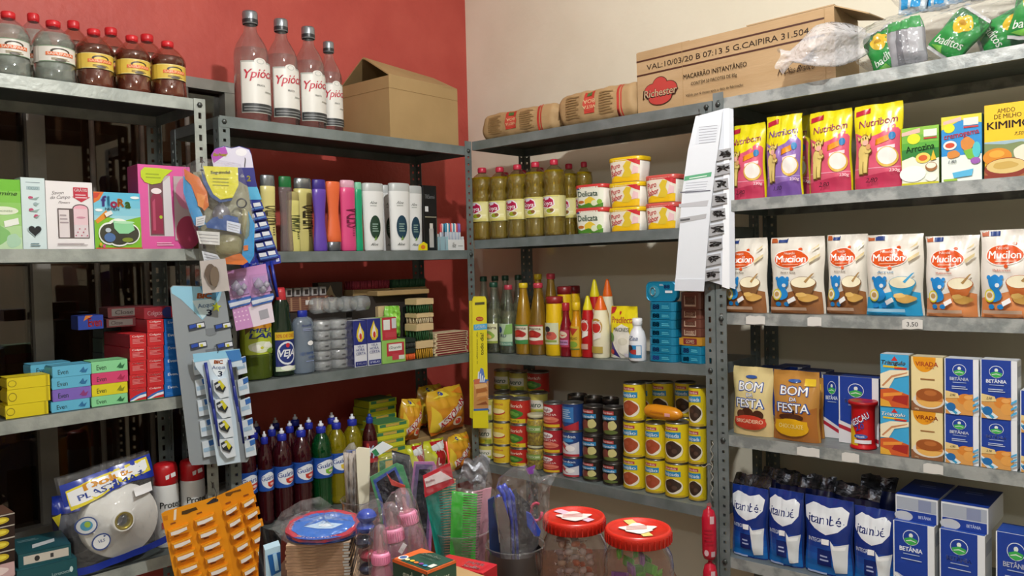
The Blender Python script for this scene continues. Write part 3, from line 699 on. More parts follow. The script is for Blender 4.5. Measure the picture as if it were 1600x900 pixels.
KE = lambda c: [('e', .5, .68, .4, .2, c), ('e', .5, .66, .34, .16, 'e8e0d8'), ('e', .5, .66, .3, .13, 'c42c28'), T('Ketchup', .5, .8, .1, 'e8e0d8', W=.6, b=.02), ('p', [(.3, .34), (.8, .42), (.82, .54), (.36, .5)], 'e8e6e0'), ('r', .2, .06, .8, .2, 'c9a090')]
put('ket', bottle('ketchup_bottle', KEP, P('b5161c', .3), (CONE, 'ddd01e'), (.1, .72, 1, None, KE('a01018'), 1.9)), UC, 2, 907, 929, 462, 561, .02, .055, 'red ketchup squeeze bottle with yellow cone cap, front row', 'sauce bottle', None, True)
put('may', bottle('mayonnaise_bottle', KEP, P('e9e2c4', .35), (CONE, 'e0661a'), (.06, .72, 1, None, KE('b88c2c') + [('r', .1, .04, .9, .2, 'b09a48')], 1.9)), UC, 2, 928, 952, 462, 562, .018, .06, 'cream mayonnaise squeeze bottle with orange cone cap, front row', 'sauce bottle', None, True)
put('ket', None, UC, 2, 922, 940, 463, 552, .10, .055, 'yellow cone cap bottle behind the ketchup', 'sauce bottle', None, True, H=.245)
put('may', None, UC, 2, 942, 960, 463, 552, .10, .06, 'orange cone cap bottle behind the mayonnaise', 'sauce bottle', None, True, H=.245)
PRE = [('r', .02, 0, .98, .995, 'e6d51c'), ('p', [(.05, .0), (.95, 0), (.9, .32), (.75, .6), (.5, .66), (.2, .55), (.05, .35)], 'e9e6da'), ('p', [(0, .1), (.45, .0), (0, .42)], '3c2f7c'), ('p', [(.04, .98), (.24, .99), (.2, .88), (.04, .84)], 'bb2a30'), T('Predilecta', .52, .74, .12, 'b22c34', W=.82, b=.02), heart(.42, .87, .05, 'c0282c', .8),
       T('MAIONESE', .52, .555, .075, '3a3a30', W=.62, b=.015), blob(.58, .27, .24, .19, 'f3efe2', 1), ('e', .58, .33, .18, .07, 'dcd8c6'), ('e', .1, .40, .12, .09, '5c8a34'), ('e', .16, .12, .08, .05, 'c63b2c'), ('r', .62, .03, .95, .1, 'd5d0dc')]
ZAA = [('r', 0, .0, 1, .42, '1e7fb8'), ('e', .3, .3, .2, .13, '3a2a2c'), ('e', .6, .2, .3, .08, 'a83430'), T('Zaa', .5, .66, .14, '5b6f94', W=.6, s=.3, b=.01), ('r', .7, .1, .95, .4, 'd8dde4')]
put('zaa', bottle('sweetener_bottle', [(0, 0), (.95, 0), (1, .02), (1, .52), (.8, .68), (.5, .78), (.5, .83)], P('e6e9f0', .35), (capp(.54, .83), 'eceef2'), (.08, .78, 1.0, None, ZAA, 2.0)), UC, 2, 985, 1009, 497, 565, .006, .03, 'small white sweetener bottle with blue label before the pouch', 'bottle', None, True)
put('pre', pouch('mayonnaise_pouch', PRE, 'dccb1c', ph=1.3, top=.96), UC, 2, 950, 1008, 479, 563, .045, .04, 'yellow and cream mayonnaise stand-up pouch', 'pouch')
def tin(name, col, des, upright=False):
    def f(W, H, D):
        mb = MB(); r = D*.35 if not upright else min(W, H)*.3; poly = []
        w2, h2 = (W/2, D/2) if not upright else (W/2, H/2)
        for cx, cy, a0 in ((w2-r, h2-r, 0), (-w2+r, h2-r, 90), (-w2+r, -h2+r, 180), (w2-r, -h2+r, 270)):
            for k in range(6): a = math.radians(a0 + k*18); poly.append((cx + r*math.cos(a), cy + r*math.sin(a)))
        n = len(poly); e = .0012
        if not upright:
            V = []; 
            for z, s in ((0, .965), (e, 1), (H-e, 1), (H, .965), (H-.0015, .93)): V += [(x*s, y*s, z) for x, y in poly]
        else:
            V = []
            for z, s in ((D/2, .965), (D/2-e, 1), (-D/2+e, 1), (-D/2, .965), (-D/2+.0015, .93)): V += [(x*s, z, H/2 + y*s) for x, y in poly]
        F = [(i*n+k, i*n+(k+1) % n, (i+1)*n+(k+1) % n, (i+1)*n+k) for i in range(4) for k in range(n)] + [tuple(range(n))[::-1], tuple(range(4*n, 5*n))]
        mb.raw(V, F, P(col, .3, .25)); mb.panel(des, W*.68, H*.8, lambda a, b, o: (a-W*.02, -D/2 - o, b + H*.1)) if not upright else mb.panel(des, W*.9, H*.9, lambda a, b, o: (a, -D/2+.001-o, b+H*.05))
        o = mb.build(name)
        if upright: 
            t_ = MB(); t_.tube([(-W*.25 + .008*math.cos(a), -D/2-.002, H*.5 + .012*math.sin(a)) for a in [k*PI/6 for k in range(13)]], .0012, P('a8a8a8', .3, .8)); t_.build('ring_pull', o)
        return o
    return f
S88 = [T('88', .26, .5, .62, '1b2f7a', W=.36, b=.07), ('l', .56, .3, .95, .8, 2, '5fc4dc')]
SB = [T('COQUEIRO', .5, .5, .5, 'd0b49c', W=.5, b=.03), ('r', .15, .1, .85, .24, 'b9a08c'), ('r', .15, .1, .2, .9, 'b9a08c'), ('r', .8, .1, .85, .9, 'b9a08c')]
SBY = [('r', -.15, 0, 1.2, 1, 'b8862c'), ('r', .1, .1, .9, .95, '7a2a2c'), T('GOMES', .5, .5, .5, 'e0cfa8', W=.5, b=.03)]
G = 'sardine tins stacked on the third shelf'
t88 = tin('sardine_tin', '157fa6', S88)
bt = pile('t88', t88, UC, 2, 1011, 1056, [566, 553, 540, 527, 514, 500, 487, 472], .012, .06, [f'blue sardine tin lying {TIER[i]} in the taller blue stack' for i in range(7)], 'sardine tin', G)
put('t88u', tin('sardine_tin', '1787ae', [T('88', .72, .78, .2, '1b2f7a', W=.22, b=.05), ('l', .45, .82, .6, .95, 2, 'bcd0dc'), ('r', .66, .42, .92, .56, 'dfe3e8'), ('e', .26, .5, .2, .33, '3a90ac')], True), UC, 2, 1009, 1057, 440, 472, .03, .022, 'blue sardine tin standing upright on top of the blue stack', 'sardine tin', G, base=bt)
bt = pile('t88', t88, UC, 2, 1060, 1099, [568, 555, 541], .012, .06, ['blue sardine tin at the bottom of the brown stack', 'blue sardine tin second lowest under the brown tins'], 'sardine tin', G)
bt = pile('tby', tin('sardine_tin', 'b8862c', SBY), UC, 2, 1060, 1099, [541, 527], .012, .06, ['mustard coloured sardine tin lying just above the blue pair'], 'sardine tin', G, base=bt)
bt = pile('tb', tin('sardine_tin', '6b4034', SB), UC, 2, 1060, 1099, [527, 513, 499, 484, 457], .012, .06, ['brown sardine tin resting on the mustard one', 'brown sardine tin, middle of three in the stack beside the post', 'brown sardine tin below the topmost in the stack beside the post', 'thicker dark brown tin topping the stack beside the post'], 'sardine tin', G, base=bt)

# --- UC fourth shelf: columns of cans
def CL(bg, *ops): return [('r', 0, 0, 1, 1, bg)] + list(ops)
QUE = CL('d8cf6a', ('r', 0, .3, 1, .72, 'e9e6d8'), T('Quero', .5, .5, .26, '1f4a2c', W=.8, b=.04, s=.2), ('r', 0, .0, 1, .22, '9aa632'), ('e', .5, .12, .2, .1, 'd6c22c'))
YEC = CL('dfbf2c', T('Creme', .5, .80, .14, 'b8483a', W=.6, b=.02), ('e', .5, .42, .38, .14, 'c0392c'), ('e', .5, .46, .36, .12, 'f0e0a0'), ('l', .15, .1, .85, .25, 2, 'c9a030'))
OD = CL('b92c22', T('Oderich', .5, .78, .15, 'f0d8c8', W=.75, b=.03, s=.15), blob(.5, .42, .38, .2, '3f7a30', 1), ('e', .42, .45, .16, .09, '7ab04a'), ('e', .6, .4, .14, .08, '68a040'), ('r', 0, .02, 1, .2, 'd9bf2c'), T('Ervilha', .5, .11, .1, '3a5a22', W=.5, b=.02))
AN = CL('a82430', ('e', .42, .78, .32, .13, 'ece8ea'), T('Anglo', .42, .78, .12, '8c1c30', W=.42, b=.03), T('SALSICHA', .5, .58, .09, 'f0dcd4', W=.75, b=.02), blob(.55, .36, .4, .14, 'd87a64', 2), ('e', .4, .4, .25, .04, 'e89a84'), ('e', .6, .32, .25, .04, 'c8604c'), ('r', 0, .04, 1, .16, 'd8b42c'))
BO = CL('21407c', T('Bordon', .5, .84, .13, 'e4e8f0', W=.7, b=.03), ('r', 0, .0, 1, .10, 'b02c38'), ('p', [(0, .1), (1, .1), (1, .62), (.6, .5), (.3, .62), (0, .5)], 'd6d4dc'), ('p', [(.1, .48), (.5, .2), (.65, .26), (.3, .55)], 'c8404a'), ('e', .62, .34, .2, .12, 'f2eeee'), ('e', .5, .68, .28, .08, '3f8ac8'))
BOB = CL('21407c', ('r', .15, .3, .8, .9, '3a78b8'), ('l', .25, .45, .7, .85, 5, 'b8cce0'), ('p', [(0, 0), (1, 0), (1, .35), (.4, .12), (0, .4)], 'b02c38'))
BK_ = CL('221a18', ('r', .2, .80, .75, .94, 'b04848'), T('Bordon', .47, .87, .08, 'f0dcd8', W=.45, b=.03), ('p', [(.12, .58), (.85, .62), (.85, .78), (.12, .76)], '2a80b4'), T('Feijoada', .48, .68, .10, 'e4eef4', W=.6, b=.02), blob(.4, .33, .25, .2, '7c4038', 1), blob(.68, .4, .17, .18, 'c8c080', 2), ('e', .6, .15, .3, .08, '5c6a34'))
YB = lambda s, c: CL('dcc41e', ('r', .2, .84, .75, .93, 'b04444'), T('Bordon', .47, .885, .06, 'f0dcd8', W=.42, b=.03), ('p', [(.12, .62), (.85, .64), (.85, .80), (.12, .78)], '2a86b8'), T(s, .48, .71, .10, 'e8f0f4', W=.62, b=.02), ('e', .55, .33, .38, .24, 'e9e2d0'), blob(.53, .35, .32, .2, c, 1), ('e', .42, .4, .1, .06, 'b0583c' if c != '3a2a22' else '50382c'), ('e', .62, .3, .1, .06, 'a84c34' if c != '3a2a22' else '574034'), ('r', 0, 0, 1, .06, 'b8982c'))
cQ = can('vegetable_can', QUE, 'd8cf6a'); cY = can('cream_can', YEC, 'dfbf2c'); cO = can('pea_can', OD, 'b92c22'); cA = can('sausage_can', AN, 'a82430'); cB = can('meat_can', BO, '21407c'); cBB = can('meat_can', BOB, '21407c')
cK = can('bean_stew_can', BK_, '221a18', lidc='6a6664'); cYB = can('bean_stew_can', YB('Feijão', 'a04a2c'), 'dcc41e', True); cYF = can('bean_stew_can', YB('Feijoada', '3a2a22'), 'dcc41e', True)
def cans(key, fn, x0, x1, ys, what, dep=.02, D=.07, sl=''):
    n = len(ys)-1; w_ = ['bottom', 'middle', 'top'] if n == 3 else (['lower', 'upper'] if n == 2 else [''])
    return pile(key, fn, UC, 3, x0, x1, ys, dep, D, [f'{what}, {w_[i]} can of its column{sl}' if n > 1 else what for i in range(n)], 'food can', 'food cans on the fourth shelf', True)
b0 = cans('cQ', cQ, 752, 773, [728, 693, 656, 620], 'yellow-green vegetable can with white band', .02)
cans('cY', cY, 775, 800, [727, 693, 657, 620], 'plain yellow cream can')
cans('cO', cO, 801, 827, [735, 698, 661, 622], 'red and green pea can')
M_JAR = clear('f0f4ee', .04, .04, 'ffffff', 0, 1.8); M_CORN = noisy('corn_kernels', ('a8860e', 'e0bf22'), 120, .35, bump=.6, bscale=140)
CORN = [('r', 0, 0, 1, 1, '7c9a4a'), ('r', .05, .3, .95, .7, 'b8c89a'), T('MILHO', .5, .5, .3, '2f4a22', W=.5, b=.02)]
JP = [(0, 0), (.9, 0), (1, .04), (1, .78), (.86, .86), (.82, .93)]
pile('corn', bottle('corn_jar', JP, M_JAR, ([(.88, .90), (.92, .92), (.92, .99), (.86, 1), (0, 1)], 'c8c4a0'), (.44, .66, 1.0, None, CORN, 2.2), (.84, M_CORN)), UC, 3, 825, 852, [741, 694, 646], .02, .07, ['jar of yellow corn, lower of the pair', 'jar of yellow corn, upper of the pair'], 'glass jar', 'corn jars', True)
for i, x in enumerate((788, 812, 842)): cans('cQ', cQ, x-12, x+12, [716, 682, 648, 612], ['pale vegetable can behind the yellow cans', 'pale vegetable can behind the pea cans', 'pale vegetable can behind the corn jars'][i], .10)
put('cQ', cQ, UC, 3, 776, 799, 578, 612, .10, .07, 'dim vegetable can alone on the back cans, leftmost', 'food can', None, True, base=b0+.001, H=.075)
put('cQ', cQ, UC, 3, 800, 824, 580, 615, .10, .07, 'dim vegetable can in the back, between leftmost and red one', 'food can', None, True, base=b0+.001, H=.075)
put('cO', cO, UC, 3, 828, 856, 580, 620, .09, .08, 'dim wide red can in the back row above the corn jars', 'food can', None, True, base=b0+.001, H=.08)
cans('cA', cA, 853, 880, [746, 707, 668, 628], 'red sausage can with white oval')
b6 = cans('cB', cB, 883, 911, [753, 712, 671], 'blue and white meat can'); put('cBB', cBB, UC, 3, 882, 910, 628, 671, .02, .07, 'blue meat can turned back to front on top of its column', 'food can', None, True, base=b6)
cans('cK', cK, 914, 943, [757, 717, 677, 633], 'black bean stew can, first black column from the blue ones')
cans('cK', cK, 945, 975, [762, 721, 681, 635], 'black bean stew can, second black column next to yellow ones')
for i, (x, d) in enumerate(((905, .13), (930, .12), (955, .13))): 
    put('cK', cK, UC, 3, x-13, x+13, 622, 742, d, .07, ['dark can lid showing behind the blue column', 'dark can lid showing behind the first black column', 'dark can lid showing behind the second black column'][i], 'food can', 'dark cans in the back', True, H=.245)
y1 = cans('cYB', cYB, 977, 1008, [768, 712, 656, 597], 'yellow bean can in the column beside the black cans')
y2 = cans('cYB', cYB, 1011, 1041, [774, 715, 659], 'yellow bean can in the two-high column')
y3 = cans('cYF', cYF, 1042, 1076, [780, 721, 658], 'wide yellow black-bean stew can')
cans('cYF', cYF, 1078, 1104, [785, 724, 666, 603], 'yellow black-bean stew can beside the steel post')
for i, (x, k) in enumerate(((1008, 'cYB'), (1037, 'cYF'), (1072, 'cYF'))): 
    cb = pile(k, None, UC, 3, x-15, x+15, [762, 706, 650, 596], .10, .07, [['shaded yellow can behind the bean cans, %s', 'shaded yellow can behind the orange packet, %s', 'shaded yellow can close behind the last columns, %s'][i] % w_ for w_ in ('bottom tier', 'middle tier', 'top tier')], 'food can', 'food cans in the back', True)
def sausage(W, H, D):
    mb = MB(); n = 18; V = []; F = []
    pr = [(-.5, .25), (-.47, .5), (-.4, .85), (-.2, 1), (.1, 1), (.3, .88), (.42, .62), (.48, .35), (.5, .12)]
    pts = [(x*W, 0, H/2) for x, r in pr]; mb.tube(pts, [r*H/2 for x, r in pr], P('d98c1c', .25), 18)
    mb.panel([T('Calabresa', .4, .6, .2, 'b8601c', W=.5, b=.02), ('r', .7, .35, .9, .62, 'e0a0a0')], W*.7, H*.8, lambda a, b, o: (a, -(max(0, 1-((b-H*.4)/(H/2))**2))**.5*H/2 - o - .001, b + H*.1), 1, 6)
    return mb.build('sausage_pack')
put('saus', sausage, UC, 3, 1000, 1060, 633, 659, .012, .05, 'orange sausage packet lying on the yellow cans', 'sausage packet', H=.044, base=max(y2, y3)+.0015, tilt=.02)

# ================================================================== UD
def cow(x, y, s, c='dcc474'):
    o = '8a6a2c'; r_ = []
    for cc, g in ((o, .012), (c, 0)):
        r_ += [('e', x, y, (.105+g)*s, (.085+g)*s, cc), ('p', [(x-(.09+g)*s, y-.05*s), (x-(.07+g)*s, y-(.21+g)*s), (x-(.005-g)*s, y-(.21+g)*s), (x+.0*s, y-.05*s)], cc), ('p', [(x+.01*s, y-.05*s), (x+(.015-g)*s, y-(.2+g)*s), (x+(.075+g)*s, y-(.2+g)*s), (x+(.09+g)*s, y-.04*s)], cc),
               ('e', x+.025*s, y+.13*s, (.075+g)*s, (.055+g)*s, cc), ('p', [(x-.05*s, y+.15*s), (x-(.12+g)*s, y+(.18+g)*s), (x-(.10+g)*s, y+.13*s)], cc), ('p', [(x+.08*s, y+.16*s), (x+(.15+g)*s, y+(.19+g)*s), (x+(.13+g)*s, y+.14*s)], cc), ('e', x+.09*s, y+.02*s, (.07+g)*s, (.024+g)*s, cc)]
    return r_ + [('p', [(x-.01*s, y+.175*s), (x-.005*s, y+.225*s), (x+.015*s, y+.18*s)], 'b88a3c'), ('p', [(x+.045*s, y+.18*s), (x+.06*s, y+.225*s), (x+.07*s, y+.175*s)], 'b88a3c'), ('e', x+.05*s, y+.105*s, .06*s, .028*s, 'e0a898'), ('e', x+.0*s, y+.15*s, .011*s, .011*s, '3a2a1c'), ('e', x+.055*s, y+.155*s, .011*s, .011*s, '3a2a1c'), ('e', x+.11*s, y+.06*s, .045*s, .03*s, 'cc9a68')]
NUT = lambda c, c2, c3, pr: [('r', .004, 0, .996, .998, 'e0d21c'), ('p', [(.02, 0), (.98, 0), (.98, .66), (.86, .74), (.6, .64), (.3, .60), (.02, .68)], c), ('p', [(.02, 0), (.98, 0), (.98, .2), (.5, .17), (.02, .13)], c2), ('r', .02, .235, .98, .245, c3),
     ('p', [(.05, .93), (.36, .96), (.36, .90), (.05, .87)], 'b5253a'), T('Nutribom', .52, .785, .085, '8c1f4c' if c != '8d6ab0' else '6a2c88', W=.80, b=.025, s=.15, r=5), ('p', [(.5, .57), (.78, .62), (.78, .55), (.5, .50)], 'e8901c'), ('e', .84, .60, .07, .045, '2f7fb8'), ('p', [(.55, .47), (.9, .50), (.9, .46), (.55, .43)], 'f0d8e0'),
     ('e', .74, .36, .22, .12, 'd9b04a'), ('e', .74, .37, .19, .10, 'ece6e0')] + cow(.24, .42, 1.15) + [T('230g', .88, .2, .035, 'f0d8dc', b=.02), T(pr, .42, .10, .05, '2a1a20', s=.3)]
nutR = NUT('d65a74', 'c23c5c', 'e8a0b4', '2,80'); nutP = NUT('8d6ab0', '74509c', 'b8a0d4', '1,00')
G = 'porridge bags on the second shelf'
pn = pouch('porridge_bag', nutR, 'd6c81c', 'stand', ph=.3, top=.98, wr=.0035); pp = pouch('porridge_bag', nutP, 'd6c81c', 'stand', ph=2.3, top=.98, wr=.005)
put('nutR', pn, UD, 1, 1134, 1192, 193, 311, .03, .05, 'pink and yellow porridge bag partly behind the hanging white strips', 'porridge bag', G)
put('nutP', pp, UD, 1, 1193, 1250, 178, 307, .02, .05, 'crumpled purple and yellow porridge bag', 'porridge bag', G)
put('nutR2', pn, UD, 1, 1222, 1262, 180, 300, .12, .05, 'yellow porridge bag edge showing behind the purple one', 'porridge bag', G)
put('nutR', pn, UD, 1, 1261, 1328, 171, 300, .025, .05, 'pink and yellow porridge bag right of the purple one', 'porridge bag', G)
put('nutR', pn, UD, 1, 1331, 1408, 160, 293, .02, .05, 'pink and yellow porridge bag beside the small green box, tallest', 'porridge bag', G)
ARR = [('g', .0, .60, 1, 1, '58a83c', '8cc048', 3), ('p', [(0, 0), (1, 0), (1, .45), (.6, .38), (.3, .5), (0, .44)], 'e6ead8'), ('p', [(0, .44), (.3, .5), (.6, .38), (1, .45), (1, .62), (0, .62)], '2f7f35'), ('p', [(0, .92), (.5, .98), (.5, .90), (0, .86)], 'e7b8ac'), ('e', .33, .80, .18, .09, 'd8e02c'), ('r', .6, .82, .95, .94, 'e9e6dc'), ('r', .6, .78, .95, .805, 'c43a3a'),
       T('Arrozina', .5, .64, .11, '1d4c24', W=.78, b=.03, r=5), ('e', .58, .46, .2, .09, 'e9d060'), ('e', .58, .46, .12, .05, 'd2602c'), ('e', .3, .2, .36, .14, 'f6f6ee'), ('e', .8, .3, .16, .08, '9c6a3c'), ('e', .8, .32, .13, .05, 'efe8d4'), ('e', .8, .12, .16, .07, 'f2f0e4'), ('r', 0, 0, 1, .045, 'c8c22c'), ('p', [(.78, .4), (.86, .58), (.94, .42)], 'e0b82c')]
put('arr', carton('porridge_box', ARR, 'cfc72c', '8fae2c', 'cfc72c'), UD, 1, 1407, 1468, 198, 285, .03, .04, 'small green and yellow rice porridge box', 'porridge box')
CRE = [('r', 0, 0, 1, .98, '2a8ed0'), ('r', 0, 0, 1, .40, 'e6eee6'), ('p', [(0, .8), (.5, .93), (1, .86), (1, 1), (0, 1)], 'd9d23c'), ('p', [(.05, .93), (.5, .98), (.5, .92), (.05, .88)], 'e7b8ac'), ('e', .2, .82, .14, .07, 'd8e02c'), ('r', .56, .84, .92, .95, 'e9e6dc'), ('r', .56, .80, .92, .825, 'c43a3a'),
       T('cremogema', .5, .72, .085, 'd43d4c', W=.88, b=.04, r=6), ('e', .22, .56, .17, .07, 'f0ede0'), ('e', .22, .56, .12, .04, 'cc4a2c'), blob(.65, .56, .17, .1, 'd2873c', 1), blob(.3, .42, .16, .06, 'd2873c', 2), ('p', [(.55, .46), (.9, .5), (.92, .30), (.66, .34)], '76b83c'), ('e', .88, .46, .1, .12, '4fc0c8'), ('e', .85, .3, .12, .05, '9a5cb0'), ('p', [(.28, .14), (.8, .18), (.76, .08), (.32, .06)], '58b4dc'), T('1,80', .28, .31, .05, '33414c', s=.3), ('r', .06, .02, .4, .05, '9cc03c')]
put('cre', carton('porridge_box', CRE, '3a98d4', '4aa0c8', 'd9d23c'), UD, 1, 1471, 1535, 180, 280, .03, .04, 'blue, yellow and white corn porridge box with orange figure', 'porridge box')
KIM = [('r', 0, .48, 1, 1, 'f0c31c'), T('AMIDO', .42, .905, .06, '5a3a14', W=.34, b=.015), T('DE MILHO', .45, .83, .06, '5a3a14', W=.52, b=.015), T('KIMIMO', .48, .715, .10, '3a2410', W=.86, b=.045), T('7,50', .66, .58, .045, '5a4414', s=.3), ('r', 0, .26, 1, .48, '7d8c5c'), ('p', [(0, .48), (.4, .45), (.7, .47), (1, .42), (1, .50), (0, .50)], '9db8c4'), ('e', .25, .29, .28, .12, 'd98a24'), ('e', .24, .33, .15, .05, 'e8a83c'), blob(.75, .32, .2, .1, 'e9e2cc', 1),
       ('r', 0, 0, 1, .12, 'a86a3c'), ('e', .42, .13, .42, .14, '8c3424'), ('e', .42, .16, .38, .10, 'dcc27c'), blob(.4, .17, .24, .05, 'caa858', 2), ('r', 0, 0, .6, .05, '8c3424')]
put('kim', carton('starch_box', KIM, 'e6b81c', 'cda21c', 'e6b81c'), UD, 1, 1538, 1622, 160, 274, .03, .055, 'yellow corn starch box with a bowl picture at frame edge', 'starch box')

# --- Mucilon row
def MUC(c, sc2, hue): return [('p', [(.02, 0), (.98, 0), (.98, .28), (.7, .33), (.4, .28), (.02, .22)], c), ('r', .03, .93, .15, .99, 'b3582c'), ('r', .17, .93, .34, .985, '27407f'), blob(.43, .715, .335, .125, 'f4ece4', 2, amp=.04), blob(.43, .715, .315, .112, 'd8541c', 2, amp=.04),
      ('e', .60, .84, .04, .018, 'd8541c'), ('e', .47, .585, .035, .02, 'd8541c'), T('Nestlé', .40, .79, .032, 'f2d8cc', W=.22, b=.02), T('Mucilon', .44, .715, .088, 'fbf6f2', W=.56, b=.045), ('l', .28, .635, .6, .66, 1, 'f0b494'),
      T('Arroz e Aveia' if hue == 0 else ('Arroz' if hue == 1 else 'Multicereais'), .40, .54, .026, ['6a5a4a', '3f8ab4', 'c8603c'][hue], W=.3, b=.02),
      blob(.29, .40, .125, .085, '2385cc', 1), ('e', .18, .46, .035, .025, '2385cc'), ('e', .40, .46, .035, .025, '2385cc'), ('e', .33, .37, .04, .025, 'dfe8ee'), blob(.3, .26, .10, .08, '2385cc', 2), ('e', .22, .125, .055, .03, '2385cc'), ('e', .38, .125, .055, .03, '2385cc'),
      ('e', .19, .25, .095, .075, 'dcd32c'), ('e', .19, .25, .075, .058, 'e9e2d4'), ('e', .19, .255, .05, .032, 'c09a5c'),
      ('e', .70, .40, .23, .085, sc2), ('p', [(.47, .40), (.93, .40), (.84, .26), (.56, .26)], sc2), ('e', .70, .41, .215, .07, 'efe6c8'), ('p', [(.72, .42), (.86, .52), (.90, .53), (.76, .40)], 'a8834c' if hue != 1 else '2a9cd0'),
      blob(.76, .21, .17, .05, 'c99c50', 1), blob(.66, .25, .1, .03, 'dcb468', 2), ('p', [(.40, .18), (.54, .23), (.57, .18), (.43, .13)], 'f2f2f2'), ('r', .06, .045, .74, .085, 'c8a890' if hue != 1 else '9ccbe4'), ('p', [(.78, .70), (.96, .78), (.95, .74), (.8, .66)], 'd8c594'), ('p', [(.8, .82), (.94, .9), (.93, .86)], 'd8c594')]
mB = pouch('cereal_bag', MUC('946038', '7c5430', 0), 'e2ddd2', 'stand', ph=.9, top=.99, wr=.004); mU = pouch('cereal_bag', MUC('2a9cd0', '2390bc', 1), 'e2ddd2', 'stand', ph=2.2, top=.99, wr=.004); mO = pouch('cereal_bag', MUC('d88a54', 'b9622c', 2), 'e4dfd6', 'stand', ph=3.4, top=.99, wr=.0045)
G = 'infant cereal bags on the third shelf'
for k, f_, x0, x1, yt, yb, lab in (('mB', mB, 1128, 1194, 372, 489, 'white and brown cereal bag partly behind the hanging strips'), ('mB', mB, 1198, 1284, 370, 491, 'white and brown cereal bag with whole oval logo in view'), ('mB', mB, 1284, 1352, 366, 492, 'white and brown cereal bag squeezed narrow beside the blue one'),
                                   ('mU', mU, 1348, 1440, 366, 494, 'white and blue rice cereal bag'), ('mO', mO, 1441, 1528, 368, 494, 'white and orange cereal bag next to the blue one'), ('mO', mO, 1526, 1625, 358, 498, 'large white and orange cereal bag cut by the frame')):
    put(k, f_, UD, 2, x0, x1, yt, yb, .025 if x0 != 1284 else .04, .06, lab, 'cereal bag', G)
# torn price labels on the shelf lips
def lip_label(u, lv, x0, x1, i, lab, txt=None):
    ym = {2: 507, 3: 730}[lv]; a = u.hit(x0, ym, 0); b = u.hit(x1, ym, 0); s0, s1 = u.s(a), u.s(b); W = abs(s1-s0)
    mb = MB(); rnd = random.Random(i); pts = [(-W/2, .003), (-W*.1, .002), (W*.3, .004), (W/2, .003), (W/2, .024), (W*.2, .026), (0, .023 + rnd.random()*.003), (-W*.3, .026), (-W/2, .022)]
    mb.prism(pts, -.0012, -.0003, P('d5d3ce', .7)); 
    if txt: mb.panel([T(txt, .5, .5, .5, '3a3a3c', W=.7)], W*.8, .02, flat(-.0012, 0, .004))
    o = mb.build('price_label'); s = (s0+s1)/2; o.location = u.p(s, -.0006, u.z(lv, s)-.03); o.rotation_euler = (0, 0, u.rz); tag(o, lab, 'price label')
lip_label(UD, 2, 1166, 1196, 1, 'torn white price label on the lip under the first brown cereal bag')
lip_label(UD, 2, 1262, 1284, 2, 'torn white price label on the lip under the second brown cereal bag')
lip_label(UD, 2, 1410, 1442, 3, 'torn white price label on the lip under the blue cereal bag', '3,50')
lip_label(UD, 3, 1246, 1281, 4, 'torn white price label on the lip below the brown pouch')
lip_label(UD, 3, 1316, 1343, 5, 'square white price label on the lip below the red can')
lip_label(UD, 3, 1443, 1474, 6, 'white price label on the lip below the pudding boxes')

# --- UD fourth shelf
BDF = lambda c1, c2, fl, br: [('p', [(.02, 0), (.98, 0), (.98, .5), (.5, .4), (.02, .5)], c2), T('BOM', .5, .72, .13, '1c4c9c', W=.62, b=.10), T('BOM', .5, .72, .12, 'f4f4f4', W=.58, b=.02), T('DA', .5, .60, .055, '1c4c9c', b=.10), T('DA', .5, .60, .05, 'f4f4f4', b=.02), T('FESTA', .5, .48, .13, '1c4c9c', W=.76, b=.10), T('FESTA', .5, .48, .12, 'f4f4f4', W=.7, b=.02),
      ('e', .5, .86, .14, .025, '33589c')] + ([('e', .45, .33, .16, .09, '4a2a1c'), ('e', .27, .32, .1, .06, '5a3424'), ('e', .72, .32, .13, .07, '4a2a1c'), ('e', .5, .20, .4, .11, 'c8402c'), ('r', .12, .2, .88, .27, 'c8402c'), T('BRIGADEIRO', .5, .22, .055, 'f0d0b0', W=.66, b=.03)] if br else
      [('r', .72, .8, .95, .9, 'e0bc2c'), ('p', [(.5, .45), (.55, .45), (.54, .34), (.5, .34)], '4a2a1c'), ('e', .46, .35, .28, .05, '4a2a1c'), ('e', .46, .20, .38, .13, 'e0aa1c'), ('r', .1, .22, .82, .30, 'e0aa1c'), T('CHOCOLATE', .46, .22, .06, 'f4dc8c', W=.55, b=.03)])
put('bf1', pouch('brigadeiro_pouch', BDF('d8c488', 'd9c08a', 0, 1), 'd6c48c', ph=.5, rough=.22), UD, 3, 1141, 1204, 575, 686, .02, .05, 'cream pouch of chocolate balls mix with red bowl, beside the post', 'pouch', 'dessert pouches')
put('bf2', pouch('chocolate_pouch', BDF('b87a34', 'a8682c', 0, 0), 'b8843f', ph=1.5, rough=.22), UD, 3, 1201, 1277, 581, 694, .02, .05, 'golden brown chocolate mix pouch with yellow bowl', 'pouch', 'dessert pouches')
put('bf2', None, UD, 3, 1226, 1284, 590, 689, .08, .04, 'golden brown pouch hidden behind the chocolate mix pouch', 'pouch', 'dessert pouches')
NES = [('p', [(.0, 0), (.45, 0), (.3, .35), (.1, .6), (0, .5)], 'e0b81c'), T('NESCAU', .48, .66, .17, '1f3f9c', W=1.0, b=.06, s=.2, r=32), T('NESCAU', .48, .665, .15, 'f4f0f4', W=.94, b=.0, s=.2, r=32), T('2.0', .5, .48, .13, '2a3f9c', b=.05, r=25, s=.2), ('e', .55, .24, .28, .06, '3a5ca8'), T('Nestlé', .55, .24, .05, 'f0f0f4', b=.02), ('r', .3, .06, .98, .15, 'e8e4ea')]
NEP = [(0, 0), (.88, 0), (.92, .03), (.84, .06), (.80, .12), (.78, .5), (.80, .85), (.88, .905)]
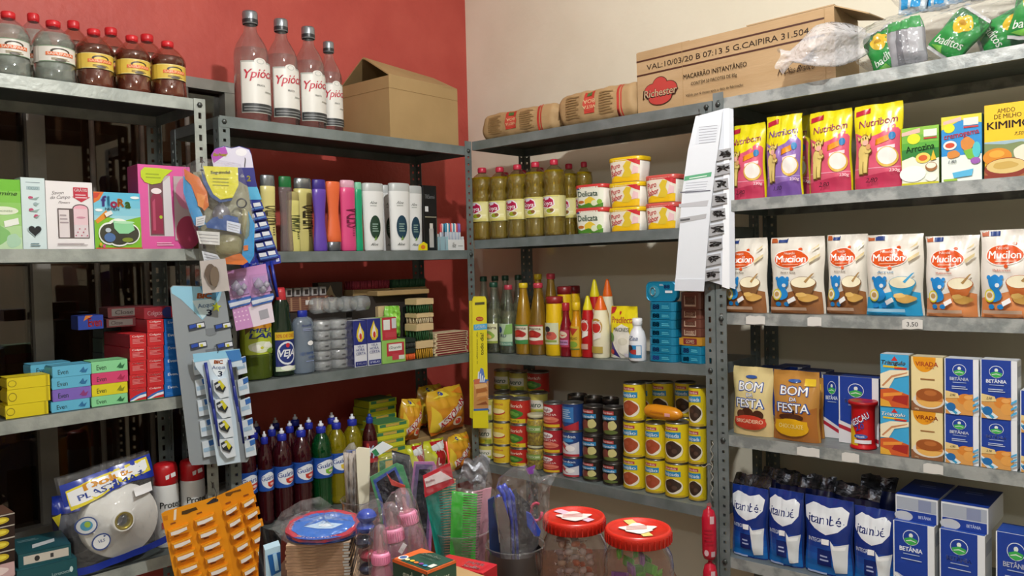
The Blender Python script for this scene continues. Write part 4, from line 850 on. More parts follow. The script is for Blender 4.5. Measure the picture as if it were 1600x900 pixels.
put('nes', bottle('cocoa_can', NEP, P('c4161e', .3), ([(.94, .905), (1, .91), (1, .965), (.96, .975), (.93, .97), (0, .97)], 'a8141c'), (.08, .88, .80, None, NES, 2.0)), UD, 3, 1326, 1373, 624, 708, .012, .08, 'red cocoa powder can with plastic lid standing before the milk cartons', 'cocoa can', None, True)
TRI = [('r', 0, .02, 1, 1, '3fa6d8'), ('p', [(.38, .88), (.5, .97), (.62, .88)], 'c8302c'), T('Triangulo', .46, .845, .075, '27343c', W=.86, b=.07, s=.2), T('Triangulo', .46, .848, .07, 'f6f6f6', W=.84, b=.02, s=.2), ('p', [(.1, .79), (.85, .77), (.8, .74), (.1, .75)], 'e0bc2c'), ('p', [(.5, .76), (.95, .76), (.9, .72), (.5, .73)], 'c8302c'),
       ('p', [(0, .35), (0, .62), (.35, .70), (1, .72), (1, .62), (.5, .55), (.3, .35)], 'efe4c4'), ('p', [(.05, .4), (.4, .6), (.95, .68), (.95, .66), (.42, .56), (.1, .38)], 'c88a5c'), ('p', [(0, 0), (1, 0), (1, .25), (.7, .3), (.4, .36), (0, .32)], 'cc5a2c'), ('p', [(.4, .12), (.95, .05), (.98, .24), (.5, .22)], 'a82c24'), ('p', [(.1, .25), (.8, .3), (.75, .24), (.1, .18)], 'e8943c'), ('p', [(0, 0), (.4, 0), (.3, .1), (0, .15)], 'e0a83c')]
VIR = [('r', 0, 0, 1, 1, 'ecd9a0'), ('e', .42, .98, .36, .26, 'e59a1c', 180, 360, 16), ('r', .06, .95, .78, .998, 'e59a1c'), T('VIRADA', .5, .87, .08, 'a8401c', W=.72, b=.05), T('DE LEITE', .6, .80, .03, 'a8401c', b=.02), ('l', .3, .58, .75, .64, 1, '9c6a3c'), ('r', 0, .0, 1, .18, '8c5c3c'), ('e', .55, .2, .5, .15, 'dcd6cc'), ('e', .58, .22, .42, .14, 'e8b25c'), ('r', .16, .2, 1.0, .3, 'c87a34'), ('e', .58, .31, .42, .12, '9c5424'), ('e', .62, .345, .2, .05, 'b86c34'), T('200g', .18, .04, .03, 'f0e0c0', b=.02)]
cT = carton('pudding_box', TRI, '3fa6d8', 'cfc9b8', 'dfe6ea'); cV = carton('pudding_box', VIR, 'ecd9a0', 'd8c890', 'e8dcb8')
G = 'milk and pudding boxes on the fourth shelf'
pile('cT', cT, UD, 3, 1376, 1421, [715, 636, 554], .015, .045, ['blue and orange boxed cream, lower one', 'blue and orange boxed cream, upper one'], 'food carton', G)
pile('cV', cV, UD, 3, 1424, 1474, [723, 643, 558], .012, .045, ['cream and orange caramel pudding box, lower one', 'cream and orange caramel pudding box, upper one'], 'food carton', G)
def BET(small=True):
    d = [('r', 0, 0, 1, 1, 'e9edf2'), ('r', .03, .0, .84, 1, '1c3f9c'), ('e', .44, .80, .2, .105, 'dfe6f0'), ('e', .44, .80, .185, .095, '1c3f9c'), ('e', .44, .83, .05, .03, 'e9f0ea'), ('p', [(.28, .78), (.44, .81), (.6, .78), (.58, .73), (.44, .70), (.3, .73)], '3fae54'), ('p', [(.32, .755), (.44, .775), (.56, .755), (.56, .745), (.44, .76), (.32, .745)], 'dff0e0'),
         T('BETÂNIA', .44, .64, .055, 'f0f4fa', W=.56, b=.05), ('l', .25, .57, .65, .60, 1, 'a8b8dc')]
    if small: d += [('l', .22, .46, .68, .53, 2, 'c8d4ec'), ('p', [(.03, 0), (.84, 0), (.84, .38), (.6, .36), (.4, .28), (.03, .42)], 'd89c54'), ('e', .62, .28, .24, .10, 'd98634'), ('e', .74, .18, .18, .10, 'e0a050'), ('e', .7, .32, .12, .04, 'e8a85c'), ('p', [(.03, .42), (.4, .38), (.45, .30), (.03, .28)], 'e6cc8c'), ('p', [(.03, .1), (.03, .24), (.5, .04), (.42, 0), (.2, 0)], 'dce8f0'), ('p', [(.03, .14), (.03, .2), (.4, .03), (.34, 0)], '3a9cc8'), ('e', .2, .13, .14, .075, '1f6cae'), ('p', [(.84, .30), (1, .36), (1, .32), (.84, .26)], '4fa8d8'), ('p', [(.84, .2), (1, .26), (1, .22), (.84, .16)], '4fa8d8'), ('p', [(.84, .1), (1, .16), (1, .12), (.84, .06)], '4fa8d8'), T('2,90', .25, .35, .04, '1a1a1a', s=.3)]
    else: d += [('l', .2, .50, .70, .53, 1, 'c8d4ec'), ('p', [(.03, 0), (.84, 0), (.84, .05), (.5, .2), (.1, .3), (.03, .3)], 'b8c2d4'), ('p', [(.03, .3), (.12, .28), (.3, .18), (.3, .15), (.03, .26)], 'e6eaf0')]
    return d
SB_ = [('g', .05, .02, .95, .98, 'dfe4ea', 'e8ecf0', 2), ('r', .1, .72, .9, .9, 'bcc4d0')]
cBS = carton('cream_carton', BET(), 'e9edf2', 'e2e6ea', 'e6eaee', SB_); cBL = carton('milk_carton', BET(False), 'e9edf2', 'e2e6ea', '2a4fa8', SB_)
pile('cBS', cBS, UD, 3, 1476, 1530, [731, 648, 561], .012, .045, ['blue and white cream carton, lower one, beside the caramel pudding boxes', 'blue and white cream carton, upper one, beside the caramel pudding boxes'], 'food carton', G)
pile('cBS', cBS, UD, 3, 1532, 1590, [742, 655, 563], .012, .045, ['second blue and white cream carton from the pudding boxes, lower', 'second blue and white cream carton from the pudding boxes, upper'], 'food carton', G)
pile('cBS', cBS, UD, 3, 1594, 1650, [750, 678, 612], .012, .045, ['blue and white cream carton cut by the frame, lower', 'blue and white cream carton cut by the frame, upper'], 'food carton', G)
G = 'milk cartons at the back of the fourth shelf'
RED_ = [('p', [(0, .0), (1, .0), (1, .14), (0, .34)], 'e2e2e6'), ('p', [(0, .28), (0, .22), (1, .04), (1, .10)], 'b3283c')]
cBR = carton('milk_carton', BET(False)[:9] + RED_, 'd9dde6', 'c8ccd4', '1d3a86', [('r', 0, 0, 1, 1, '1c3a8c')] + RED_)
for i, (x0, x1, yt, d) in enumerate(((1311, 1374, 585, .075), (1286, 1330, 574, .12), (1246, 1292, 566, .17), (1215, 1255, 572, .13), (1181, 1222, 566, .17))):
    put('cBR', cBR, UD, 3, x0, x1, yt, 690, d, .06, ['blue milk carton just behind the red cocoa can', 'blue milk carton left behind the cocoa can, third row', 'blue milk carton at the back above the golden pouch', 'blue milk carton close behind the golden pouch', 'blue milk carton at the back by the unit corner'][i], 'milk carton', G, H=.165 if i else .17)
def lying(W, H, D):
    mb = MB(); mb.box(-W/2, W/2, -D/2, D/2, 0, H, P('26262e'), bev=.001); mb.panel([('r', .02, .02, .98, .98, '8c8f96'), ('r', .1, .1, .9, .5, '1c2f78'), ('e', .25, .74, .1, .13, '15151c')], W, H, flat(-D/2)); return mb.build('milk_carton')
bb = UD.z(3, .6) + .115
for i, x in enumerate((1425, 1474, 1525)): put('lyc', lying, UD, 3, x-23, x+23, 526, 556, .10, .14, ['milk carton lying on its side behind the cream boxes, leftmost', 'milk carton lying on its side behind the cream boxes, middle', 'milk carton lying on its side behind the cream boxes, rightmost'][i], 'milk carton', G, base=None, H=.19)

# --- UD bottom shelf: milk powder bags and cartons
ITA = lambda: [('r', .02, .0, .98, .998, '17307c'), ('g', .02, .02, .98, .45, '1c6fc0', '1b3f94', 5), ('p', [(.03, .86), (.2, .93), (.55, .88), (.78, .92), (.93, .86), (.9, .70), (.75, .60), (.5, .54), (.25, .60), (.05, .72)], 'e6eaf0'), T('itambé', .46, .73, .115, '1b2a6c', W=.68, b=.03), T('INTEGRAL', .32, .46, .05, 'c9d4e8', W=.42, b=.03), ('r', .32, .13, .62, .35, '17286c'), ('l', .38, .2, .56, .3, 2, 'a8b4d8'),
      ('p', [(.60, .48), (.68, .42), (.96, .46), (.90, .08), (.68, .06)], 'dfe3e6'), ('p', [(.62, .45), (.7, .40), (.92, .43), (.90, .38), (.66, .36)], 'f4f6f8'), ('r', .42, .42, .58, .49, 'f0f0f2'), ('l', .1, .01, .5, .07, 1, 'a8b8dc')]
it = pouch('milk_powder_bag', ITA(), '2a3c78', 'stand', ph=.7, wr=.0035, rough=.16, top=1.0, back='8a8a90'); it2 = pouch('milk_powder_bag', ITA(), '2a3c78', 'stand', ph=2.9, wr=.0035, rough=.16, top=1.0, back='8a8a90')
G = 'blue milk powder bags on the bottom shelf'
for i, (x0, x1, yt, yb) in enumerate(((1139, 1196, 764, 873), (1196, 1252, 770, 882), (1253, 1330, 782, 898), (1325, 1396, 798, 905))):
    put('it%d' % (i % 2), (it, it2)[i % 2], UD, 4, x0, x1, yt, yb, .02, .055, f'{ORD[i]} of four blue milk powder bags in front', 'milk powder bag', G)
M_FOIL = noisy('crumpled_foil', ('3c3f4c', '8d8f98'), 30, .25, metal=.8, bump=.5, bscale=50)
def bagtop(seed):
    def f(W, H, D):
        fn = pouch_fn(W, H, D, 'stand', seed, .006, .86); mb = MB(); nu, nv = 14, 20; nb = 17
        mb.grid(lambda a, b: fn((a-.5)*W, b*H*.86, 0), nu, nb, P('14235c', .3)); mb.grid(lambda a, b: fn((.5-a)*W, b*H*.86, 0, 1), nu, nb, P('14235c', .3))
        mb.grid(lambda a, b: (lambda p: (p[0], p[1] + .02*b, p[2] + .004*math.sin(9*a+seed)))(fn((a-.5)*W, H*(.86 + .14*b), 0)), nu, 4, M_FOIL); mb.grid(lambda a, b: (lambda p: (p[0], p[1] + .02*b + .001, p[2] + .004*math.sin(-9*(1-a)+seed)))(fn((.5-a)*W, H*(.86 + .14*b), 0, 1)), nu, 4, M_FOIL)
        return mb.build('milk_powder_bag')
    return f
for i, (x0, x1, yt, d) in enumerate(((1142, 1200, 758, .085), (1192, 1262, 748, .12), (1228, 1300, 770, .09), (1262, 1336, 756, .15), (1300, 1372, 778, .10), (1336, 1398, 760, .17), (1186, 1244, 740, .19))):
    put('bt%d' % (i % 3), bagtop(i*1.7), UD, 4, x0, x1, yt, 880, d, .04, ['dark bag with crumpled foil top behind the first milk powder bag', 'dark foil-topped bag behind the second milk powder bag', 'dark foil-topped bag between second and third milk powder bags', 'dark foil-topped bag further behind the third milk powder bag', 'dark foil-topped bag right behind the fourth milk powder bag', 'dark foil-topped bag farthest back towards the milk cartons', 'dark foil-topped bag farthest back near the unit corner'][i], 'milk powder bag', 'milk powder bags in the rows behind', H=.20 + (i % 3)*.012)
G = 'milk cartons on the bottom shelf'
for i, (x0, x1, yt, yb) in enumerate(((1396, 1461, 818, 912), (1468, 1540, 832, 925), (1556, 1630, 836, 940))):
    put('cBL', cBL, UD, 4, x0, x1, yt, yb, .015, .07, ['tall blue milk carton nearest the milk powder bags', 'tall blue milk carton, middle of three on the bottom shelf', 'tall blue milk carton on the bottom shelf cut by the frame'][i], 'milk carton', G)
BTOP = [('r', .0, .0, 1, 1, '1c3f9c'), ('l', .3, .6, .7, .8, 2, '7c90cc')]; BFR = [('r', .03, .42, .97, .93, 'aab2c0'), ('r', .55, .45, .85, .9, '8a94b4'), ('r', .03, .0, .97, .40, '1c3f9c'), T('BETÂNIA', .7, .2, .12, 'c8d4ec', W=.3, b=.03), ('e', .2, .16, .22, .2, 'c4c8ce')]
cBT = carton('milk_carton', BFR, 'e6eaf0', 'd9dde4', 'e6eaf0', None, BTOP)
for i, (x0, x1, yt, yb, d) in enumerate(((1399, 1466, 777, 820, .03), (1470, 1545, 789, 834, .03))):
    z0 = UD.hit((x0+x1)/2, yb, d).z; put('cBT', cBT, UD, 4, x0, x1, yt, yb, d, .16, ['milk carton lying endwise on the first tall carton', 'milk carton lying endwise on the second tall carton'][i], 'milk carton', G, base=[o for o in C.objects if o.name.startswith('milk_carton') and o.get('label', '').startswith(['tall blue milk carton nearest', 'tall blue milk carton, middle'][i])][0]['_t'] + .001)

# --- top of UD: clear sack with green snack bags and a sack with blue packets
SNK = [('r', .02, .02, .98, .98, '1f8a3a'), ('p', [(.0, .5), (.5, .98), (1, .7), (1, .98), (0, .98)], '17602c'), blob(.45, .68, .26, .18, 'dfb92c', 1), ('e', .42, .70, .1, .05, 'b98a1c'), T('baditos', .5, .3, .16, 'dfe8dc', W=.8, b=.02, s=.2, r=12), ('p', [(.1, .1), (.5, .05), (.4, .18)], '7cc84a'), ('r', .02, .0, .98, .06, 'c8c8c8'), ('r', .02, .94, .98, 1, 'c8c8c8')]
SN2 = [('r', .02, .02, .98, .98, '9a9a9e'), ('p', [(.2, .05), (.3, .95), (.45, .95), (.4, .05)], '6c6c72'), ('r', .6, .2, .95, .8, 'b4b4b8'), ('p', [(0, .8), (1, .7), (1, 1), (0, 1)], '1f8a3a')]
SN3 = [('r', .02, .02, .98, .98, 'b8c4cc'), ('r', .1, .1, .36, .9, '2a96d0'), ('r', .46, .1, .8, .9, '2a96d0'), ('r', .85, .1, .95, .9, 'd8e4ec')]
def lie(key, fn, px, py, dep, zoff, W, H, D, rx, rz, ry, label, cat, group):
    if key not in PROTO: PROTO[key] = [fn(W, H, D), W, H, D, False]
    pr = PROTO[key]; o = pr[0] if not pr[4] else copy_tree(pr[0]); pr[4] = True
    p = UD.hit(px, py, dep); s = UD.s(p); o.location = UD.p(s, dep, UD.z(0, s) + zoff); o.rotation_euler = (Matrix.Rotation(UD.rz, 3, 'Z') @ Matrix.Rotation(rx, 3, 'X') @ Matrix.Rotation(ry, 3, 'Y')).to_euler(); tag(o, label, cat, group); return o
G = 'snack packets in the clear sacks'
sn = pouch('snack_bag', SNK, '1c7c34', 'pillow', ph=1, wr=.006, rough=.2); sm_ = pouch('snack_bag', SN2, '8a8a8e', 'pillow', ph=2, wr=.007, rough=.2); sb = pouch('snack_bag', SN3, 'a8b8c4', 'pillow', ph=3, wr=.005, rough=.2)
for i, (k, f_, px, py, dep, zo, ry, lb) in enumerate((('sn', sn, 1396, 96, .09, .012, -.35, 'green corn snack bag tilted at the left end of the sack'), ('sn2', sm_, 1422, 92, .07, .012, -.15, 'silver-backed snack bag beside the leftmost green one'), ('sn', sn, 1468, 84, .045, .014, .75, 'green corn snack bag leaning with yellow shape, centre of the sack'),
        ('sn', sn, 1528, 72, .085, .035, 1.25, 'green corn snack bag lying sideways with its white lettering up'), ('sn', sn, 1604, 60, .045, .016, .25, 'green corn snack bag beside the frame edge'))):
    lie(k, f_, px, py, dep, zo, .082, .115, .035, -.12, 0, ry, lb, 'snack bag', G)
for i, (px, ry) in enumerate(((1425, .06), (1462, .03), (1500, -.03), (1540, .04), (1582, .02))):
    lie('sb', sb, px, 60, .11 + .02*(i % 2), .145, .066, .10, .02, -.25, 0, ry, f'{ORD[i]} of the blue and silver packets in the upper clear sack', 'snack packet', G)
def sack(u, x0, x1, dep, z0, z1, D, seed, name, lab, neck=None):
    a, b = u.s(u.hit(x0, 90, dep)), u.s(u.hit(x1, 60, dep)); root = empty(name, lab, 'plastic sack'); mb = MB(); W = abs(b-a)
    def fn(a_, b_):
        th = 2*PI*a_; x = (b_-.5)*W; u_ = abs(2*b_-1); k = (max(0, 1-u_**4))**.5*.92 + .05
        w_ = 1 + .10*math.sin(5*th + 9*b_ + seed)*math.sin(13*b_ + seed) + .05*math.sin(11*th + 31*b_)
        c, s_ = math.cos(th), math.sin(th); return (x, D/2*c*k*w_, max(.0015, (z1-z0)/2*(1 + s_*k*w_)))
    mb.grid(fn, 40, 44, FILM(.08)); mb.build('plastic_film', root)
    if neck:
        n = MB(); 
        def fn2(a_, b_):
            th = 2*PI*a_; k = .02 + .055*abs(math.sin(PI*b_*1.0 + .5)); k *= .62; return (-W/2 + .04 - .17*b_ + .008*math.sin(3*th), -.03 - .10*min(1, b_*2.2) + k*.6*math.cos(th)*(1+.2*math.sin(5*th+8*b_)), .085 - .035*b_ + k*math.sin(th)*(1+.2*math.sin(4*th+6*b_)))
        n.grid(fn2, 28, 18, clear('fdfdfe', .34, .08, 'f4f4f8', .9, 1.0)); n.build('gathered_neck', root)
    s = (a+b)/2; root.location = u.p(s, dep, z0); root.rotation_euler = (0, 0, u.rz)
    return root
zs = UD.z(0, .5)
sack(UD, 1332, 1710, .085, zs + .002, zs + .138, .22, 1.0, 'clear_sack', 'clear plastic sack with gathered neck full of green snack bags', True)
sack(UD, 1392, 1720, .12, zs + .140, zs + .27, .15, 4.0, 'clear_sack', 'clear plastic sack of blue packets lying on top of the green one')
# ================================================================== left wall, goods on the shelves (units UA and UB)
M_GLS = clear('eef4f4', .02, .02, 'ffffff', 0, 1.6)
# --- UA top: squat spirit bottles
SQ = [(0, 0), (.86, 0), (.97, .03), (1, .10), (.97, .30), (.93, .32), (.93, .57), (1, .60), (1, .66), (.88, .74), (.62, .83), (.36, .89), (.28, .91), (.27, .94)]
def ribs(root, W, H, D): pass
BLK = '3a2c1c'
SAP = lambda bg, c2: [('r', 0, 0, 1, 1, bg), ('r', 0, .0, 1, .04, c2), ('r', 0, .96, 1, 1, c2), ('e', .5, .66, .22, .20, BLK), ('e', .5, .62, .17, .15, bg), ('p', [(.18, .38), (.82, .38), (.82, .60), (.18, .60)], 'd8662c'), T('SAPUPARA', .5, .49, .17, 'f0b88c' if bg != 'dcd8d0' else 'f2d8c8', W=.58, b=.03), ('l', .3, .12, .7, .28, 2, '8a7a4a'), ('e', .5, .10, .12, .08, '5a5248')]
cap_ = [([(.30, .905), (.34, .91), (.35, .94), (.35, .985), (.31, 1), (0, 1)], 'c81f28'), ([(.28, .90), (.33, .90), (.33, .908), (.28, .908)], 'b01820')]
M_RUM = noisy('amber_spirit', ('4e1e0c', '6e2c10'), 9, .08, coat=.6); M_CLQ = clear('eef0ea', .26, .05, 'd4d6cc', 0, .8)
rum = bottle('spirit_bottle', SQ, clear('f0ddd0', .03, .04, 'b09080', 0, 1.7), cap_, (.325, .565, .935, 'd8b84a', SAP('d8b84a', 'e8d890'), 2.2), (.72, M_RUM), extra=ribs)
cac = bottle('spirit_bottle', SQ, M_GLS, cap_, (.325, .565, .935, 'dcd8d0', SAP('dcd8d0', '6a8a6a'), 2.2), (.78, M_CLQ))
G = 'squat spirit bottles on the top shelf'
for i, (k, f_, x0, x1, yt, yb) in enumerate((('cac', cac, -18, 50, 20, 119), ('cac', cac, 52, 120, 34, 127), ('rum', rum, 119, 179, 47, 134), ('rum', rum, 181, 236, 57, 143), ('rum', rum, 237, 291, 66, 150))):
    put(k, f_, UA, 0, x0, x1, yt, yb, .02, .11, ['clear squat spirit bottle cut by the left frame edge', 'clear squat spirit bottle with white label beside the brown ones', 'brown squat spirit bottle next to the clear ones', 'middle one of the three brown squat spirit bottles', 'brown squat spirit bottle at the shelf end, rightmost'][i], 'spirit bottle', G, True)
for i, (x, yt) in enumerate(((56, 47), (118, 58), (176, 70), (232, 78))):
    put('cac' if i < 1 else 'rum', None, UA, 0, x-28, x+28, yt, 135, .15, .11, ['clear spirit bottle with red cap behind the first two bottles', 'brown spirit bottle behind, between clear and brown bottles', 'brown spirit bottle behind the first two brown ones', 'brown spirit bottle behind the rightmost pair'][i], 'spirit bottle', G, True, H=.20)

# --- UB top: four tall cachaça bottles and an open carton
YP = [(0, .0), (.9, 0), (1, .012), (1, .60), (.97, .64), (.84, .70), (.60, .765), (.42, .81), (.36, .84), (.34, .90)]
YLAB = [('r', 0, 0, 1, .94, 'a8aaa4'), ('r', .03, .02, .97, .91, 'dcdad4'), ('e', .5, .93, .16, .065, 'dcdad4'), ('e', .5, .93, .10, .045, 'b0b4b0'), ('e', .5, .93, .08, .035, 'dcdad4'), T('Ypióca', .5, .72, .16, 'b82c40', W=.80, b=.035, s=.35, r=5), T('PRATA', .5, .50, .035, '6a6a6a', W=.2, b=.01), ('l', .6, .38, .9, .44, 1, 'a0a098'), ('r', .03, .02, .97, .17, '2c2e30'), ('l', .08, .05, .92, .15, 2, '7a7c7c')]
M_SILV = P('8e949a', .28, .7)
yp = bottle('cachaca_bottle', YP, M_GLS, [([(.42, .885), (.44, .89), (.44, .985), (.40, 1), (0, 1)], M_SILV), ([(.445, .895), (.447, .897), (.447, .925), (.445, .927)], '24262a')], (.07, .56, 1.0, None, YLAB, 2.3), (.66, clear('f4f8f8', .02, .05, 'e8ecec', 0, .4)), nameb='glass_body')
G = 'tall clear cachaca bottles on the top shelf'
for i, (x0, x1, yt, yb) in enumerate(((370, 421, 20, 187), (421, 466, 32, 195), (464, 507, 44, 201), (500, 534, 67, 206))):
    put('yp', yp, UB, 0, x0, x1, yt, yb, (.025, .025, .025, .045)[i], .075, ['tall clear cachaca bottle at the shelf end, tallest in view', 'tall clear cachaca bottle, second from the shelf end', 'tall clear cachaca bottle, third from the shelf end', 'tall clear cachaca bottle touching the cardboard box'][i], 'spirit bottle', G, True)
def open_box(u, x0, x1, x2, dep, ztop, lab):
    pass
# corner of the box nearest the viewer at x 610; its long side runs back to the wall corner, its short side to the bottles
zb_ = UB.z(0, .3) + .001; c0 = UB.hit(610, 215, .015)
def on_z(px, py, z): r = ray(px, py); return EYE + r * ((z - CAM_H) / r.z)
qa = UB.p(UB.s(c0), .015, zb_)
s_l = UB.s(UB.hit(533, 207, .015)); s_r = UB.s(UB.hit(722, 225, .03))
e1 = (UB.p(s_l, .16, zb_) - qa); e1.z = 0
hB = (UB.hit(612, 118, .015).z - zb_)
# footprint: front corner qa, long side to the right along the shelf, short side going back left
lo = UB.p(s_r + .012, .035, zb_); dlo = (lo - qa); dlo.z = 0; wl_ = dlo.length; dn = Vector((-dlo.y, dlo.x, 0)).normalized(); dp = .235
def card_box():
    root = empty('cardboard_box', 'open plain brown cardboard box with raised flap beside the bottles', 'cardboard box'); t = .0045
    mb = MB(); mb.box(0, wl_, 0, t, 0, hB, M_CARD2); mb.box(0, wl_, dp-t, dp, 0, hB, M_CARD2); mb.box(0, t, t, dp-t, 0, hB, M_CARD2); mb.box(wl_-t, wl_, t, dp-t, 0, hB, M_CARD2); mb.box(t, wl_-t, t, dp-t, 0, t, M_CARD2)
    mb.box(0, wl_, -.0006, 0, hB*.80, hB*.806, P('86693f', .8)); mb.box(-.0006, 0, 0, dp, hB*.80, hB*.806, P('86693f', .8)); mb.build('carton_body', root)
    def quad(name, V, tt=.004):
        m = MB(); V2 = [(x, y, z+tt) for x, y, z in V]; m.raw(V + V2, [(0,3,2,1), (4,5,6,7), (0,1,5,4), (1,2,6,5), (2,3,7,6), (3,0,4,7)], M_CARD2); m.build(name, root)
    quad('flap', [(0, 0, hB), (wl_, 0, hB*.995), (wl_*.99, dp*.48, hB + .055), (-.004, dp*.50, hB + .073)])
    quad('flap', [(0, dp, hB), (wl_, dp, hB), (wl_, dp*.56, hB + .050), (0, dp*.54, hB + .072)])
    return root
cb_ = card_box(); cb_.location = qa; cb_.rotation_euler = (0, 0, math.atan2(dlo.y, dlo.x))

# --- UA second shelf: gift boxes
G1 = [('g', 0, 0, 1, 1, 'bcd8b0', '6cb82c', 6), blob(.3, .2, .35, .14, '7fb86c', 1), blob(.75, .12, .2, .1, 'a8ccb0', 2), ('e', .5, .55, .42, .06, 'dfe8d0'), T('Jasmine', .5, .80, .06, '3c5a2c', W=.8, s=.3, b=.01), T('Sabonete', .5, .55, .035, '8a9a7a', W=.5), ('p', [(.5, .40), (.9, .45), (.92, .36), (.52, .31)], 'e8ece4')]
put('g1', carton('gift_box', G1, '8cc860', '5a9030', 'a8d080'), UA, 1, -22, 36, 280, 388, .03, .06, 'green gift box cut by the left frame edge', 'gift box')
G2 = [('r', 0, 0, 1, 1, 'cfe0e2'), ('l', .2, .93, .8, .95, 1, '6a8088'), ('r', .22, .83, .78, .88, 'a4babf'), T('CICLO', .5, .855, .035, '6a8890', W=.4)] + [x for k in range(4) for x in (blob(.38 + .2*(k % 2), .72 - .085*k, .10, .022, 'b8446a' if k != 1 else '9cb0b4', k), ('p', [(.3 + .2*(k % 2), .70 - .085*k), (.75, .735 - .085*k), (.62, .69 - .085*k)], '8fa8a4'))] + [heart(.5, .26, .098, 'b8ccd0', 3.2), heart(.5, .26, .088, '15181c', 3.2), ('l', .3, .04, .7, .10, 2, '5a7a84')]
put('g2', carton('gift_box', G2, 'cfe0e2', 'a8bcc0', 'cfe0e2'), UA, 1, 33, 74, 278, 388, .028, .05, 'narrow pale blue gift box with black heart window', 'gift box')
G3 = [('r', 0, 0, 1, 1, 'e9e5e6'), T('Savon', .25, .83, .05, '4a3c3c', s=.4, r=4), T('do Campo', .30, .765, .05, '4a3c3c', W=.42, s=.4, r=4), T('Flowers', .38, .69, .035, '6a5c5c', s=.5), ('p', [(.58, .92), (.90, .92), (.90, .78), (.95, .78), (.75, .70), (.55, .78), (.58, .78)], 'bf2c40'), T('GRÁTIS', .74, .88, .045, 'f4e8ea', W=.28, b=.04), ('l', .62, .76, .88, .84, 2, 'e8c0c8'),
      ('r', .23, .16, .90, .60, '564846'), ('e', .72, .60, .175, .07, '564846'), ('e', .72, .60, .155, .055, 'e6a8b8'), ('r', .25, .17, .47, .58, 'ddd4d6'), ('r', .565, .17, .875, .60, 'e3c4cc'), ('r', .565, .17, .875, .36, 'd9cdd2'), ('l', .27, .38, .45, .54, 3, 'a89ca0'), ('e', .72, .47, .1, .015, 'c88ca0'), ('l', .2, .055, .85, .10, 2, 'a09498')] + [('e', .6 + .04*k, .2 + .05*(k % 3), .015, .01, 'b8506c') for k in range(7)]
put('g3', carton('gift_box', G3, 'e9e5e6', 'c8c4c4', 'e9e5e6'), UA, 1, 70, 148, 284, 388, .026, .06, 'white gift box showing two pink tins in its window', 'gift box')
G4 = [('g', 0, .45, 1, 1, '9ccfdc', '5cb8d8', 4), ('p', [(0, .5), (.3, .56), (.62, .50), (1, .58), (1, 0), (0, 0)], '7cb82c'), ('p', [(0, 1), (.22, 1), (.12, .86), (0, .8)], 'd8722c'), ('p', [(0, .98), (.15, .99), (.08, .90), (0, .88)], 'c8402c'), ('p', [(.02, .5), (.25, .68), (.34, .60), (.06, .44)], 'e0902c'), ('e', .88, .92, .1, .025, 'eef4f4'), ('e', .1, .68, .08, .025, 'eef4f4'),
      T('f', .21, .84, .17, '6a5cb0', b=.1), T('l', .31, .84, .17, '4aa0c8', b=.1), T('o', .42, .81, .15, 'd84c7c', b=.1), T('R', .57, .82, .13, 'e0822c', b=.1), T('a', .72, .81, .15, '5c8c3c', b=.1), T('NENEN', .38, .705, .045, '2c4c6c', W=.3, b=.03),
      ('e', .30, .27, .23, .20, 'eef2ea'), ('e', .72, .27, .24, .19, 'eef2ea'), ('e', .5, .38, .25, .16, 'eef2ea'), ('e', .5, .16, .22, .12, 'eef2ea'), ('e', .30, .27, .205, .17, '3c3c30'), ('e', .72, .27, .215, .165, '3c3c30'), ('e', .5, .36, .22, .13, '3c3c30'), ('e', .5, .17, .20, .10, '34342a'),
      ('e', .30, .2, .12, .08, '4a6ca0'), ('e', .27, .33, .06, .04, 'b8c4cc'), ('e', .68, .16, .12, .04, '7a8a2c'), ('p', [(.38, .50), (.80, .46), (.84, .34), (.7, .27), (.5, .27), (.40, .36)], '8ccf9c'), ('e', .62, .47, .22, .025, 'b0e0b8'), ('p', [(.2, .62), (.34, .68), (.38, .62), (.24, .56)], 'e8e8e4'), ('r', 0, 0, 1, .02, 'c8402c'), ('e', .1, .08, .03, .03, 'd8a02c'), ('e', .17, .05, .03, .03, 'd84c8c')]
put('g4', carton('gift_box', G4, '7cb82c', '4a8cb0', '5cb8d8'), UA, 1, 143, 222, 301, 387, .022, .06, 'colourful baby gift box with sky, meadow and cloud window', 'gift box')
G5 = [('r', 0, 0, 1, 1, 'd8569c'), ('r', .18, .15, .60, .88, 'b8a8ac'), ('r', .20, .16, .46, .88, '6e4a50'), ('p', [(.46, .15), (.64, .15), (.60, .88), (.46, .80)], 'd0ccd0'), ('p', [(.22, .18), (.44, .18), (.44, .60), (.39, .66), (.27, .66), (.22, .60)], '8c2444'), ('p', [(.25, .22), (.30, .22), (.30, .6), (.25, .56)], 'b04464'), ('e', .33, .69, .10, .035, 'ecdfe2'), ('r', .28, .68, .38, .72, 'ecdfe2'), ('e', .40, .38, .03, .02, 'a8c02c'),
      ('p', [(.05, .92), (.12, .965), (.40, .965), (.66, .95), (.5, .87), (.42, .79), (.25, .765), (.12, .79), (.05, .85)], 'b9cc1c'), ('l', .14, .84, .42, .92, 2, '93a414'), ('r', .66, .10, .98, .88, 'b8a4a8'), ('e', .92, .68, .22, .20, 'cc7c9c'), ('e', .92, .20, .24, .20, 'a83c5c'), ('l', .30, .04, .62, .09, 2, 'e8b8d0')]
put('g5', carton('gift_box', G5, 'd8569c', 'a8386c', 'd8569c'), UA, 1, 216, 302, 259, 387, .02, .08, 'tall pink gift box with lime leaf and red bottle window', 'gift box', rz=-.07)

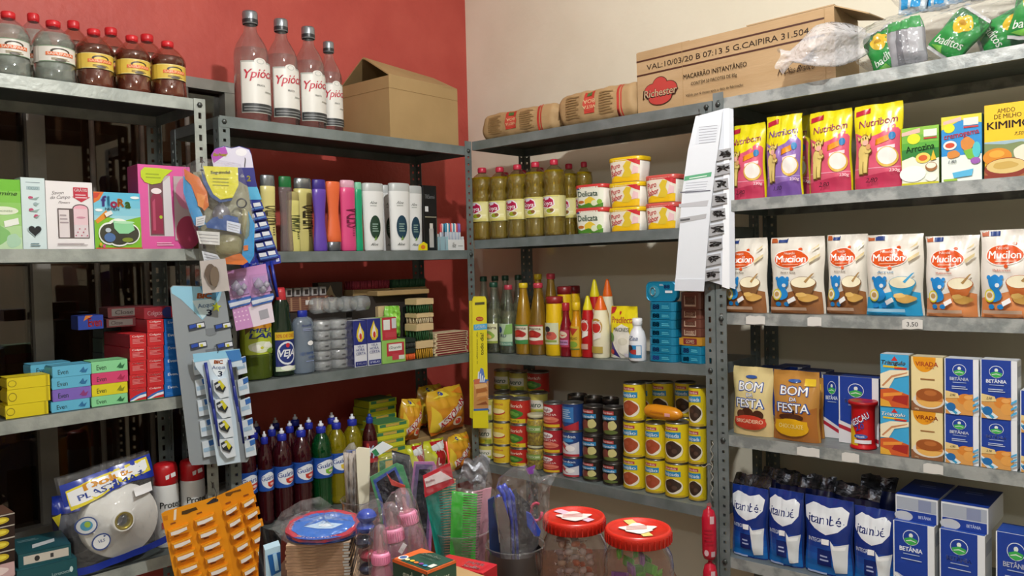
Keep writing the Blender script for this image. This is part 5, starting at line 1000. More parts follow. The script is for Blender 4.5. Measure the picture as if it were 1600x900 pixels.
# --- UA third shelf: soaps and toothpaste boxes
def soap(col, leaf, txt='Even'):
    return carton('soap_bar', [T(txt, .27, .45, .42, '2c4444', W=.26, b=.01), ('p', [(.68, .3), (.8, .75), (.84, .35)], leaf), ('p', [(.72, .25), (.92, .6), (.86, .2)], leaf)], col, col, col, bev=.004)
LB, GR, PU, PK, YE = '5fb0d0', '86cf96', '7b62b8', 'cf4270', 'd8cc24'
sLB, sGR, sPU, sPK, sYE = soap(LB, '2c6c9c'), soap(GR, '2c6c44'), soap(PU, '8c3c78'), soap(PK, 'a82850'), soap(YE, '8a8a1c')
yel = carton('soap_bar', [('e', .12, .5, .1, .3, '8c7c1c'), ('e', .12, .5, .08, .24, 'd8c41c'), ('r', .9, .0, .95, 1, 'b8a414')], 'd8c41c', 'c0ac18', 'd8c41c', bev=.006)
G = 'wrapped soap bars on the third shelf'
pile(['yel']*3, yel, UA, 2, 9, 78, [658, 630, 606, 588], .02, .06, ['plain yellow soap bar at the bottom of the left stack', 'plain yellow soap bar in the middle of the left stack', 'plain yellow soap bar on top of the left stack'], 'soap bar', G, jit=2)
pile(['sLB', 'sPU', 'sLB', 'sLB'], [sLB, sPU, sLB, sLB], UA, 2, 80, 142, [645, 625, 606, 588, 570], .02, .06, ['light blue soap bar at the bottom of the blue stack', 'purple soap bar in the blue stack', 'light blue soap bar just above the purple one', 'light blue soap bar on top of the blue stack'], 'soap bar', G, jit=2)
pile(['sGR', 'sYE', 'sPK', 'sGR'], [sGR, sYE, sPK, sGR], UA, 2, 143, 201, [635, 617, 599, 581, 563], .02, .06, ['green soap bar at the bottom of the stack beside the toothpaste', 'yellow printed soap bar second from the bottom by the toothpaste', 'pink soap bar in the stack beside the toothpaste', 'green soap bar topping the stack beside the toothpaste'], 'soap bar', G, jit=1)
put('sLB', None, UA, 2, 48, 112, 575, 600, .10, .06, 'light blue soap bar farther back with only its top showing', 'soap bar', G, base=UA.z(2, .7)+.083, H=.026)
pile(['sLB']*3, sLB, UA, 2, 50, 112, [645, 625, 606, 588], .10, .06, ['hidden blue soap bar under the far back one, lowest', 'hidden blue soap bar under the far back one, middle', 'hidden blue soap bar right under the far back one'], 'soap bar', G)
COL = [('r', 0, 0, 1, 1, 'c4262c'), T('Colgate', .5, .84, .13, 'e8d8d8', W=.72, b=.03), ('l', .15, .3, .85, .7, 4, 'd89090'), ('r', .6, .42, .8, .58, 'b82028')]
COB = [('r', 0, 0, 1, 1, 'c4262c'), T('Colgate', .5, .85, .12, 'e8d8d8', W=.72, b=.03), ('p', [(0, .1), (.3, .35), (.7, .55), (1, .6), (1, .3), (.5, .2), (.1, 0), (0, 0)], 'e8ecf0'), ('p', [(0, .2), (.3, .42), (.7, .6), (1, .66), (1, .5), (.6, .42), (0, .08)], '2c64b4'), ('r', .0, .0, 1, .06, '3c8c5c')]
EVN = [('r', 0, 0, 1, 1, '1c68b8'), T('Even.', .5, .74, .22, 'e4ecf4', W=.6, b=.04), ('l', .1, .15, .5, .4, 3, '4c8cd0')]
col_ = carton('toothpaste_box', COL, 'c4262c', '8f2030', 'c4262c'); cob = carton('toothpaste_box', COB, 'c4262c', '8f2030', 'c4262c'); evn = carton('toothpaste_box', EVN, '1c68b8', '184c90', '1c68b8')
G = 'toothpaste boxes stacked end-on'
pile(['cob'] + ['col']*4, [cob] + [col_]*4, UA, 2, 203, 229, [628, 606, 585, 564, 543, 522], .015, .17, [f'red toothpaste box end, {TIER[i]} in the shorter red column' for i in range(5)], 'toothpaste box', G)
tt = pile(['cob'] + ['col']*5, [cob] + [col_]*5, UA, 2, 230, 256, [624, 603, 581, 560, 540, 519, 499], .015, .17, [f'red toothpaste box end, {TIER[i]} in the taller red column' for i in range(6)], 'toothpaste box', G)
pile(['evn']*6, evn, UA, 2, 257, 284, [619, 599, 579, 558, 538, 518, 498], .015, .17, [f'blue toothpaste box end, {TIER[i]} in the blue column' for i in range(6)], 'toothpaste box', G)
DK = [('r', 0, 0, 1, 1, '2c4438'), blob(.5, .5, .3, .3, '5c6c44', 1), ('r', .0, .0, .08, 1, '4a5a4c')]; DK2 = [('r', 0, 0, 1, 1, '5c2428'), ('r', .08, .15, .9, .85, '6a6460'), T('Close', .35, .5, .4, '3c2c2c', W=.4, b=.03)]
dk = carton('toothpaste_box', DK, '2c4438', '243830', '2c4438'); d2 = carton('toothpaste_box', DK2, '5c2428', '4c2024', '5c2428')
dkp = carton('toothpaste_box', [('r', .05, .2, .95, .8, '3c4a50')], '2a3a38', '222e2c', '2a3a38')
b_ = pile(['dkp', 'dkp', 'dkp', 'dk', 'dkp'], [dkp, dkp, dkp, dk, dkp], UA, 2, 160, 202, [618, 594, 572, 550, 528, 508], .09, .07, ['dark green toothpaste box lying at the bottom behind the soaps', 'dark toothpaste box behind the soaps, second lowest', 'dark toothpaste box seen above the green soap', 'green toothpaste box in the dark stack, second from top', 'dark box under the blue one'], 'toothpaste box', 'toothpaste boxes lying lengthwise behind')
put('eblue', carton('toothpaste_box', [('r', .0, 0, 1, 1, '203c94'), ('p', [(.2, .6), (.3, 1), (.6, 1)], 'c8742c'), T('Even', .66, .5, .6, 'c43038', W=.55, b=.06)], '203c94', '182c70', '203c94'), UA, 2, 122, 162, 490, 515, .07, .05, 'blue toothpaste box with red letters poking out on the dark stack', 'toothpaste box', 'toothpaste boxes lying lengthwise behind', base=b_+.001, H=.034)
put('d2', d2, UA, 2, 166, 230, 496, 512, .085, .06, 'dark red box lying lengthwise beside the blue poking one', 'toothpaste box', 'toothpaste boxes lying lengthwise behind', base=b_+.001, H=.022)
put('d2', d2, UA, 2, 168, 240, 470, 492, .09, .06, 'dark red and grey box topping the pile behind the toothpaste', 'toothpaste box', 'toothpaste boxes lying lengthwise behind', base=b_+.0245, H=.026)
put('crd', carton('toothpaste_box', [('r', 0, 0, 1, 1, '8c2230'), ('e', .8, .5, .2, .5, '2c3470'), ('r', .9, 0, 1, 1, 'c4262c'), T('Colgate', .35, .5, .4, 'c8a0a4', W=.5, b=.03)], '8c2230', 'b02c38', '8c2230'), UA, 2, 219, 272, 478, 498, .03, .06, 'dark red toothpaste box lying across the tall red column', 'toothpaste box', 'toothpaste boxes lying lengthwise behind', base=tt+.001, H=.028)

# --- UA bottom shelf
TEA = [('r', 0, 0, 1, 1, '1b5057'), T('Lorenzetti', .72, .45, .16, 'c8dcdc', W=.3, b=.01), ('e', .9, .5, .03, .14, 'c8dcdc')]; TET = [('r', 0, 0, 1, 1, '1d545c'), ('p', [(.3, .2), (.75, .35), (.78, .55), (.33, .42)], 'd6dadc'), ('l', .1, .7, .5, .85, 2, '88a8ac')]
tea = carton('lamp_box', TEA, '1b5057', '17454b', '1d545c', None, TET); tea2 = carton('lamp_box', [('r', .1, .2, .95, .8, 'c8c0b4'), ('e', .35, .5, .05, .2, '2c2c2c'), ('r', .6, .35, .66, .65, '3c3c3c')], '1b5057', '17454b', '1d545c', None, TET)
o = put('tea', tea, UA, 3, 30, 124, 874, 905, .02, .14, 'teal lamp box with white print, lower of two', 'lamp box', 'teal boxes on the bottom shelf', H=.048, rz=-.06)
put('tea2', tea2, UA, 3, 36, 118, 845, 880, .03, .13, 'teal lamp box lying askew on the other one', 'lamp box', 'teal boxes on the bottom shelf', base=o['_t']+.001, H=.032, rz=-.14)
BRB = [('r', 0, 0, 1, 1, '2c1c18'), ('e', .55, .5, .28, .3, 'c8b02c'), ('e', .55, .5, .2, .15, 'e8d84c'), ('r', 0, .9, 1, 1, 'b8b0a4')]
brb = carton('incense_box', BRB, '2c1c18', '241814', '6a4a3c'); pkb = carton('incense_box', [('r', 0, 0, 1, 1, 'c8a4a4'), blob(.5, .5, .3, .3, 'e8d4d0', 1)], 'c8a4a4', '9c7c7c', 'c8a4a4')
G = 'small boxes stacked at the left edge of the bottom shelf'
pile(['pkb', 'pkb', 'brb', 'brb', 'brb', 'brb'], [pkb, pkb, brb, brb, brb, brb], UA, 3, -30, 24, [927, 905, 883, 863, 843, 824, 806], .03, .09, ['pinkish box at the very bottom of the left edge stack', 'pinkish box second lowest in the left edge stack', 'brown box with yellow oval, lowest of four', 'brown box with yellow oval, second lowest of four', 'brown box with yellow oval, third lowest of four', 'brown box with yellow oval on top of the left edge stack'], 'small box', G)
def cable_bag(W, H, D):
    root = empty('cable_roll_pack'); D2 = D
    c = MB(); R = W*.41; tz = Matrix.Translation((W*.02, -.01, H*.40)) @ Matrix.Rotation(PI/2, 4, 'X')
    c.lathe([(R*.28, -.022), (R*.98, -.022), (R, -.018), (R, .018), (R*.98, .022), (R*.30, .022), (R*.30, .035), (R*.25, .038), (R*.22, .03), (R*.22, -.022)], P('e3e2dc', .5), 40, mx=tz); c.build('cable_reel', root)
    b = MB(); b.lathe([(R*.26, .036), (R*.22, .0385), (R*.16, .034), (R*.15, .02)], P('9c8c2c', .3, .6), 28, mx=tz); b.build('brass_ring', root)
    h = MB(); fn = pouch_fn(W, H, D, 'stand', 1.1, .005, .99)
    des = [('p', [(.0, .70), (.1, .74), (.4, .72), (.7, .76), (1, .72), (1, .97), (0, .93)], '20369c'), ('p', [(.04, .66), (.04, .86), (.3, .90), (.95, .95), (.96, .80), (.6, .78), (.3, .70)], 'd8c82c'), ('p', [(.05, .70), (.05, .84), (.3, .88), (.93, .93), (.93, .82), (.6, .80), (.3, .72)], 'e4e6ea'),
           T('Dolux', .48, .862, .06, 'd0902c', W=.55, b=.10, r=4), T('PLASTIMAR', .50, .785, .055, '2a3f8c', W=.74, b=.04, r=4), ('r', 0, .0, 1, .075, '20369c'), ('e', .13, .48, .11, .09, '3a4c84'), ('e', .13, .48, .095, .078, 'c8ccd0'), ('e', .13, .48, .06, .05, '4a8cac'), ('e', .14, .49, .03, .03, '8aa83c'), ('e', .24, .28, .10, .085, '3a4c84'), ('e', .24, .28, .085, .07, 'd8dadc'), T('VLS', .24, .29, .03, '3a4c84', b=.02), ('r', .70, .60, .92, .69, 'e6e6e8')]
    h.panel(des, W, H, lambda x, z, o: fn(x, z, o + .012), 16, 20, smooth=True, rough=.25); h.build('printed_header', root)
    f_ = MB(); f_.grid(lambda a, b: fn((a-.5)*W, b*H, .011), 18, 24, FILM(.10)); f_.grid(lambda a, b: fn((.5-a)*W, b*H, .012, 1), 18, 24, FILM(.1)); f_.build('plastic_film', root)
    return root
def at_(fn, W, H, D, loc, rot, label, cat, group=None):
    o = fn(W, H, D); o.location = loc; o.rotation_euler = rot; tag(o, label, cat, group); return o
q = UA.hit(188, 893, .02); at_(cable_bag, .215, .235, .075, UA.p(UA.s(q)-.012, .030, UA.z(3, .3)+.017), (-.10, -.13, UA.rz), 'white cable reel in a clear bag with blue and yellow print', 'cable pack')
q2 = UA.hit(128, 893, .10)
put('cblb', pouch('cable_roll_pack', [('r', 0, .7, 1, 1, '20369c'), ('r', .1, .3, .9, .68, '6a6c74'), ('p', [(0, .66), (.2, .72), (.1, .5)], 'd8c82c')], '2c2f44', 'stand', ph=2, wr=.006), UA, 3, 88, 146, 772, 872, .185, .05, 'dark blue plastic pack standing behind the cable reel bag', 'cable pack')
PRT = [T('Proteg', .5, .70, .11, '2c302e', W=.88, b=.03), T('lub', .5, .53, .11, '2c302e', W=.46, b=.03), ('r', .1, .28, .9, .40, 'b83038'), ('l', .15, .1, .85, .24, 3, 'a8aaa8')]
def stick(root, W, H, D):
    m = MB(); m.prism([(-W*.18, H*.82), (W*.24, H*.85), (W*.22, H*.90), (-W*.20, H*.87)], -W*.485, -W*.480, P('e8e8ea')); m.build('price_sticker', root)
SPR = bottle('spray_can', [(0, 0), (.96, 0), (1, .008), (1, .72), (.96, .745), (.9, .76)], P('dcdedd', .3), ([(.96, .75), (.99, .755), (.97, .93), (.88, .985), (.7, 1), (0, 1)], 'bb1a22'), (.04, .72, 1, None, PRT, 2.0), extra=stick)
put('spr', SPR, UA, 3, 243, 282, 722, 862, .05, .06, 'white lubricant spray can with red cap, left one of two', 'spray can', 'lubricant spray cans', True, H=None)
put('spr', SPR, UA, 3, 285, 323, 716, 856, .05, .06, 'white lubricant spray can with red cap beside the steel post', 'spray can', 'lubricant spray cans', True, H=None)

# --- UB second shelf: shampoos
def shp(col, ccol, capz=.85, waist=.06, metal=False, lab=None, inv=False, body=None, sy=.55):
    pr = [(0, 0), (.9, 0), (.96, .01)] + [(1 - waist*2*math.sin(PI*k/10)**2*(1 if k < 10 else 0), .02 + (capz-.03)*k/10) for k in range(11)] + [(.9, capz)]
    cp = [(.93, capz-.005), (.97, capz), (.93, .985), (.85, 1), (0, 1)]
    if inv: pr = [(r, 1-z) for r, z in pr][::-1]; pr = [(0, 1-capz)] + pr[0:]; cp = [(.0, 0), (.85, 0), (.93, .015), (.97, 1-capz), (.9, 1-capz+.005)]
    return bottle('shampoo_bottle', pr, body or P(col, .3), (cp, P(ccol, .25, .7) if metal else ccol), lab, sy=sy)
def side_print(c, txt): return [(.15, .80, .98, None, [T(txt, .80, .5, .5, c, r=90, W=.9, b=.02), ('l', .6, .1, .74, .3, 4, c)], 2.6)]
G = 'shampoo bottles on the second shelf'
sh = [('y1', shp('d6cc84', '8f969c', .86, .05, True, side_print('5a5438', 'NEUTRO')), 409, 433, 274, 393, 'pale yellow shampoo bottle with silver cap beside the razor card'),
      ('cl', shp('c8c0c0', '1a6a38', .86, .08, False, None, False, clear('d8d0cc', .25, .05, 'a89ca0', 0, 1.4)), 438, 459, 276, 392, 'clear shampoo bottle with dark green cap'),
      ('ye', shp('d6cf7c', 'b0a468', .86, .04, False, side_print('4a5a38', 'CAMOMILA')), 449, 470, 300, 391, 'pale yellow bottle tucked behind the green capped one'),
      ('y2', shp('d9ce80', '9a9ea0', .86, .04, True, side_print('4a4430', 'NEUTRO')), 461, 490, 279, 392, 'pale yellow shampoo bottle with silver cap, wider one'),
      ('pu', shp('6244a8', '3c2c84', .87, .12), 490, 512, 281, 392, 'plain purple shampoo bottle with dark purple cap'),
      ('or', shp('e0693c', '70747c', .87, .14, True, None, True), 508, 534, 284, 392, 'orange conditioner bottle standing on its grey cap'),
      ('pi', shp('d4487f', 'd8a4b8', .90, .03, False, side_print('8c2850', 'SEDA')), 528, 557, 282, 392, 'pink shampoo bottle with milky cap'),
      ('gr', shp('149a6c', '7cc4a4', .90, .04), 551, 568, 285, 392, 'green shampoo bottle with milky cap')]
for k, f_, x0, x1, yt, yb, lb in sh: put('sh' + k, f_, UB, 1, x0, x1, yt, yb, .022 if k != 'ye' else .06, .04, lb, 'shampoo bottle', G, True)
put('shpu', None, UB, 1, 513, 527, 320, 388, .12, .04, 'small dark bottle behind the orange and pink ones', 'shampoo bottle', G, True, H=.12)
ALO = lambda c: [T('Aloe', .35, .80, .05, '4a504c', W=.34, s=.4, b=.01), ('l', .2, .74, .5, .77, 1, '9aa09c'), ('e', .42, .38, .26, .20, c), ('l', .28, .30, .56, .46, 4, '8fa89c'), ('p', [(.35, .15), (.45, .23), (.42, .15), (.55, .2)], '7ca83c'), T('Aloe', .35, .08, .045, '4a504c', W=.34, s=.4, b=.01)]
aG = bottle('shampoo_bottle', [(0, 0), (.86, 0), (.9, .02), (.92, .3), (.97, .7), (1, .87), (1, .88)], P('e4e6e6', .3), ([(1.0, .88), (1, .885), (.99, .985), (.93, 1), (0, 1)], 'b9bdbd'), (.03, .88, .95, None, ALO('1f3c2c'), 2.0), sy=.5)
aB = bottle('shampoo_bottle', [(0, 0), (.86, 0), (.9, .02), (.92, .3), (.97, .7), (1, .87), (1, .88)], P('e4e6e6', .3), ([(1.0, .88), (1, .885), (.99, .985), (.93, 1), (0, 1)], 'b9bdbd'), (.03, .88, .95, None, ALO('183c50'), 2.0), sy=.5)
for k, f_, x0, x1, yt, d, lb in (('aG', aG, 567, 601, 287, .02, 'white shampoo bottle with green oval beside the green bottle'), ('aB', aB, 609, 642, 287, .02, 'white shampoo bottle with blue oval in front'), ('aG', aG, 595, 622, 290, .058, 'white shampoo bottle with green oval behind the first white one'), ('aB', aB, 634, 661, 291, .058, 'white shampoo bottle with blue oval next to the black box')):
    put(k, f_, UB, 1, x0, x1, yt, 391, d, .04, lb, 'shampoo bottle', G, True)
BLKB = [('r', 0, 0, 1, 1, '17181a'), T('TRESemmé', .5, .83, .06, 'a8acb0', W=.72, b=.01), ('r', .12, .60, .36, .68, 'd8dadc'), ('r', .1, .0, .95, .52, '0e0f10'), ('r', .1, .51, .95, .525, '9c9884'), ('r', .38, .05, .70, .34, 'b8b4b0'), ('r', .42, .34, .66, .42, 'd8d4cc'), ('r', .93, 0, .945, .5, '9c9884')]
put('blkb', carton('hair_dye_box', BLKB, '17181a', '101112', '1c1d20'), UB, 1, 655, 684, 290, 389, .07, .05, 'black hair product box behind the white razor tray', 'hair product box')
def tray(W, H, D):
    root = empty('display_tray'); m = MB(); t = .0015; ht = H*.38
    m.box(-W/2, W/2, -D/2, -D/2+t, 0, ht, P('dde0e2')); m.box(-W/2, W/2, D/2-t, D/2, 0, ht*1.6, P('dde0e2')); m.box(-W/2, -W/2+t, -D/2+t, D/2-t, 0, ht*1.3, P('a8ccd8')); m.box(W/2-t, W/2, -D/2+t, D/2-t, 0, ht*1.3, P('dde0e2')); m.box(-W/2+t, W/2-t, -D/2+t, D/2-t, 0, t, P('dde0e2'))
    m.panel([T('Aloe', .35, .5, .5, '4a504c', W=.25, s=.4, b=.02), ('l', .6, .35, .9, .6, 1, 'a8acac')], W, ht, flat(-D/2)); m.build('tray', root)
    cols = ['1c7ca0', 'e0e0dc', '1c7ca0', 'c42c38', 'e0c8c8', '1c7ca0', 'e0e0dc', 'c42c38', '7c5ca8', '7c5ca8']
    for r_ in range(2):
        for k in range(10):
            b = MB(); x = -W*.45 + W*.9*k/9.5; y = (-D*.25, D*.2)[r_]; b.lathe([(0, .002), (.0042, .002), (.0042, H*.62), (.0028, H*.7), (.0028, H*.74)], P('c8ccd4' if (k+r_) % 2 else 'a8b4c8', .3), 10, cx=x, cy=y); b.lathe([(.0045, H*.66), (.0045, H*.93), (.003, H*.97), (0, H*.97)], P(cols[(k + 3*r_) % 10], .35), 10, cx=x, cy=y); b.build('tube', root)
    return root
put('tray', tray, UB, 1, 668, 726, 347, 391, .015, .06, 'white display tray of small tubes with blue and red caps', 'display tray')
def ytag(W, H, D):
    m = MB(); m.prism([(-W/2, 0), (W/2, 0), (W*.5, H*.75), (W*.1, H), (-W*.45, H*.6)], -.002, .001, P('e0d01c')); m.panel([('e', .5, .4, .25, .25, 'd0782c')], W, H, flat(-.002)); return m.build('paper_tag')
put('ytag', ytag, UB, 1, 654, 668, 378, 391, .008, .003, 'small yellow tag leaning in front of the black box', 'tag')

# --- UB third shelf
MEU = [('r', 0, 0, 1, 1, 'b8c83c'), ('p', [(0, 1), (0, .6), (.4, .9), (.7, 1)], '6a4c1c'), ('e', .25, .88, .3, .1, 'c8882c'), ('e', .6, .85, .4, .10, 'd8962c'), T('MEU', .5, .72, .12, '1f2f84', W=.7, b=.05, s=.2), T('LAR', .52, .56, .14, '1f2f84', W=.8, b=.06, s=.2), blob(.5, .22, .42, .16, 'dfe6c8', 1), blob(.35, .2, .15, .1, 'f2f4e8', 2), blob(.7, .28, .14, .09, 'f2f4e8', 3), ('e', .5, .2, .05, .04, 'c8c83c'), blob(.8, .1, .15, .07, '7c9c2c', 1)]
gp = [(0, 0), (.94, 0), (1, .02), (1, .30), (1.02, .31), (.99, .33), (.99, .78), (.9, .84), (.6, .92), (.5, .95)]
put('meu', bottle('cleaner_bottle', gp, P('4c5c1c', .15), (capp(.5, .93), 'c8702c'), (.345, .80, .985, 'b8c83c', MEU, 2.1), sy=.7), UB, 2, 377, 426, 478, 600, .012, .08, 'wide green cleaner bottle with blue lettering by the razor cards', 'cleaner bottle', None, True)
VEL = [('r', 0, 0, 1, 1, '1f2c74'), ('r', 0, .80, 1, 1, 'd8b82c'), T('30% DE DESC', .5, .90, .085, 'b8482c', W=.9, b=.03), ('e', .5, .46, .42, .30, 'e4e8f0'), ('e', .5, .46, .36, .25, '22347c'), T('VEJA', .5, .46, .17, 'f0f2f6', W=.72, b=.06, s=.2), ('e', .52, .66, .08, .06, 'c82c38'), ('r', 0, 0, 1, .12, 'c8d8b8'), blob(.5, .08, .3, .06, 'f0f2e8', 1)]
put('vel', bottle('cleaner_bottle', [(0, 0), (.94, 0), (1, .02), (1, .48), (.93, .56), (.8, .64), (.74, .72), (.72, .80), (.5, .86)], P('1b2c20', .12), ([(.44, .84), (.46, .85), (.44, .94), (.34, 1.0), (0, 1.0)], 'c0343c'), (.06, .50, .99, None, VEL, 2.1), sy=.75), UB, 2, 424, 460, 449, 592, .012, .07, 'dark green cleaner bottle with red cap and blue label', 'cleaner bottle', None, True)
SCZ = [T('Álcool 70º', .5, .86, .04, '2c3c7c', W=.5, b=.02), ('l', .3, .76, .75, .82, 2, '9ca4c8'), ('e', .64, .52, .15, .045, 'f4f4f4'), T('santa', .62, .34, .065, '34508c', W=.4, b=.01), T('cruz', .68, .26, .065, '34508c', b=.01), T('(@)', .25, .33, .05, '34508c'), ('l', .4, .17, .8, .2, 1, '8c9cc8')]
M_AL = clear('cdd6e2', .35, .15, 'a9b9cc', 0, 1.2)
put('scz', bottle('alcohol_bottle', [(0, 0), (.94, 0), (1, .02), (1, .30), (.90, .5), (.97, .68), (1, .80), (.8, .87), (.5, .90)], M_AL, ([(.42, .88), (.46, .885), (.46, .98), (.42, 1), (0, 1)], '2434a0'), (.05, .88, 1.0, None, SCZ, 2.0), sy=.7), UB, 2, 455, 492, 485, 588, .012, .07, 'translucent alcohol bottle with blue cap', 'alcohol bottle', None, True)
def cupstack(n, per):
    def f(W, H, D):
        root = empty('glass_cup_pack'); m = clear('f4f8f8', .24, .06, 'f0f4f6', .25, 1.5); h = H/n
        for k in range(n):
            for j in range(2):
                x = (-W/4, W/4)[j]; R = min(W/4, D/2)*.97
                b = MB(); b.lathe([(0, h*.04), (R*.8, h*.03), (R, h*.16), (R*.97, h*.5), (R, h*.86), (R*.86, h*.95), (R*.80, h*.9)], m, 18, cx=x, cz=k*h); b.box(x-.006, x+.006, -R*1.02-.001, -R*1.0, k*h + h*.4, k*h + h*.52, P('3a3c40')); b.build('glass_cup', root)
        fb = MB(); fb.grid(lambda a, b_: (lambda th, z: ((W/2+.004)*max(-1, min(1, 1.3*math.cos(th)))*(1+.03*math.sin(9*z*30)), (D/2+.005)*max(-1, min(1, 1.3*math.sin(th))), z))(-2*PI*a, b_*H*1.02), 32, 22, FILM(.10)); fb.build('plastic_film', root)
        return root
    return f
put('cups', cupstack(5, 2), UB, 2, 489, 553, 500, 583, .015, .07, 'shrink-wrapped clear glass cups stacked two wide and five high', 'glass cups')
def tipcups(W, H, D):
    root = empty('glass_cup_pack'); m = clear('f4f8f8', .2, .06, 'f0f4f6', .25, 1.5)
    for k in range(4):
        b = MB(); R = H/2*.94; mx = Matrix.Translation((-W/2 + W*(k+.5)/4, 0, R+.001)) @ Matrix.Rotation(PI/2, 4, 'Y')
        b.lathe([(0, -W/9), (R*.82, -W/9), (R, -W/12), (R, W/10), (R*.9, W/9)], m, 20, mx=mx); b.build('glass_cup', root)
    return root
put('tip', tipcups, UB, 2, 492, 584, 474, 500, .025, .06, 'row of clear glass cups lying on the stacked cup pack', 'glass cups', None, base=UB.z(2, .5)+.17, H=.052)
CND = [('r', 0, 0, 1, 1, 'd9dbe2'), ('r', .0, .48, 1, 1, '28307c'), ('p', [(.5, .97), (.25, .78), (.2, .66), (.35, .55), (.6, .54), (.8, .62), (.8, .75), (.6, .85)], 'd8c02c'), ('p', [(.52, .9), (.34, .72), (.36, .62), (.55, .58), (.68, .66), (.62, .76)], 'e8e4dc'), ('e', .52, .66, .1, .07, 'c83830'), T('VELA', .5, .44, .045, '4a5490', W=.5), T('HORA', .48, .37, .06, '4a5490', W=.66, b=.0), T('CERTA', .5, .29, .06, '4a5490', W=.78, b=.0), ('r', .05, .02, .95, .12, '28307c'), T('8 VELAS', .5, .07, .045, 'd0d4e8', W=.7, b=.02)]
cnd = carton('candle_box', CND, 'd9dbe2', '28307c', 'c8ccd8')
put('cnd', cnd, UB, 2, 554, 574, 501, 576, .015, .05, 'candle box with printed flame, the one beside the glass cups', 'candle box', 'candle boxes')
put('cnd', cnd, UB, 2, 575, 596, 498, 572, .015, .05, 'candle box with printed flame, the one beside the green boxes', 'candle box', 'candle boxes')
GRB = [('r', 0, 0, 1, 1, '8fc060'), ('r', .2, .12, .95, .88, 'b83440'), ('r', .28, .52, .85, .82, 'e4e6e2'), T('Girando', .56, .67, .12, '4a6c5c', W=.5, s=.4, b=.01), ('r', .2, .12, .42, .3, '8fc060'), ('r', .42, .12, .7, .4, 'c04450'), ('r', .7, .12, .95, .3, 'd8dcd0')]
grb = carton('sponge_box', GRB, '8fc060', '5c8a3c', '9cc870'); GRB2 = [('r', 0, 0, 1, 1, 'b83440'), ('r', .0, .0, .12, 1, '8fc060'), ('r', .2, .45, .6, .9, 'e4e6e2'), ('r', .3, .1, .95, .35, 'c04450'), ('r', .7, .5, .98, .95, 'c8ccd0')]
o = put('grb', grb, UB, 2, 597, 634, 531, 569, .012, .05, 'green and red scrubber box, lower one on the shelf', 'scrubber box', 'green scrubber boxes')
put('grb2', carton('sponge_box', GRB2, 'b83440', '8c2c38', '8fc060'), UB, 2, 594, 620, 496, 532, .02, .05, 'red scrubber box standing upright on the green one', 'scrubber box', 'green scrubber boxes', base=o['_t']+.001)
put('grw', pouch('sponge_pack', [blob(.5, .5, .3, .3, '9cd858', 1), blob(.4, .3, .15, .2, '64a030', 2)], '86c848', 'pillow', ph=1, wr=.008), UB, 2, 606, 630, 478, 531, .012, .03, 'crumpled bright green wrapper leaning beside the brushes', 'scrubber pack', None, base=o['_t']+.001)
def brush(wood, br, tall=False):
    def f(W, H, D):
        root = empty('scrub_brush'); m = MB(); hb = H*.42
        m.prism([(-W/2, H-hb), (W/2, H-hb), (W/2, H-.002), (W*.3, H), (-W*.3, H), (-W/2, H-.002)], -D/2, D/2, P(wood, .6)); m.build('brush_block', root)
        b = MB(); rnd = random.Random(3); nx, ny = 9, 4
        for i in range(nx):
            for j in range(ny):
                x = -W*.44 + W*.88*i/(nx-1); y = -D*.42 + D*.84*j/(ny-1); b.tube([(x, y, H-hb), (x + rnd.uniform(-.002, .002), y + (-.003 if j == 0 else 0), .0008)], [.0019, .0026], P(br, .6), 5)
        b.build('bristles', root); return root
    return f
G = 'scrub brushes in two stacked columns'
w1 = 'd3b98c'
pile(['br_o', 'br_k', 'br_g', 'br_k'], [brush('1d2a24', 'd85a24'), brush('1d2a24', '2c302c'), brush('1d2a24', '9ccc2c'), brush('202a34', 'a83040')], UB, 2, 634, 650, [562, 544, 528, 510, 478], .02, .06, ['black brush with orange bristles, bottom of the dark column', 'all black brush above the orange one', 'black brush with lime bristles', 'dark brush with red bristles on top of its column'], 'brush', G)
bt = pile(['bw_y', 'bw_g', 'bw_w', 'bw_g'], [brush(w1, 'cf9c2c'), brush(w1, '23542c'), brush(w1, 'd8c8a4'), brush(w1, '23542c')], UB, 2, 651, 678, [560, 532, 505, 489, 466], .02, .06, ['wooden brush with yellow bristles, bottom of the light column', 'wooden brush with green bristles, second lowest', 'wooden brush with pale bristles', 'wooden brush with green bristles, topmost of the light column'], 'brush', G)
for i, (x, c) in enumerate(((602, 'c8c02c'), (618, '8c2c34'))): pile(['bq%d' % i], brush(w1, c), UB, 2, x-9, x+9, [560, 478], .09, .06, [['wooden brush with yellow bristles behind the boxes', 'wooden brush with red bristles behind the green wrapper'][i]], 'brush', 'brushes behind the scrubber boxes')
def broom(c):
    def f(W, H, D):
        root = empty('broom_head'); m = MB(); m.box(-W/2, W/2, -D/2, D/2, 0, H*.45, P('9c8258', .6), bev=.003); m.build('broom_block', root); b = MB(); rnd = random.Random(5)
        for i in range(26):
            for j in range(4): x = -W*.46 + W*.92*i/25; y = -D*.4 + D*.8*j/3; b.tube([(x, y, H*.44), (x + rnd.uniform(-.002, .002), y, H)], [.0022, .003], P(c, .6), 5)
        b.build('bristles', root); return root
    return f
bz = max(bt, UB.z(2, 0) + .10)
def wslab(W, H, D): return MB().box(-W/2, W/2, -D/2, D/2, 0, H, P('a88c60', .6), bev=.002).build('wooden_board')
o = put('wsl', wslab, UB, 2, 590, 672, 466, 476, .085, .06, 'long wooden brush block lying behind the brush columns', 'wooden block', None, base=bz + .012, H=.016)
put('brr', broom('8c2438'), UB, 2, 552, 612, 450, 470, .12, .06, 'broom head with dark red bristles up, at the back', 'broom head', 'broom heads at the back', base=bz+.012, H=.05)
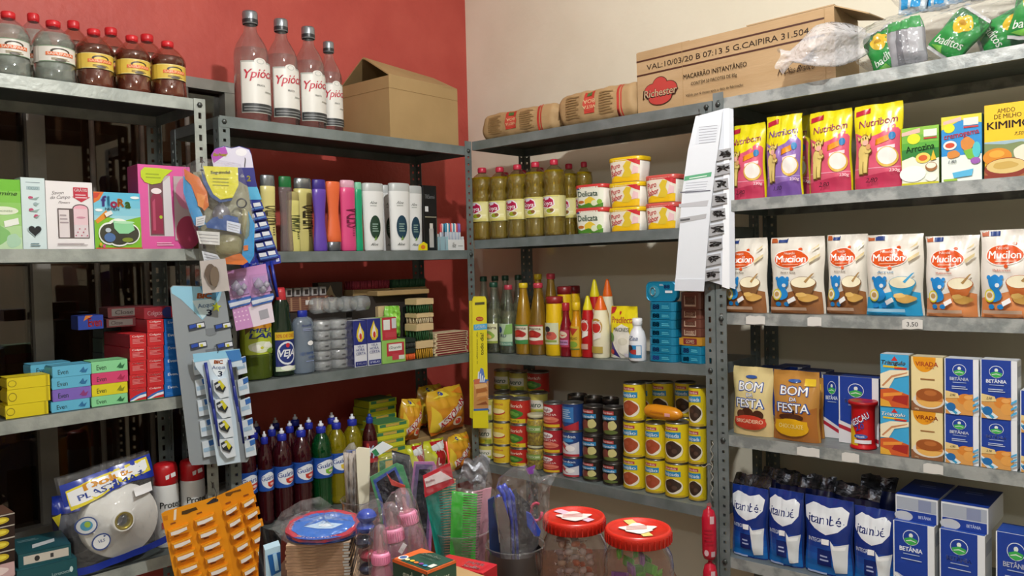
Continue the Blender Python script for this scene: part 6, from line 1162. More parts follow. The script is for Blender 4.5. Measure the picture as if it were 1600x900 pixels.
put('brg', broom('1f4a30'), UB, 2, 614, 668, 448, 465, .15, .06, 'broom head with dark green bristles up, at the back', 'broom head', 'broom heads at the back', base=bz+.012, H=.05)
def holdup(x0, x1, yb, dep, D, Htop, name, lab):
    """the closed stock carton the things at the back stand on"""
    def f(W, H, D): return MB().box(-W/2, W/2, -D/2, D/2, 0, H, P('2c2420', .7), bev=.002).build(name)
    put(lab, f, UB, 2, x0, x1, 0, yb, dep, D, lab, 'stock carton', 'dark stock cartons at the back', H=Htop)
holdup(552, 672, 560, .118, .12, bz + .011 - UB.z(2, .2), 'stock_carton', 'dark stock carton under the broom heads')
def spongecard(W, H, D):
    m = MB(); m.box(-W/2, W/2, -D/2, D/2, 0, H, P('d2c09c', .6), bev=.001); m.panel([('r', .05, .2, .95, .8, '7c2a30')], W, H, flat(-D/2)); return m.build('match_pack')
zz = [553 - 3.4*k for k in range(11)]
pile('spc', spongecard, UB, 2, 679, 731, zz, .02, .07, [f'thin cream and maroon pack, number {["one","two","three","four","five","six","seven","eight","nine","ten"][k]} up from the shelf beside the corner post' for k in range(10)], 'flat pack', 'flat cream and maroon packs by the corner post', jit=1.5)
def knobs(W, H, D):
    root = empty('clothes_peg_pack'); m = MB(); m.box(-W/2, W/2, -D/2, D/2, 0, H*.62, P('6c4438', .5), bev=.003); m.panel([('l', .05, .1, .95, .9, 6, '8c6450')] + [('r', .08 + .2*k, .1, .12 + .2*k, .95, 'a88468') for k in range(5)] + [('r', .42, .45, .6, .75, 'e0dcd8')], W, H*.62, flat(-D/2)); m.build('pack_body', root)
    for k in range(5): b = MB(); x = -W*.4 + W*.2*k; b.box(x-W*.075, x+W*.075, -D*.3, D*.2, H*.62, H*.98, P('a8a4a4', .3), bev=.002); b.box(x-W*.04, x+W*.04, -D*.31, -D*.3, H*.7, H*.9, P('2c2424')); b.build('clear_knob', root)
    return root
hz = UB.z(2, .6)
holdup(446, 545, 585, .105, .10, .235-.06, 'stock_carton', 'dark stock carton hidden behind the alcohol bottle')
put('knob', knobs, UB, 2, 448, 516, 446, 488, .11, .05, 'brown pack with five small clear knobs above the alcohol bottle', 'peg pack', None, base=hz + .1765, H=.075)
put('cndb', carton('candle_box', [('r', 0, 0, 1, 1, '3a3430'), ('p', [(.5, .9), (.3, .6), (.35, .3), (.6, .2), (.75, .4), (.6, .6)], '9c8a6c'), ('e', .53, .4, .1, .12, '6c3428')], '3a3430', '2c2824', '3a3430'), UB, 2, 498, 536, 436, 478, .165, .035, 'dark box with pale flame print at the back', 'candle box', None, base=hz + .1765, H=.085)

# --- UB fourth shelf: detergents, steel wool bags, sponges
DET = [(0, 0), (.88, 0), (.98, .02), (1, .05), (.93, .09), (1, .13), (.93, .17), (1, .21), (.94, .25), (1, .29), (.96, .33), (.97, .36), (.97, .60), (1, .62), (1, .68), (.92, .75), (.66, .82), (.42, .86), (.36, .875)]
NOZ = [([(.44, .865), (.47, .87), (.47, .925), (.42, .935), (.2, .94)], '2430a4'), ([(.24, .94), (.27, .945), (.27, .965), (.12, .975), (.12, 1.0), (0, 1.0)], 'dde0ea')]
GUA = lambda c: [('r', 0, 0, 1, 1, '1f50a8'), blob(.52, .5, .48, .36, 'e6ecf4', 1), T('Guára', .42, .62, .22, '1c3f94', W=.70, b=.03, r=6), ('p', [(.4, .42), (.9, .5), (.95, .3), (.55, .16), (.42, .25)], c), ('e', .65, .32, .12, .06, 'e8c8c0'), ('r', 0, 0, 1, .10, '1f50a8'), ('r', 0, .92, 1, 1, '1f50a8')]
det = lambda hexc, op, oc, lc: bottle('detergent_bottle', DET, clear(hexc, op, .05, oc, 0, 1.5), NOZ, (.365, .595, .975, '1f50a8', GUA(lc), 2.4))
dW, dG, dY = det('8c3048', .50, '4c1420', 'c83c30'), det('2c8c4c', .45, '0f5a2c', '7ab83c'), det('d8cc28', .42, 'a89c10', 'e8c83c')
G = 'detergent bottles on the fourth shelf'
rows = [('dW', dW, 388, 662, 812, .035, 'wine-coloured detergent bottle beside the steel post'), ('dW', dW, 414, 662, 812, .02, 'wine-coloured detergent bottle, second in the front row'), ('dW', dW, 444, 657, 806, .02, 'wine-coloured detergent bottle, third in the front row'), ('dW', dW, 474, 655, 800, .02, 'wine-coloured detergent bottle touching the green one'),
        ('dG', dG, 505, 651, 795, .02, 'green detergent bottle in the front row'), ('dY', dY, 528, 647, 788, .03, 'yellow detergent bottle right behind the stick cup'), ('dY', dY, 553, 643, 784, .035, 'yellow detergent bottle beside the red-labelled bottle')]
for k, f_, x, yt, yb, d, lb in rows: put(k, f_, UB, 3, x-14.5, x+14.5, yt, yb, d, .065, lb, 'detergent bottle', G, True, H=.262)
for i, (x, k, d) in enumerate(((400, 'dW', .10), (428, 'dW', .10), (456, 'dW', .10), (486, 'dW', .10), (522, 'dY', .11), (404, 'dW', .18), (434, 'dW', .18), (465, 'dW', .18))):
    put(k, None, UB, 3, x-12.5, x+12.5, 650, 780, d, .065, ['shaded', 'dim'][i > 4] + ' ' + ['wine', 'wine', 'wine', 'wine', 'yellow', 'wine', 'wine', 'wine'][i] + ' detergent bottle, ' + ['leftmost in the second row', 'second from left in the second row', 'third from left in the second row', 'fourth from left in the second row', 'rightmost in the second row', 'left one in the back row', 'middle one in the back row', 'right one in the back row'][i], 'detergent bottle', G, True, H=.262)
YPD = [('r', 0, 0, 1, 1, '6c1424'), T('Ypê', .5, .55, .45, 'b8d0f0', W=.85, b=.05, s=.2), ('r', 0, .0, 1, .2, 'b82c34'), ('p', [(0, .2), (.2, .3), (.15, .9), (0, .9)], 'c03c34')]
put('ypd', bottle('detergent_bottle', DET, clear('7c2c38', .6, .05, '4a1018', 0, 1.5), [(c[0], '1f3c9c') for c in NOZ[:1]] + [([(.24, .94), (.25, .97), (0, .98)], '1f3c9c')], (.40, .66, .975, '6c1424', YPD, 2.2)), UB, 3, 562, 591, 640, 782, .02, .065, 'dark red detergent bottle with white script label', 'detergent bottle', G, True, H=.262)
ASS = [('g', 0, 0, 1, 1, 'd8782c', 'dcb030', 5), ('p', [(.0, .1), (.35, 0), (.2, .5), (.05, .7)], 'e8c83c'), ('p', [(.15, .28), (.85, .72), (.95, .60), (.24, .12)], 'ece4dc'), T('ASSOLAN', .55, .43, .17, 'b82434', W=.86, b=.045, s=.1, r=36), ('e', .68, .22, .14, .10, 'f0e0c8'), ('e', .68, .22, .09, .065, 'c84434'), ('p', [(.6, .9), (.95, .95), (.9, .8)], 'e88c2c'), ('p', [(.1, .85), (.4, .98), (.5, .85)], 'f0dc4c'), ('e', .3, .92, .06, .04, '3c4ca0')]
ass = pouch('steel_wool_bag', ASS, 'd89a2c', 'pillow', ph=.8, wr=.007, rough=.2); ass2 = pouch('steel_wool_bag', ASS, 'c8842c', 'pillow', ph=2.8, wr=.007, rough=.2)
LBG = [('r', .05, .05, .95, .95, 'b8242c'), ('e', .55, .45, .34, .30, 'e8e0dc'), ('e', .55, .45, .31, .27, 'b02028'), T('L', .55, .42, .2, 'f0e8e4', b=.05), ('p', [(0, 0), (.3, 0), (.4, .6), (.2, 1), (0, 1)], 'c8cc2c'), ('p', [(.9, 0), (1, 0), (1, .8), (.85, .5)], 'd0d030'), ('p', [(.2, .85), (.9, .95), (.8, .75), (.3, .72)], 'e0e4e6')]
lbg = pouch('steel_wool_bag', LBG, 'c0c42c', 'pillow', ph=1.7, wr=.006, rough=.2)
SPG = [('r', 0, 0, 1, 1, 'c8c828'), ('r', .05, .55, .95, .95, '3c7c54'), ('r', .25, .6, .7, .9, 'c8a84c'), ('r', 0, 0, 1, .08, '9ca020')]
spg = carton('sponge_pack', SPG, 'c8c828', 'a8a820', '4c8c5c', bev=.003)
G = 'yellow and green sponge packs stacked'
pile('spg', spg, UB, 3, 592, 636, [728, 713, 699, 686, 673, 660], .05, .10, [f'yellow and green sponge pack, {TIER[i]} of the nearer stack' for i in range(5)], 'sponge pack', G, jit=3, rz=-.1)
pile('spg', spg, UB, 3, 575, 618, [718, 704, 690, 676, 662, 648, 636, 624], .17, .09, [f'yellow and green sponge pack, {TIER[i]} of the shaded back stack' for i in range(7)], 'sponge pack', G, jit=3)
G = 'steel wool bags on the fourth shelf'
b = UB.z(3, .1)
o1 = put('ass2', ass2, UB, 3, 704, 742, 655, 712, .03, .05, 'orange steel wool bag standing low against the corner post', 'steel wool bag', G, H=.125, rz=.1, base=b + .001)
put('lbg', lbg, UB, 3, 668, 708, 660, 718, .035, .05, 'red and lime bag with a white ringed letter, nearer the post', 'steel wool bag', G, H=.125, base=b + .001); put('lbg', lbg, UB, 3, 636, 668, 668, 722, .035, .05, 'red and lime bag with a white ringed letter, nearer the sponges', 'steel wool bag', G, H=.125, base=b + .001)
put('ass', ass, UB, 3, 680, 736, 578, 660, .055, .07, 'large orange and yellow steel wool bag highest in the pile', 'steel wool bag', G, base=b + .135, H=.155, tilt=-.08)
put('ass', ass, UB, 3, 612, 662, 598, 666, .075, .06, 'orange steel wool bag leaning left of the highest one', 'steel wool bag', G, base=b + .13, H=.14, tilt=.12)
put('ass2', ass2, UB, 3, 660, 700, 574, 640, .15, .06, 'orange steel wool bag folded behind the highest one', 'steel wool bag', G, base=b + .15, H=.14)
put('ass2', ass2, UB, 3, 572, 622, 590, 650, .16, .05, 'dim steel wool bag farthest back in shadow', 'steel wool bag', G, base=b + .13, H=.13)
for i, (x0, x1, d) in enumerate(((606, 735, .155), (575, 610, .12))):
    pass
def stock(W, H, D): return MB().box(-W/2, W/2, -D/2, D/2, 0, H, M_CARD2, bev=.002).build('stock_carton')
put('stk', stock, UB, 3, 640, 742, 0, 690, .10, .12, 'brown stock carton hidden under the steel wool bags', 'stock carton', 'dark stock cartons at the back', H=.128)
# ================================================================== things hanging from the shelving posts
class Fr:
    """an upright plane standing at its own distance; q() turns a photo point into a place on it"""
    def __init__(s, c, face=0.0):
        s.c = Vector(c); d = Vector((EYE.x - c[0], EYE.y - c[1], 0)).normalized(); ca, sa = math.cos(face), math.sin(face)
        s.n = Vector((d.x*ca - d.y*sa, d.x*sa + d.y*ca, 0)); s.rz = math.atan2(s.n.x, -s.n.y); s.u = Vector((math.cos(s.rz), math.sin(s.rz), 0))
    def q(s, px, py, off=0):
        r = ray(px, py); t = ((s.c + s.n*off - EYE).dot(s.n)) / r.dot(s.n); p = EYE + r*t - s.c; return (p.dot(s.u), p.z)
    def place(s, o): o.location = s.c; o.rotation_euler = (0, 0, s.rz); return o
    def pl(s, mb, pts, y0, y1, mat): 
        return mb.prism([s.q(*p, -y1*0) for p in pts], y0, y1, P(mat) if isinstance(mat, str) else mat)
    def txt(s, mb, t, x0, x1, yc, h, col, y, b=.03, rot=0, shear=0, slope=0):
        V, F, tw = text_geo(t, b, shear); a = s.q(x0, yc + slope*0); c = s.q(x1, yc + slope); 
        hh = abs(s.q(x0, yc)[1] - s.q(x0, yc+h)[1]); dx, dz = c[0]-a[0], c[1]-a[1]
        if rot:   # reads upwards along x0, from yc (start) to x1 meaning the end row
            a = s.q(x0, yc); c = s.q(x0, x1); dx, dz = c[0]-a[0], c[1]-a[1]
            hh = abs(s.q(x0, yc)[0] - s.q(x0+h, yc)[0])
        ln = math.hypot(dx, dz); ux, uz = dx/ln, dz/ln; kx = ln/tw; ky = hh/CAPH
        mb.raw([(a[0] + x*kx*ux - y_*ky*uz, y, a[1] + x*kx*uz + y_*ky*ux) for x, y_ in V], F, P(col)); return mb
    def film(s, root, pts, bulge, op=.06, name='plastic_film', y=0, seed=0, n=10):
        """clear bag whose outline is pts: puffed front and back sheets"""
        Q = [s.q(*p) for p in pts]; cx = sum(p[0] for p in Q)/len(Q); cz = sum(p[1] for p in Q)/len(Q)
        R_ = []
        for i in range(len(Q)):
            a, b = Q[i], Q[(i+1) % len(Q)]
            for k in range(4): t = k/4; R_.append((a[0]+(b[0]-a[0])*t, a[1]+(b[1]-a[1])*t))
        m = len(R_); mb = MB()
        for sg in (-1, 1):
            V = []; 
            for j in range(n+1):
                k = 1 - j/n*.999
                for i, p in enumerate(R_):
                    w_ = .0045*math.sin(i*1.9 + seed + 5*k)*math.sin(j*1.3 + i*.7) + .003*math.sin(i*.9 - 8*k + seed)
                    V.append((cx + (p[0]-cx)*k, y + sg*(bulge*(1-k**3)**.5 + .0008) + w_*(1-k**4), cz + (p[1]-cz)*k))
            F = [(j*m+i, j*m+(i+1) % m, (j+1)*m+(i+1) % m, (j+1)*m+i) for j in range(n) for i in range(m)]
            mb.raw(V, F, FILM(op), True)
        return mb.build(name, root)
def hook(root, fr, x, y0, y1, back=.05):
    a = fr.q(x, y0); b = fr.q(x, y1); m = MB(); m.tube([(a[0], back, a[1]+.004), (a[0], .0, a[1]+.006), (a[0]+.002, -.006, a[1]), (b[0], -.004, b[1]+.003), (b[0], .004, b[1])], .0009, P('4c4c4c', .4, .6), 6); m.build('wire_hook', root)

# white folded strips between the right-hand units
f = Fr(UC.hit(1105, 300, -.03), .0)
r = empty('strip_card', 'long white folded paper strip hanging with black hair pins on the right-hand post', 'strip card')
m = MB(); f.pl(m, [(1100, 178), (1132, 169), (1146, 168), (1149, 452), (1098, 436), (1100, 240)], .004, .0055, 'cdd1da'); f.pl(m, [(1132, 170), (1139, 169), (1140, 452), (1128, 448)], .0015, .0038, 'eceef4'); m.build('back_strip', r)
for k in range(9):
    y = 241 + k*23.5; xl = 1128 - k*2.3; m = MB(); rnd = random.Random(k)
    f.pl(m, [(xl-8, y-6), (xl+14, y-10), (xl+15, y+6), (xl-9, y+11)], -.0022, .0012, '9c9ca0'); m.build('pocket', r)
    m = MB()
    for j in range(9):
        a = f.q(xl-6 + rnd.uniform(0, 8), y + rnd.uniform(-5, 5)); b = f.q(xl + 6 + rnd.uniform(-3, 9), y + rnd.uniform(-6, 4)); m.tube([(a[0], -.004, a[1]), ((a[0]+b[0])/2, -.005, (a[1]+b[1])/2 + .002), (b[0], -.004, b[1])], .0011, P('1c1a1c', .3), 5)
    m.build('hair_pins', r)
m = MB(); f.pl(m, [(1087, 182), (1129, 172), (1127, 196), (1118, 260), (1110, 330), (1104, 400), (1100, 455), (1054, 454), (1060, 380), (1066, 300), (1075, 235)], -.0045, -.003, 'd6dae2')
f.pl(m, [(1055, 436), (1101, 436), (1100, 455), (1054, 454)], -.0065, -.0046, 'cbcfd8')
f.pl(m, [(1090, 200), (1124, 196), (1119, 222), (1086, 226)], -.0049, -.0046, 'cfd3dc')
for k in range(7): yy = 199 + 4.2*k; f.pl(m, [(1092, yy), (1121 - k*.5, yy-3), (1121 - k*.5, yy-2.2), (1092, yy+.8)], -.0052, -.005, '8a8c98')
f.pl(m, [(1070, 276), (1112, 269), (1111, 276), (1069, 283)], -.005, -.0046, '4c9c70'); f.pl(m, [(1077, 278.5), (1105, 274), (1104, 275.6), (1077, 280)], -.0054, -.0051, 'dfeee4')
for k in range(5): yy = 286 + 4*k; f.pl(m, [(1072-k*.4, yy), (1106-k, yy-3), (1106-k, yy-2), (1072-k*.4, yy+1)], -.005, -.0046, 'b0b3c0')
f.pl(m, [(1063, 300), (1110, 297), (1110, 299), (1063, 302)], -.005, -.0046, '5c5c68')
f.pl(m, [(1061, 319), (1107, 313), (1105, 322), (1061, 324)], -.0052, -.0046, 'b4b4ba'); f.pl(m, [(1061, 341), (1104, 334), (1103, 341), (1061, 349)], -.0054, -.0046, 'a8a8ac'); f.pl(m, [(1063, 343), (1078, 341), (1078, 344), (1063, 346)], -.0058, -.0055, '4a4a4c')
m.build('front_strip', r)
hook(r, f, 1092, 174, 184, .028); f.place(r)

# yellow carton strip on the corner post
f = Fr(UB.hit(748, 560, -.035) if False else (P0 + NL*.028 + NR*.028 + Vector((0, 0, 1.25))), 0)
r = empty('seasoning_strip', 'tall yellow seasoning carton strip hanging on the corner post', 'carton strip')
YS = 'ddcf14'
m = MB(); f.pl(m, [(740, 463), (758, 463), (760, 468), (763, 668), (739, 668), (738, 468)], -.010, .002, YS); m.build('carton_body', r); m = MB(); f.pl(m, [(733, 470), (739, 470), (740, 655), (734, 652)], -.002, .010, 'c8bc14'); m.build('back_panel', r)
m = MB(); f.pl(m, [(742, 472.5), (757, 471.5), (757, 475.5), (742, 476.5)], -.0108, -.0104, '4a4414')
e = [(749.5 + 6*math.cos(k*PI/8), 498 + 3.6*math.sin(k*PI/8)) for k in range(16)]; f.pl(m, e, -.0108, -.0104, 'b8301c'); f.txt(m, 'MAGGI', 745.5, 753.5, 499.3, 2.8, 'e8d86c', -.0112)
f.pl(m, [(740, 507), (761, 505), (761, 514), (740, 516)], -.0108, -.0104, '4aa8d8'); f.txt(m, 'GALINHA', 742, 759, 513.5, 5, 'eef4f8', -.0112, slope=-1.5)
f.txt(m, 'todo dia!', 755.5, 520, 554, -5.2, '3a3614', -.0112, rot=1, b=.01); f.txt(m, 'o alimento de', 746.5, 518, 568, -2.4, '6a6014', -.0112, rot=1, b=0)
f.pl(m, [(751, 574), (755, 576), (758, 592), (761, 597), (743, 597), (747, 590)], -.0108, -.0104, '5c7cc0')
for k in range(4): f.pl(m, [(747+k*3, 580+k*3), (749+k*3, 580+k*3), (748+k*3, 596), (746+k*3, 596)], -.0112, -.0109, 'dfe6f0')
f.pl(m, [(740, 593), (763, 592), (763, 640), (740, 640)], -.0107, -.0104, 'c08850'); f.pl(m, [(740, 593), (763, 592), (763, 594.5), (740, 595.5)], -.0111, -.0108, '3a6cb0')
for k in range(5): f.pl(m, [(741+k*3, 600+k*7), (759, 598+k*7), (762, 603+k*7), (744, 608+k*6)], -.0112 - k*.0002, -.0109, ['e0b078', 'a8642c', 'd89c5c', 'b87838', '8c4c24'][k])
f.pl(m, [(740, 638), (763, 637), (763, 640), (740, 641)], -.0113, -.0108, '3a6cb0'); f.pl(m, [(741, 592), (750, 591), (749, 599), (741, 600)], -.0115, -.0112, 'c86a4c')
m.build('printed_front', r); f.place(r)

# red hanging bottles and string by the right post
for i, (xc, y0, y1) in enumerate(((1108, 793, 874), (1110, 878, 960))):
    f = Fr(UC.hit(xc, (y0+y1)/2, -.04), 0); r = empty('hanging_bottle', ['small red plastic bottle hanging from a string by the right post, upper', 'small red plastic bottle hanging by the right post, cut by the lower edge'][i], 'hanging bottle', 'red bottles on a string')
    a = f.q(xc, y0); b = f.q(xc, y1); h = a[1]-b[1]; R_ = abs(f.q(xc+11.5, y0)[0] - a[0]); m = MB()
    m.lathe([(0, b[1]), (R_*.8, b[1]+.004), (R_, b[1]+h*.12), (R_, b[1]+h*.8), (R_*.75, a[1]-h*.06), (R_*.3, a[1]-.002), (R_*.25, a[1]+.004), (0, a[1]+.004)], P('c01c34', .2), 24); m.build('bottle_body', r)
    m = MB(); m.panel([('r', .56, .78, .86, .95, 'd8b4bc'), ('e', .3, .12, .16, .07, 'd8b4bc'), ('r', .62, .04, .9, .16, 'b8a0a8'), ('l', .2, .3, .8, .7, 5, 'a8142c')], R_*2, h*.85, cyl(R_, b[1]+h*.06), 10, 1); m.build('label', r)
    m = MB(); f.pl(m, [(xc-4, y0-6), (xc+2, y0-8), (xc+5, y0-1), (xc-3, y0)], -.002, .002, '8c5c5c'); m.build('knot', r); f.place(r)
f = Fr(UC.hit(1113, 730, -.006), 0); r = empty('string', 'loose pale string tied round the right post beside the yellow cans', 'string'); m = MB(); rnd = random.Random(2)
m.tube([(lambda q_: (q_[0] + rnd.uniform(-.001, .001), -.002 - .002*(k % 2), q_[1]))(f.q(1112 + 2*math.sin(k*1.3), 690 + k*3.5)) for k in range(26)], .0011, P('a8a498', .7), 5)
m.tube([(lambda q_: (q_[0], -.003, q_[1]))(f.q(1096 + k*2.2, 727 + 2.5*math.sin(k*.9))) for k in range(9)], .0008, P('b8b0a4', .7), 5); m.build('twine', r); f.place(r)

# cards and bags between the two left units
def blister_rack():
    f = Fr(UA.hit(325, 590, -.045), .25)
    r = empty('razor_rack', 'tall grey hanging rack card of disposable razor packs with pale blue header', 'razor rack')
    m = MB(); f.pl(m, [(266, 450), (270, 446), (348, 448), (352, 460), (390, 715), (386, 722), (300, 727), (296, 720), (272, 520)], 0, .003, '8d9499')
    f.pl(m, [(267, 450), (271, 447), (348, 449), (343, 468), (327, 488), (316, 500), (300, 484), (283, 468), (268, 458)], -.0006, -.0002, '8fc4dc')
    f.pl(m, [(312, 447), (346, 449), (336, 470), (318, 462)], -.001, -.0007, '4c8cb4'); f.pl(m, [(300, 470), (338, 466), (327, 488), (316, 498)], -.001, -.0007, 'c8dfe8')
    f.txt(m, 'BIC', 307, 331, 466, 7.5, 'c86a2c', -.0016, b=.12, shear=.1); f.txt(m, 'Acqua', 309, 335, 482, 7, '4c7cb0', -.0018, b=.01, slope=-4); f.txt(m, '3', 322, 331, 493, 9, '1c2c54', -.0018, b=.06)
    f.pl(m, [(338, 472), (340, 477), (346, 478), (341, 481), (342, 487), (338, 483), (333, 486), (335, 480), (331, 477), (336, 476)], -.002, -.0012, 'c8d42c'); m.build('backing_card', r)
    for i, (dx, y) in enumerate(((0, 506), (3, 536))):
        for j, x in enumerate((293, 332)):
            k = MB(); X = x + dx + (2 if j else 0); f.pl(k, [(X, y+2), (X+26, y-4), (X+28, y+6), (X+2, y+12)], -.002, -.0004, '39404c'); f.pl(k, [(X+2, y+3), (X+12, y), (X+13, y+5), (X+3, y+8)], -.004, -.002, '2a4ca8'); f.pl(k, [(X+14, y), (X+25, y-2), (X+26, y+4), (X+15, y+6)], -.0035, -.002, 'd8dce4'); f.pl(k, [(X+16, y+2), (X+20, y+1), (X+21, y+5), (X+17, y+6)], -.0045, -.0035, 'b8b42c'); k.build('razor_pack', r)
    for y in (514, 546): k = MB(); f.pl(k, [(321, y), (341, y-3), (338, y+8), (328, y+11), (322, y+9)], -.0012, -.0003, '767c82'); k.build('tear_tab', r)
    for i in range(5):
        y = 560 + i*32; X = 300 + i*3.6
        for w_, x in ((20, X), (16, X + 66)):
            k = MB(); f.pl(k, [(x, y+2), (x+w_, y-4), (x+w_+3, y+22), (x+3, y+26)], -.008, -.0004, 'cfd8e0'); f.pl(k, [(x+w_*.5, y), (x+w_, y-3), (x+w_+1, y+4), (x+w_*.6, y+8)], -.0095, -.008, '3468b0'); f.pl(k, [(x+2, y+12), (x+w_-2, y+8), (x+w_, y+14), (x+3, y+18)], -.0088, -.008, '9cb8d0'); k.build('razor_pack', r)
    for i in range(6):
        y = 494 + i*33; X = 273 + i*3.4; k = MB(); f.pl(k, [(X, y), (X+9, y-1), (X+12, y+24), (X+3, y+26)], .0035, .012, 'c4cad0'); f.pl(k, [(X+1, y+11), (X+10, y+10), (X+10, y+13), (X+2, y+14)], .0025, .0034, '3a4450'); k.build('razor_pack', r)
    hook(r, f, 318, 440, 450, .03); return f.place(r)
blister_rack()
def blister_front():
    f = Fr(UA.hit(345, 640, -.085), .2)
    r = empty('razor_card', 'smaller razor card with dark blue handles hanging before the grey rack', 'razor card')
    m = MB(); f.pl(m, [(301, 553), (374, 545), (380, 572), (360, 574), (376, 722), (340, 728), (318, 590), (306, 574)], 0, .002, 'c4d4e0'); f.pl(m, [(301, 553), (374, 545), (377, 556), (303, 566)], -.0006, -.0001, '8cc4e0'); f.pl(m, [(352, 549), (374, 546), (378, 562), (360, 566)], -.001, -.0007, '3c78b8')
    f.pl(m, [(326, 562), (355, 560), (352, 578), (342, 592), (334, 582)], -.001, -.0004, 'dfe9f0'); f.txt(m, 'BIC', 334, 348, 568, 5, 'c86a2c', -.0016, b=.12); f.txt(m, 'Acqua', 331, 352, 577, 5.5, '4c6ca8', -.0016, b=.01, slope=-1); f.txt(m, '3', 340, 347, 588, 8, '1c2c54', -.0016, b=.05); m.build('backing_card', r)
    for i in range(4):
        x, y = 333 + i*3.4, 596 + i*31; k = MB(); f.pl(k, [(x-2, y-3), (x+20, y-6), (x+24, y+22), (x+10, y+26), (x, y+14)], -.012, -.0003, 'd4dce4'); f.pl(k, [(x, y+2), (x+9, y-3), (x+18, y+8), (x+14, y+16), (x+3, y+12)], -.016, -.012, '2c3038'); f.pl(k, [(x+5, y-1), (x+9, y-3), (x+16, y+6), (x+12, y+12)], -.018, -.016, 'c8c02c'); f.pl(k, [(x+1, y+5), (x+8, y+1), (x+9, y+4), (x+3, y+9)], -.0185, -.016, 'c8ccd0'); k.build('razor_head', r)
    for (xa, xb, y0) in ((320, 338, 566), (357, 376, 562)):
        for j in range(3):
            a = f.q(xa + j*4.5, y0 + j*28); b = f.q(xb - 10 + j*7, y0 + 62 + j*34); k = MB(); k.tube([(a[0], -.008, a[1]), ((a[0]+b[0])/2 + .001, -.012, (a[1]+b[1])/2), (b[0], -.006, b[1])], [.0042, .0036, .0030], P('1f2f84', .3), 8); k.build('razor_handle', r)
    hook(r, f, 340, 545, 552, .035); return f.place(r)
blister_front()
def pink_card():
    f = Fr(UB.hit(390, 470, -.085), -.1)
    r = empty('pacifier_card', 'pink dotted hanging card with two clear packs of small teats', 'hanging card')
    m = MB(); f.pl(m, [(352, 424), (415, 412), (429, 503), (369, 517)], 0, .002, 'c48cc0'); f.pl(m, [(388, 480), (424, 470), (429, 503), (396, 511)], -.0006, -.0001, 'dcd0dc'); f.pl(m, [(404, 486), (418, 482), (421, 496), (407, 500)], -.001, -.0007, '9c9aa4')
    for i in range(9):
        for j in range(4):
            x, y = 357 + j*6 + i*1.6, 448 + i*6.8 - j*1.2
            if x < 392: f.pl(m, [(x + 1.4*math.cos(k*PI/3), y + 1.4*math.sin(k*PI/3)) for k in range(6)], -.0006, -.0001, 'e8c8e0')
    m.build('backing_card', r)
    for i, (x, y) in enumerate(((356, 438), (391, 434))):
        k = MB(); f.pl(k, [(x, y+32), (x+36, y+24), (x+38, y+30), (x+34, y+37), (x+4, y+45)], -.004, -.001, '2c62b8'); f.pl(k, [(x+2, y+36), (x+37, y+28), (x+35, y+34), (x+4, y+42)], -.005, -.004, 'dce4f0'); f.pl(k, [(x+4, y), (x+24, y-4), (x+34, y+20), (x+8, y+26)], -.003, -.001, 'b48cc0'); k.build('pack_base', r)
        k = MB()
        for (dx, dy, rr) in ((14, 10, 8), (20, 18, 6), (26, 10, 5)): a = f.q(x+dx, y+dy); R_ = rr*.0017*1.0; k.lathe([(0, a[1]-R_), (R_*.7, a[1]-R_*.7), (R_, a[1]), (R_*.7, a[1]+R_*.6), (R_*.3, a[1]+R_), (0, a[1]+R_*1.3)], clear('e4e4ec', .35, .05, 'd8d8e4', 0, 1.6), 14, cx=a[0], cy=-.012)
        k.build('teat', r); f.film(r, [(x-1, y-4), (x+30, y-8), (x+40, y+28), (x+4, y+46)], .018, .06, 'clear_pack', -.004, i)
    return f.place(r)
pink_card()
def grey_card():
    f = Fr(UB.hit(335, 435, -.115), -.1); r = empty('pacifier_card', 'pale grey hanging card with a brown oval teat, under the clear pacifier bag', 'hanging card')
    m = MB(); f.pl(m, [(312, 408), (352, 404), (359, 454), (317, 459)], 0, .002, 'b4aca8'); m.build('backing_card', r); k = MB(); f.pl(k, [(329 + 9*math.cos(t*PI/7) + (3 if t < 7 else 0), 429 + 17*math.sin(t*PI/7)) for t in range(14)], -.006, -.001, '5c4c40'); f.pl(k, [(336 + 7*math.cos(t*PI/7), 432 + 16*math.sin(t*PI/7)) for t in range(14)], -.010, -.006, '6c5c4c'); k.build('teat', r); return f.place(r)
grey_card()
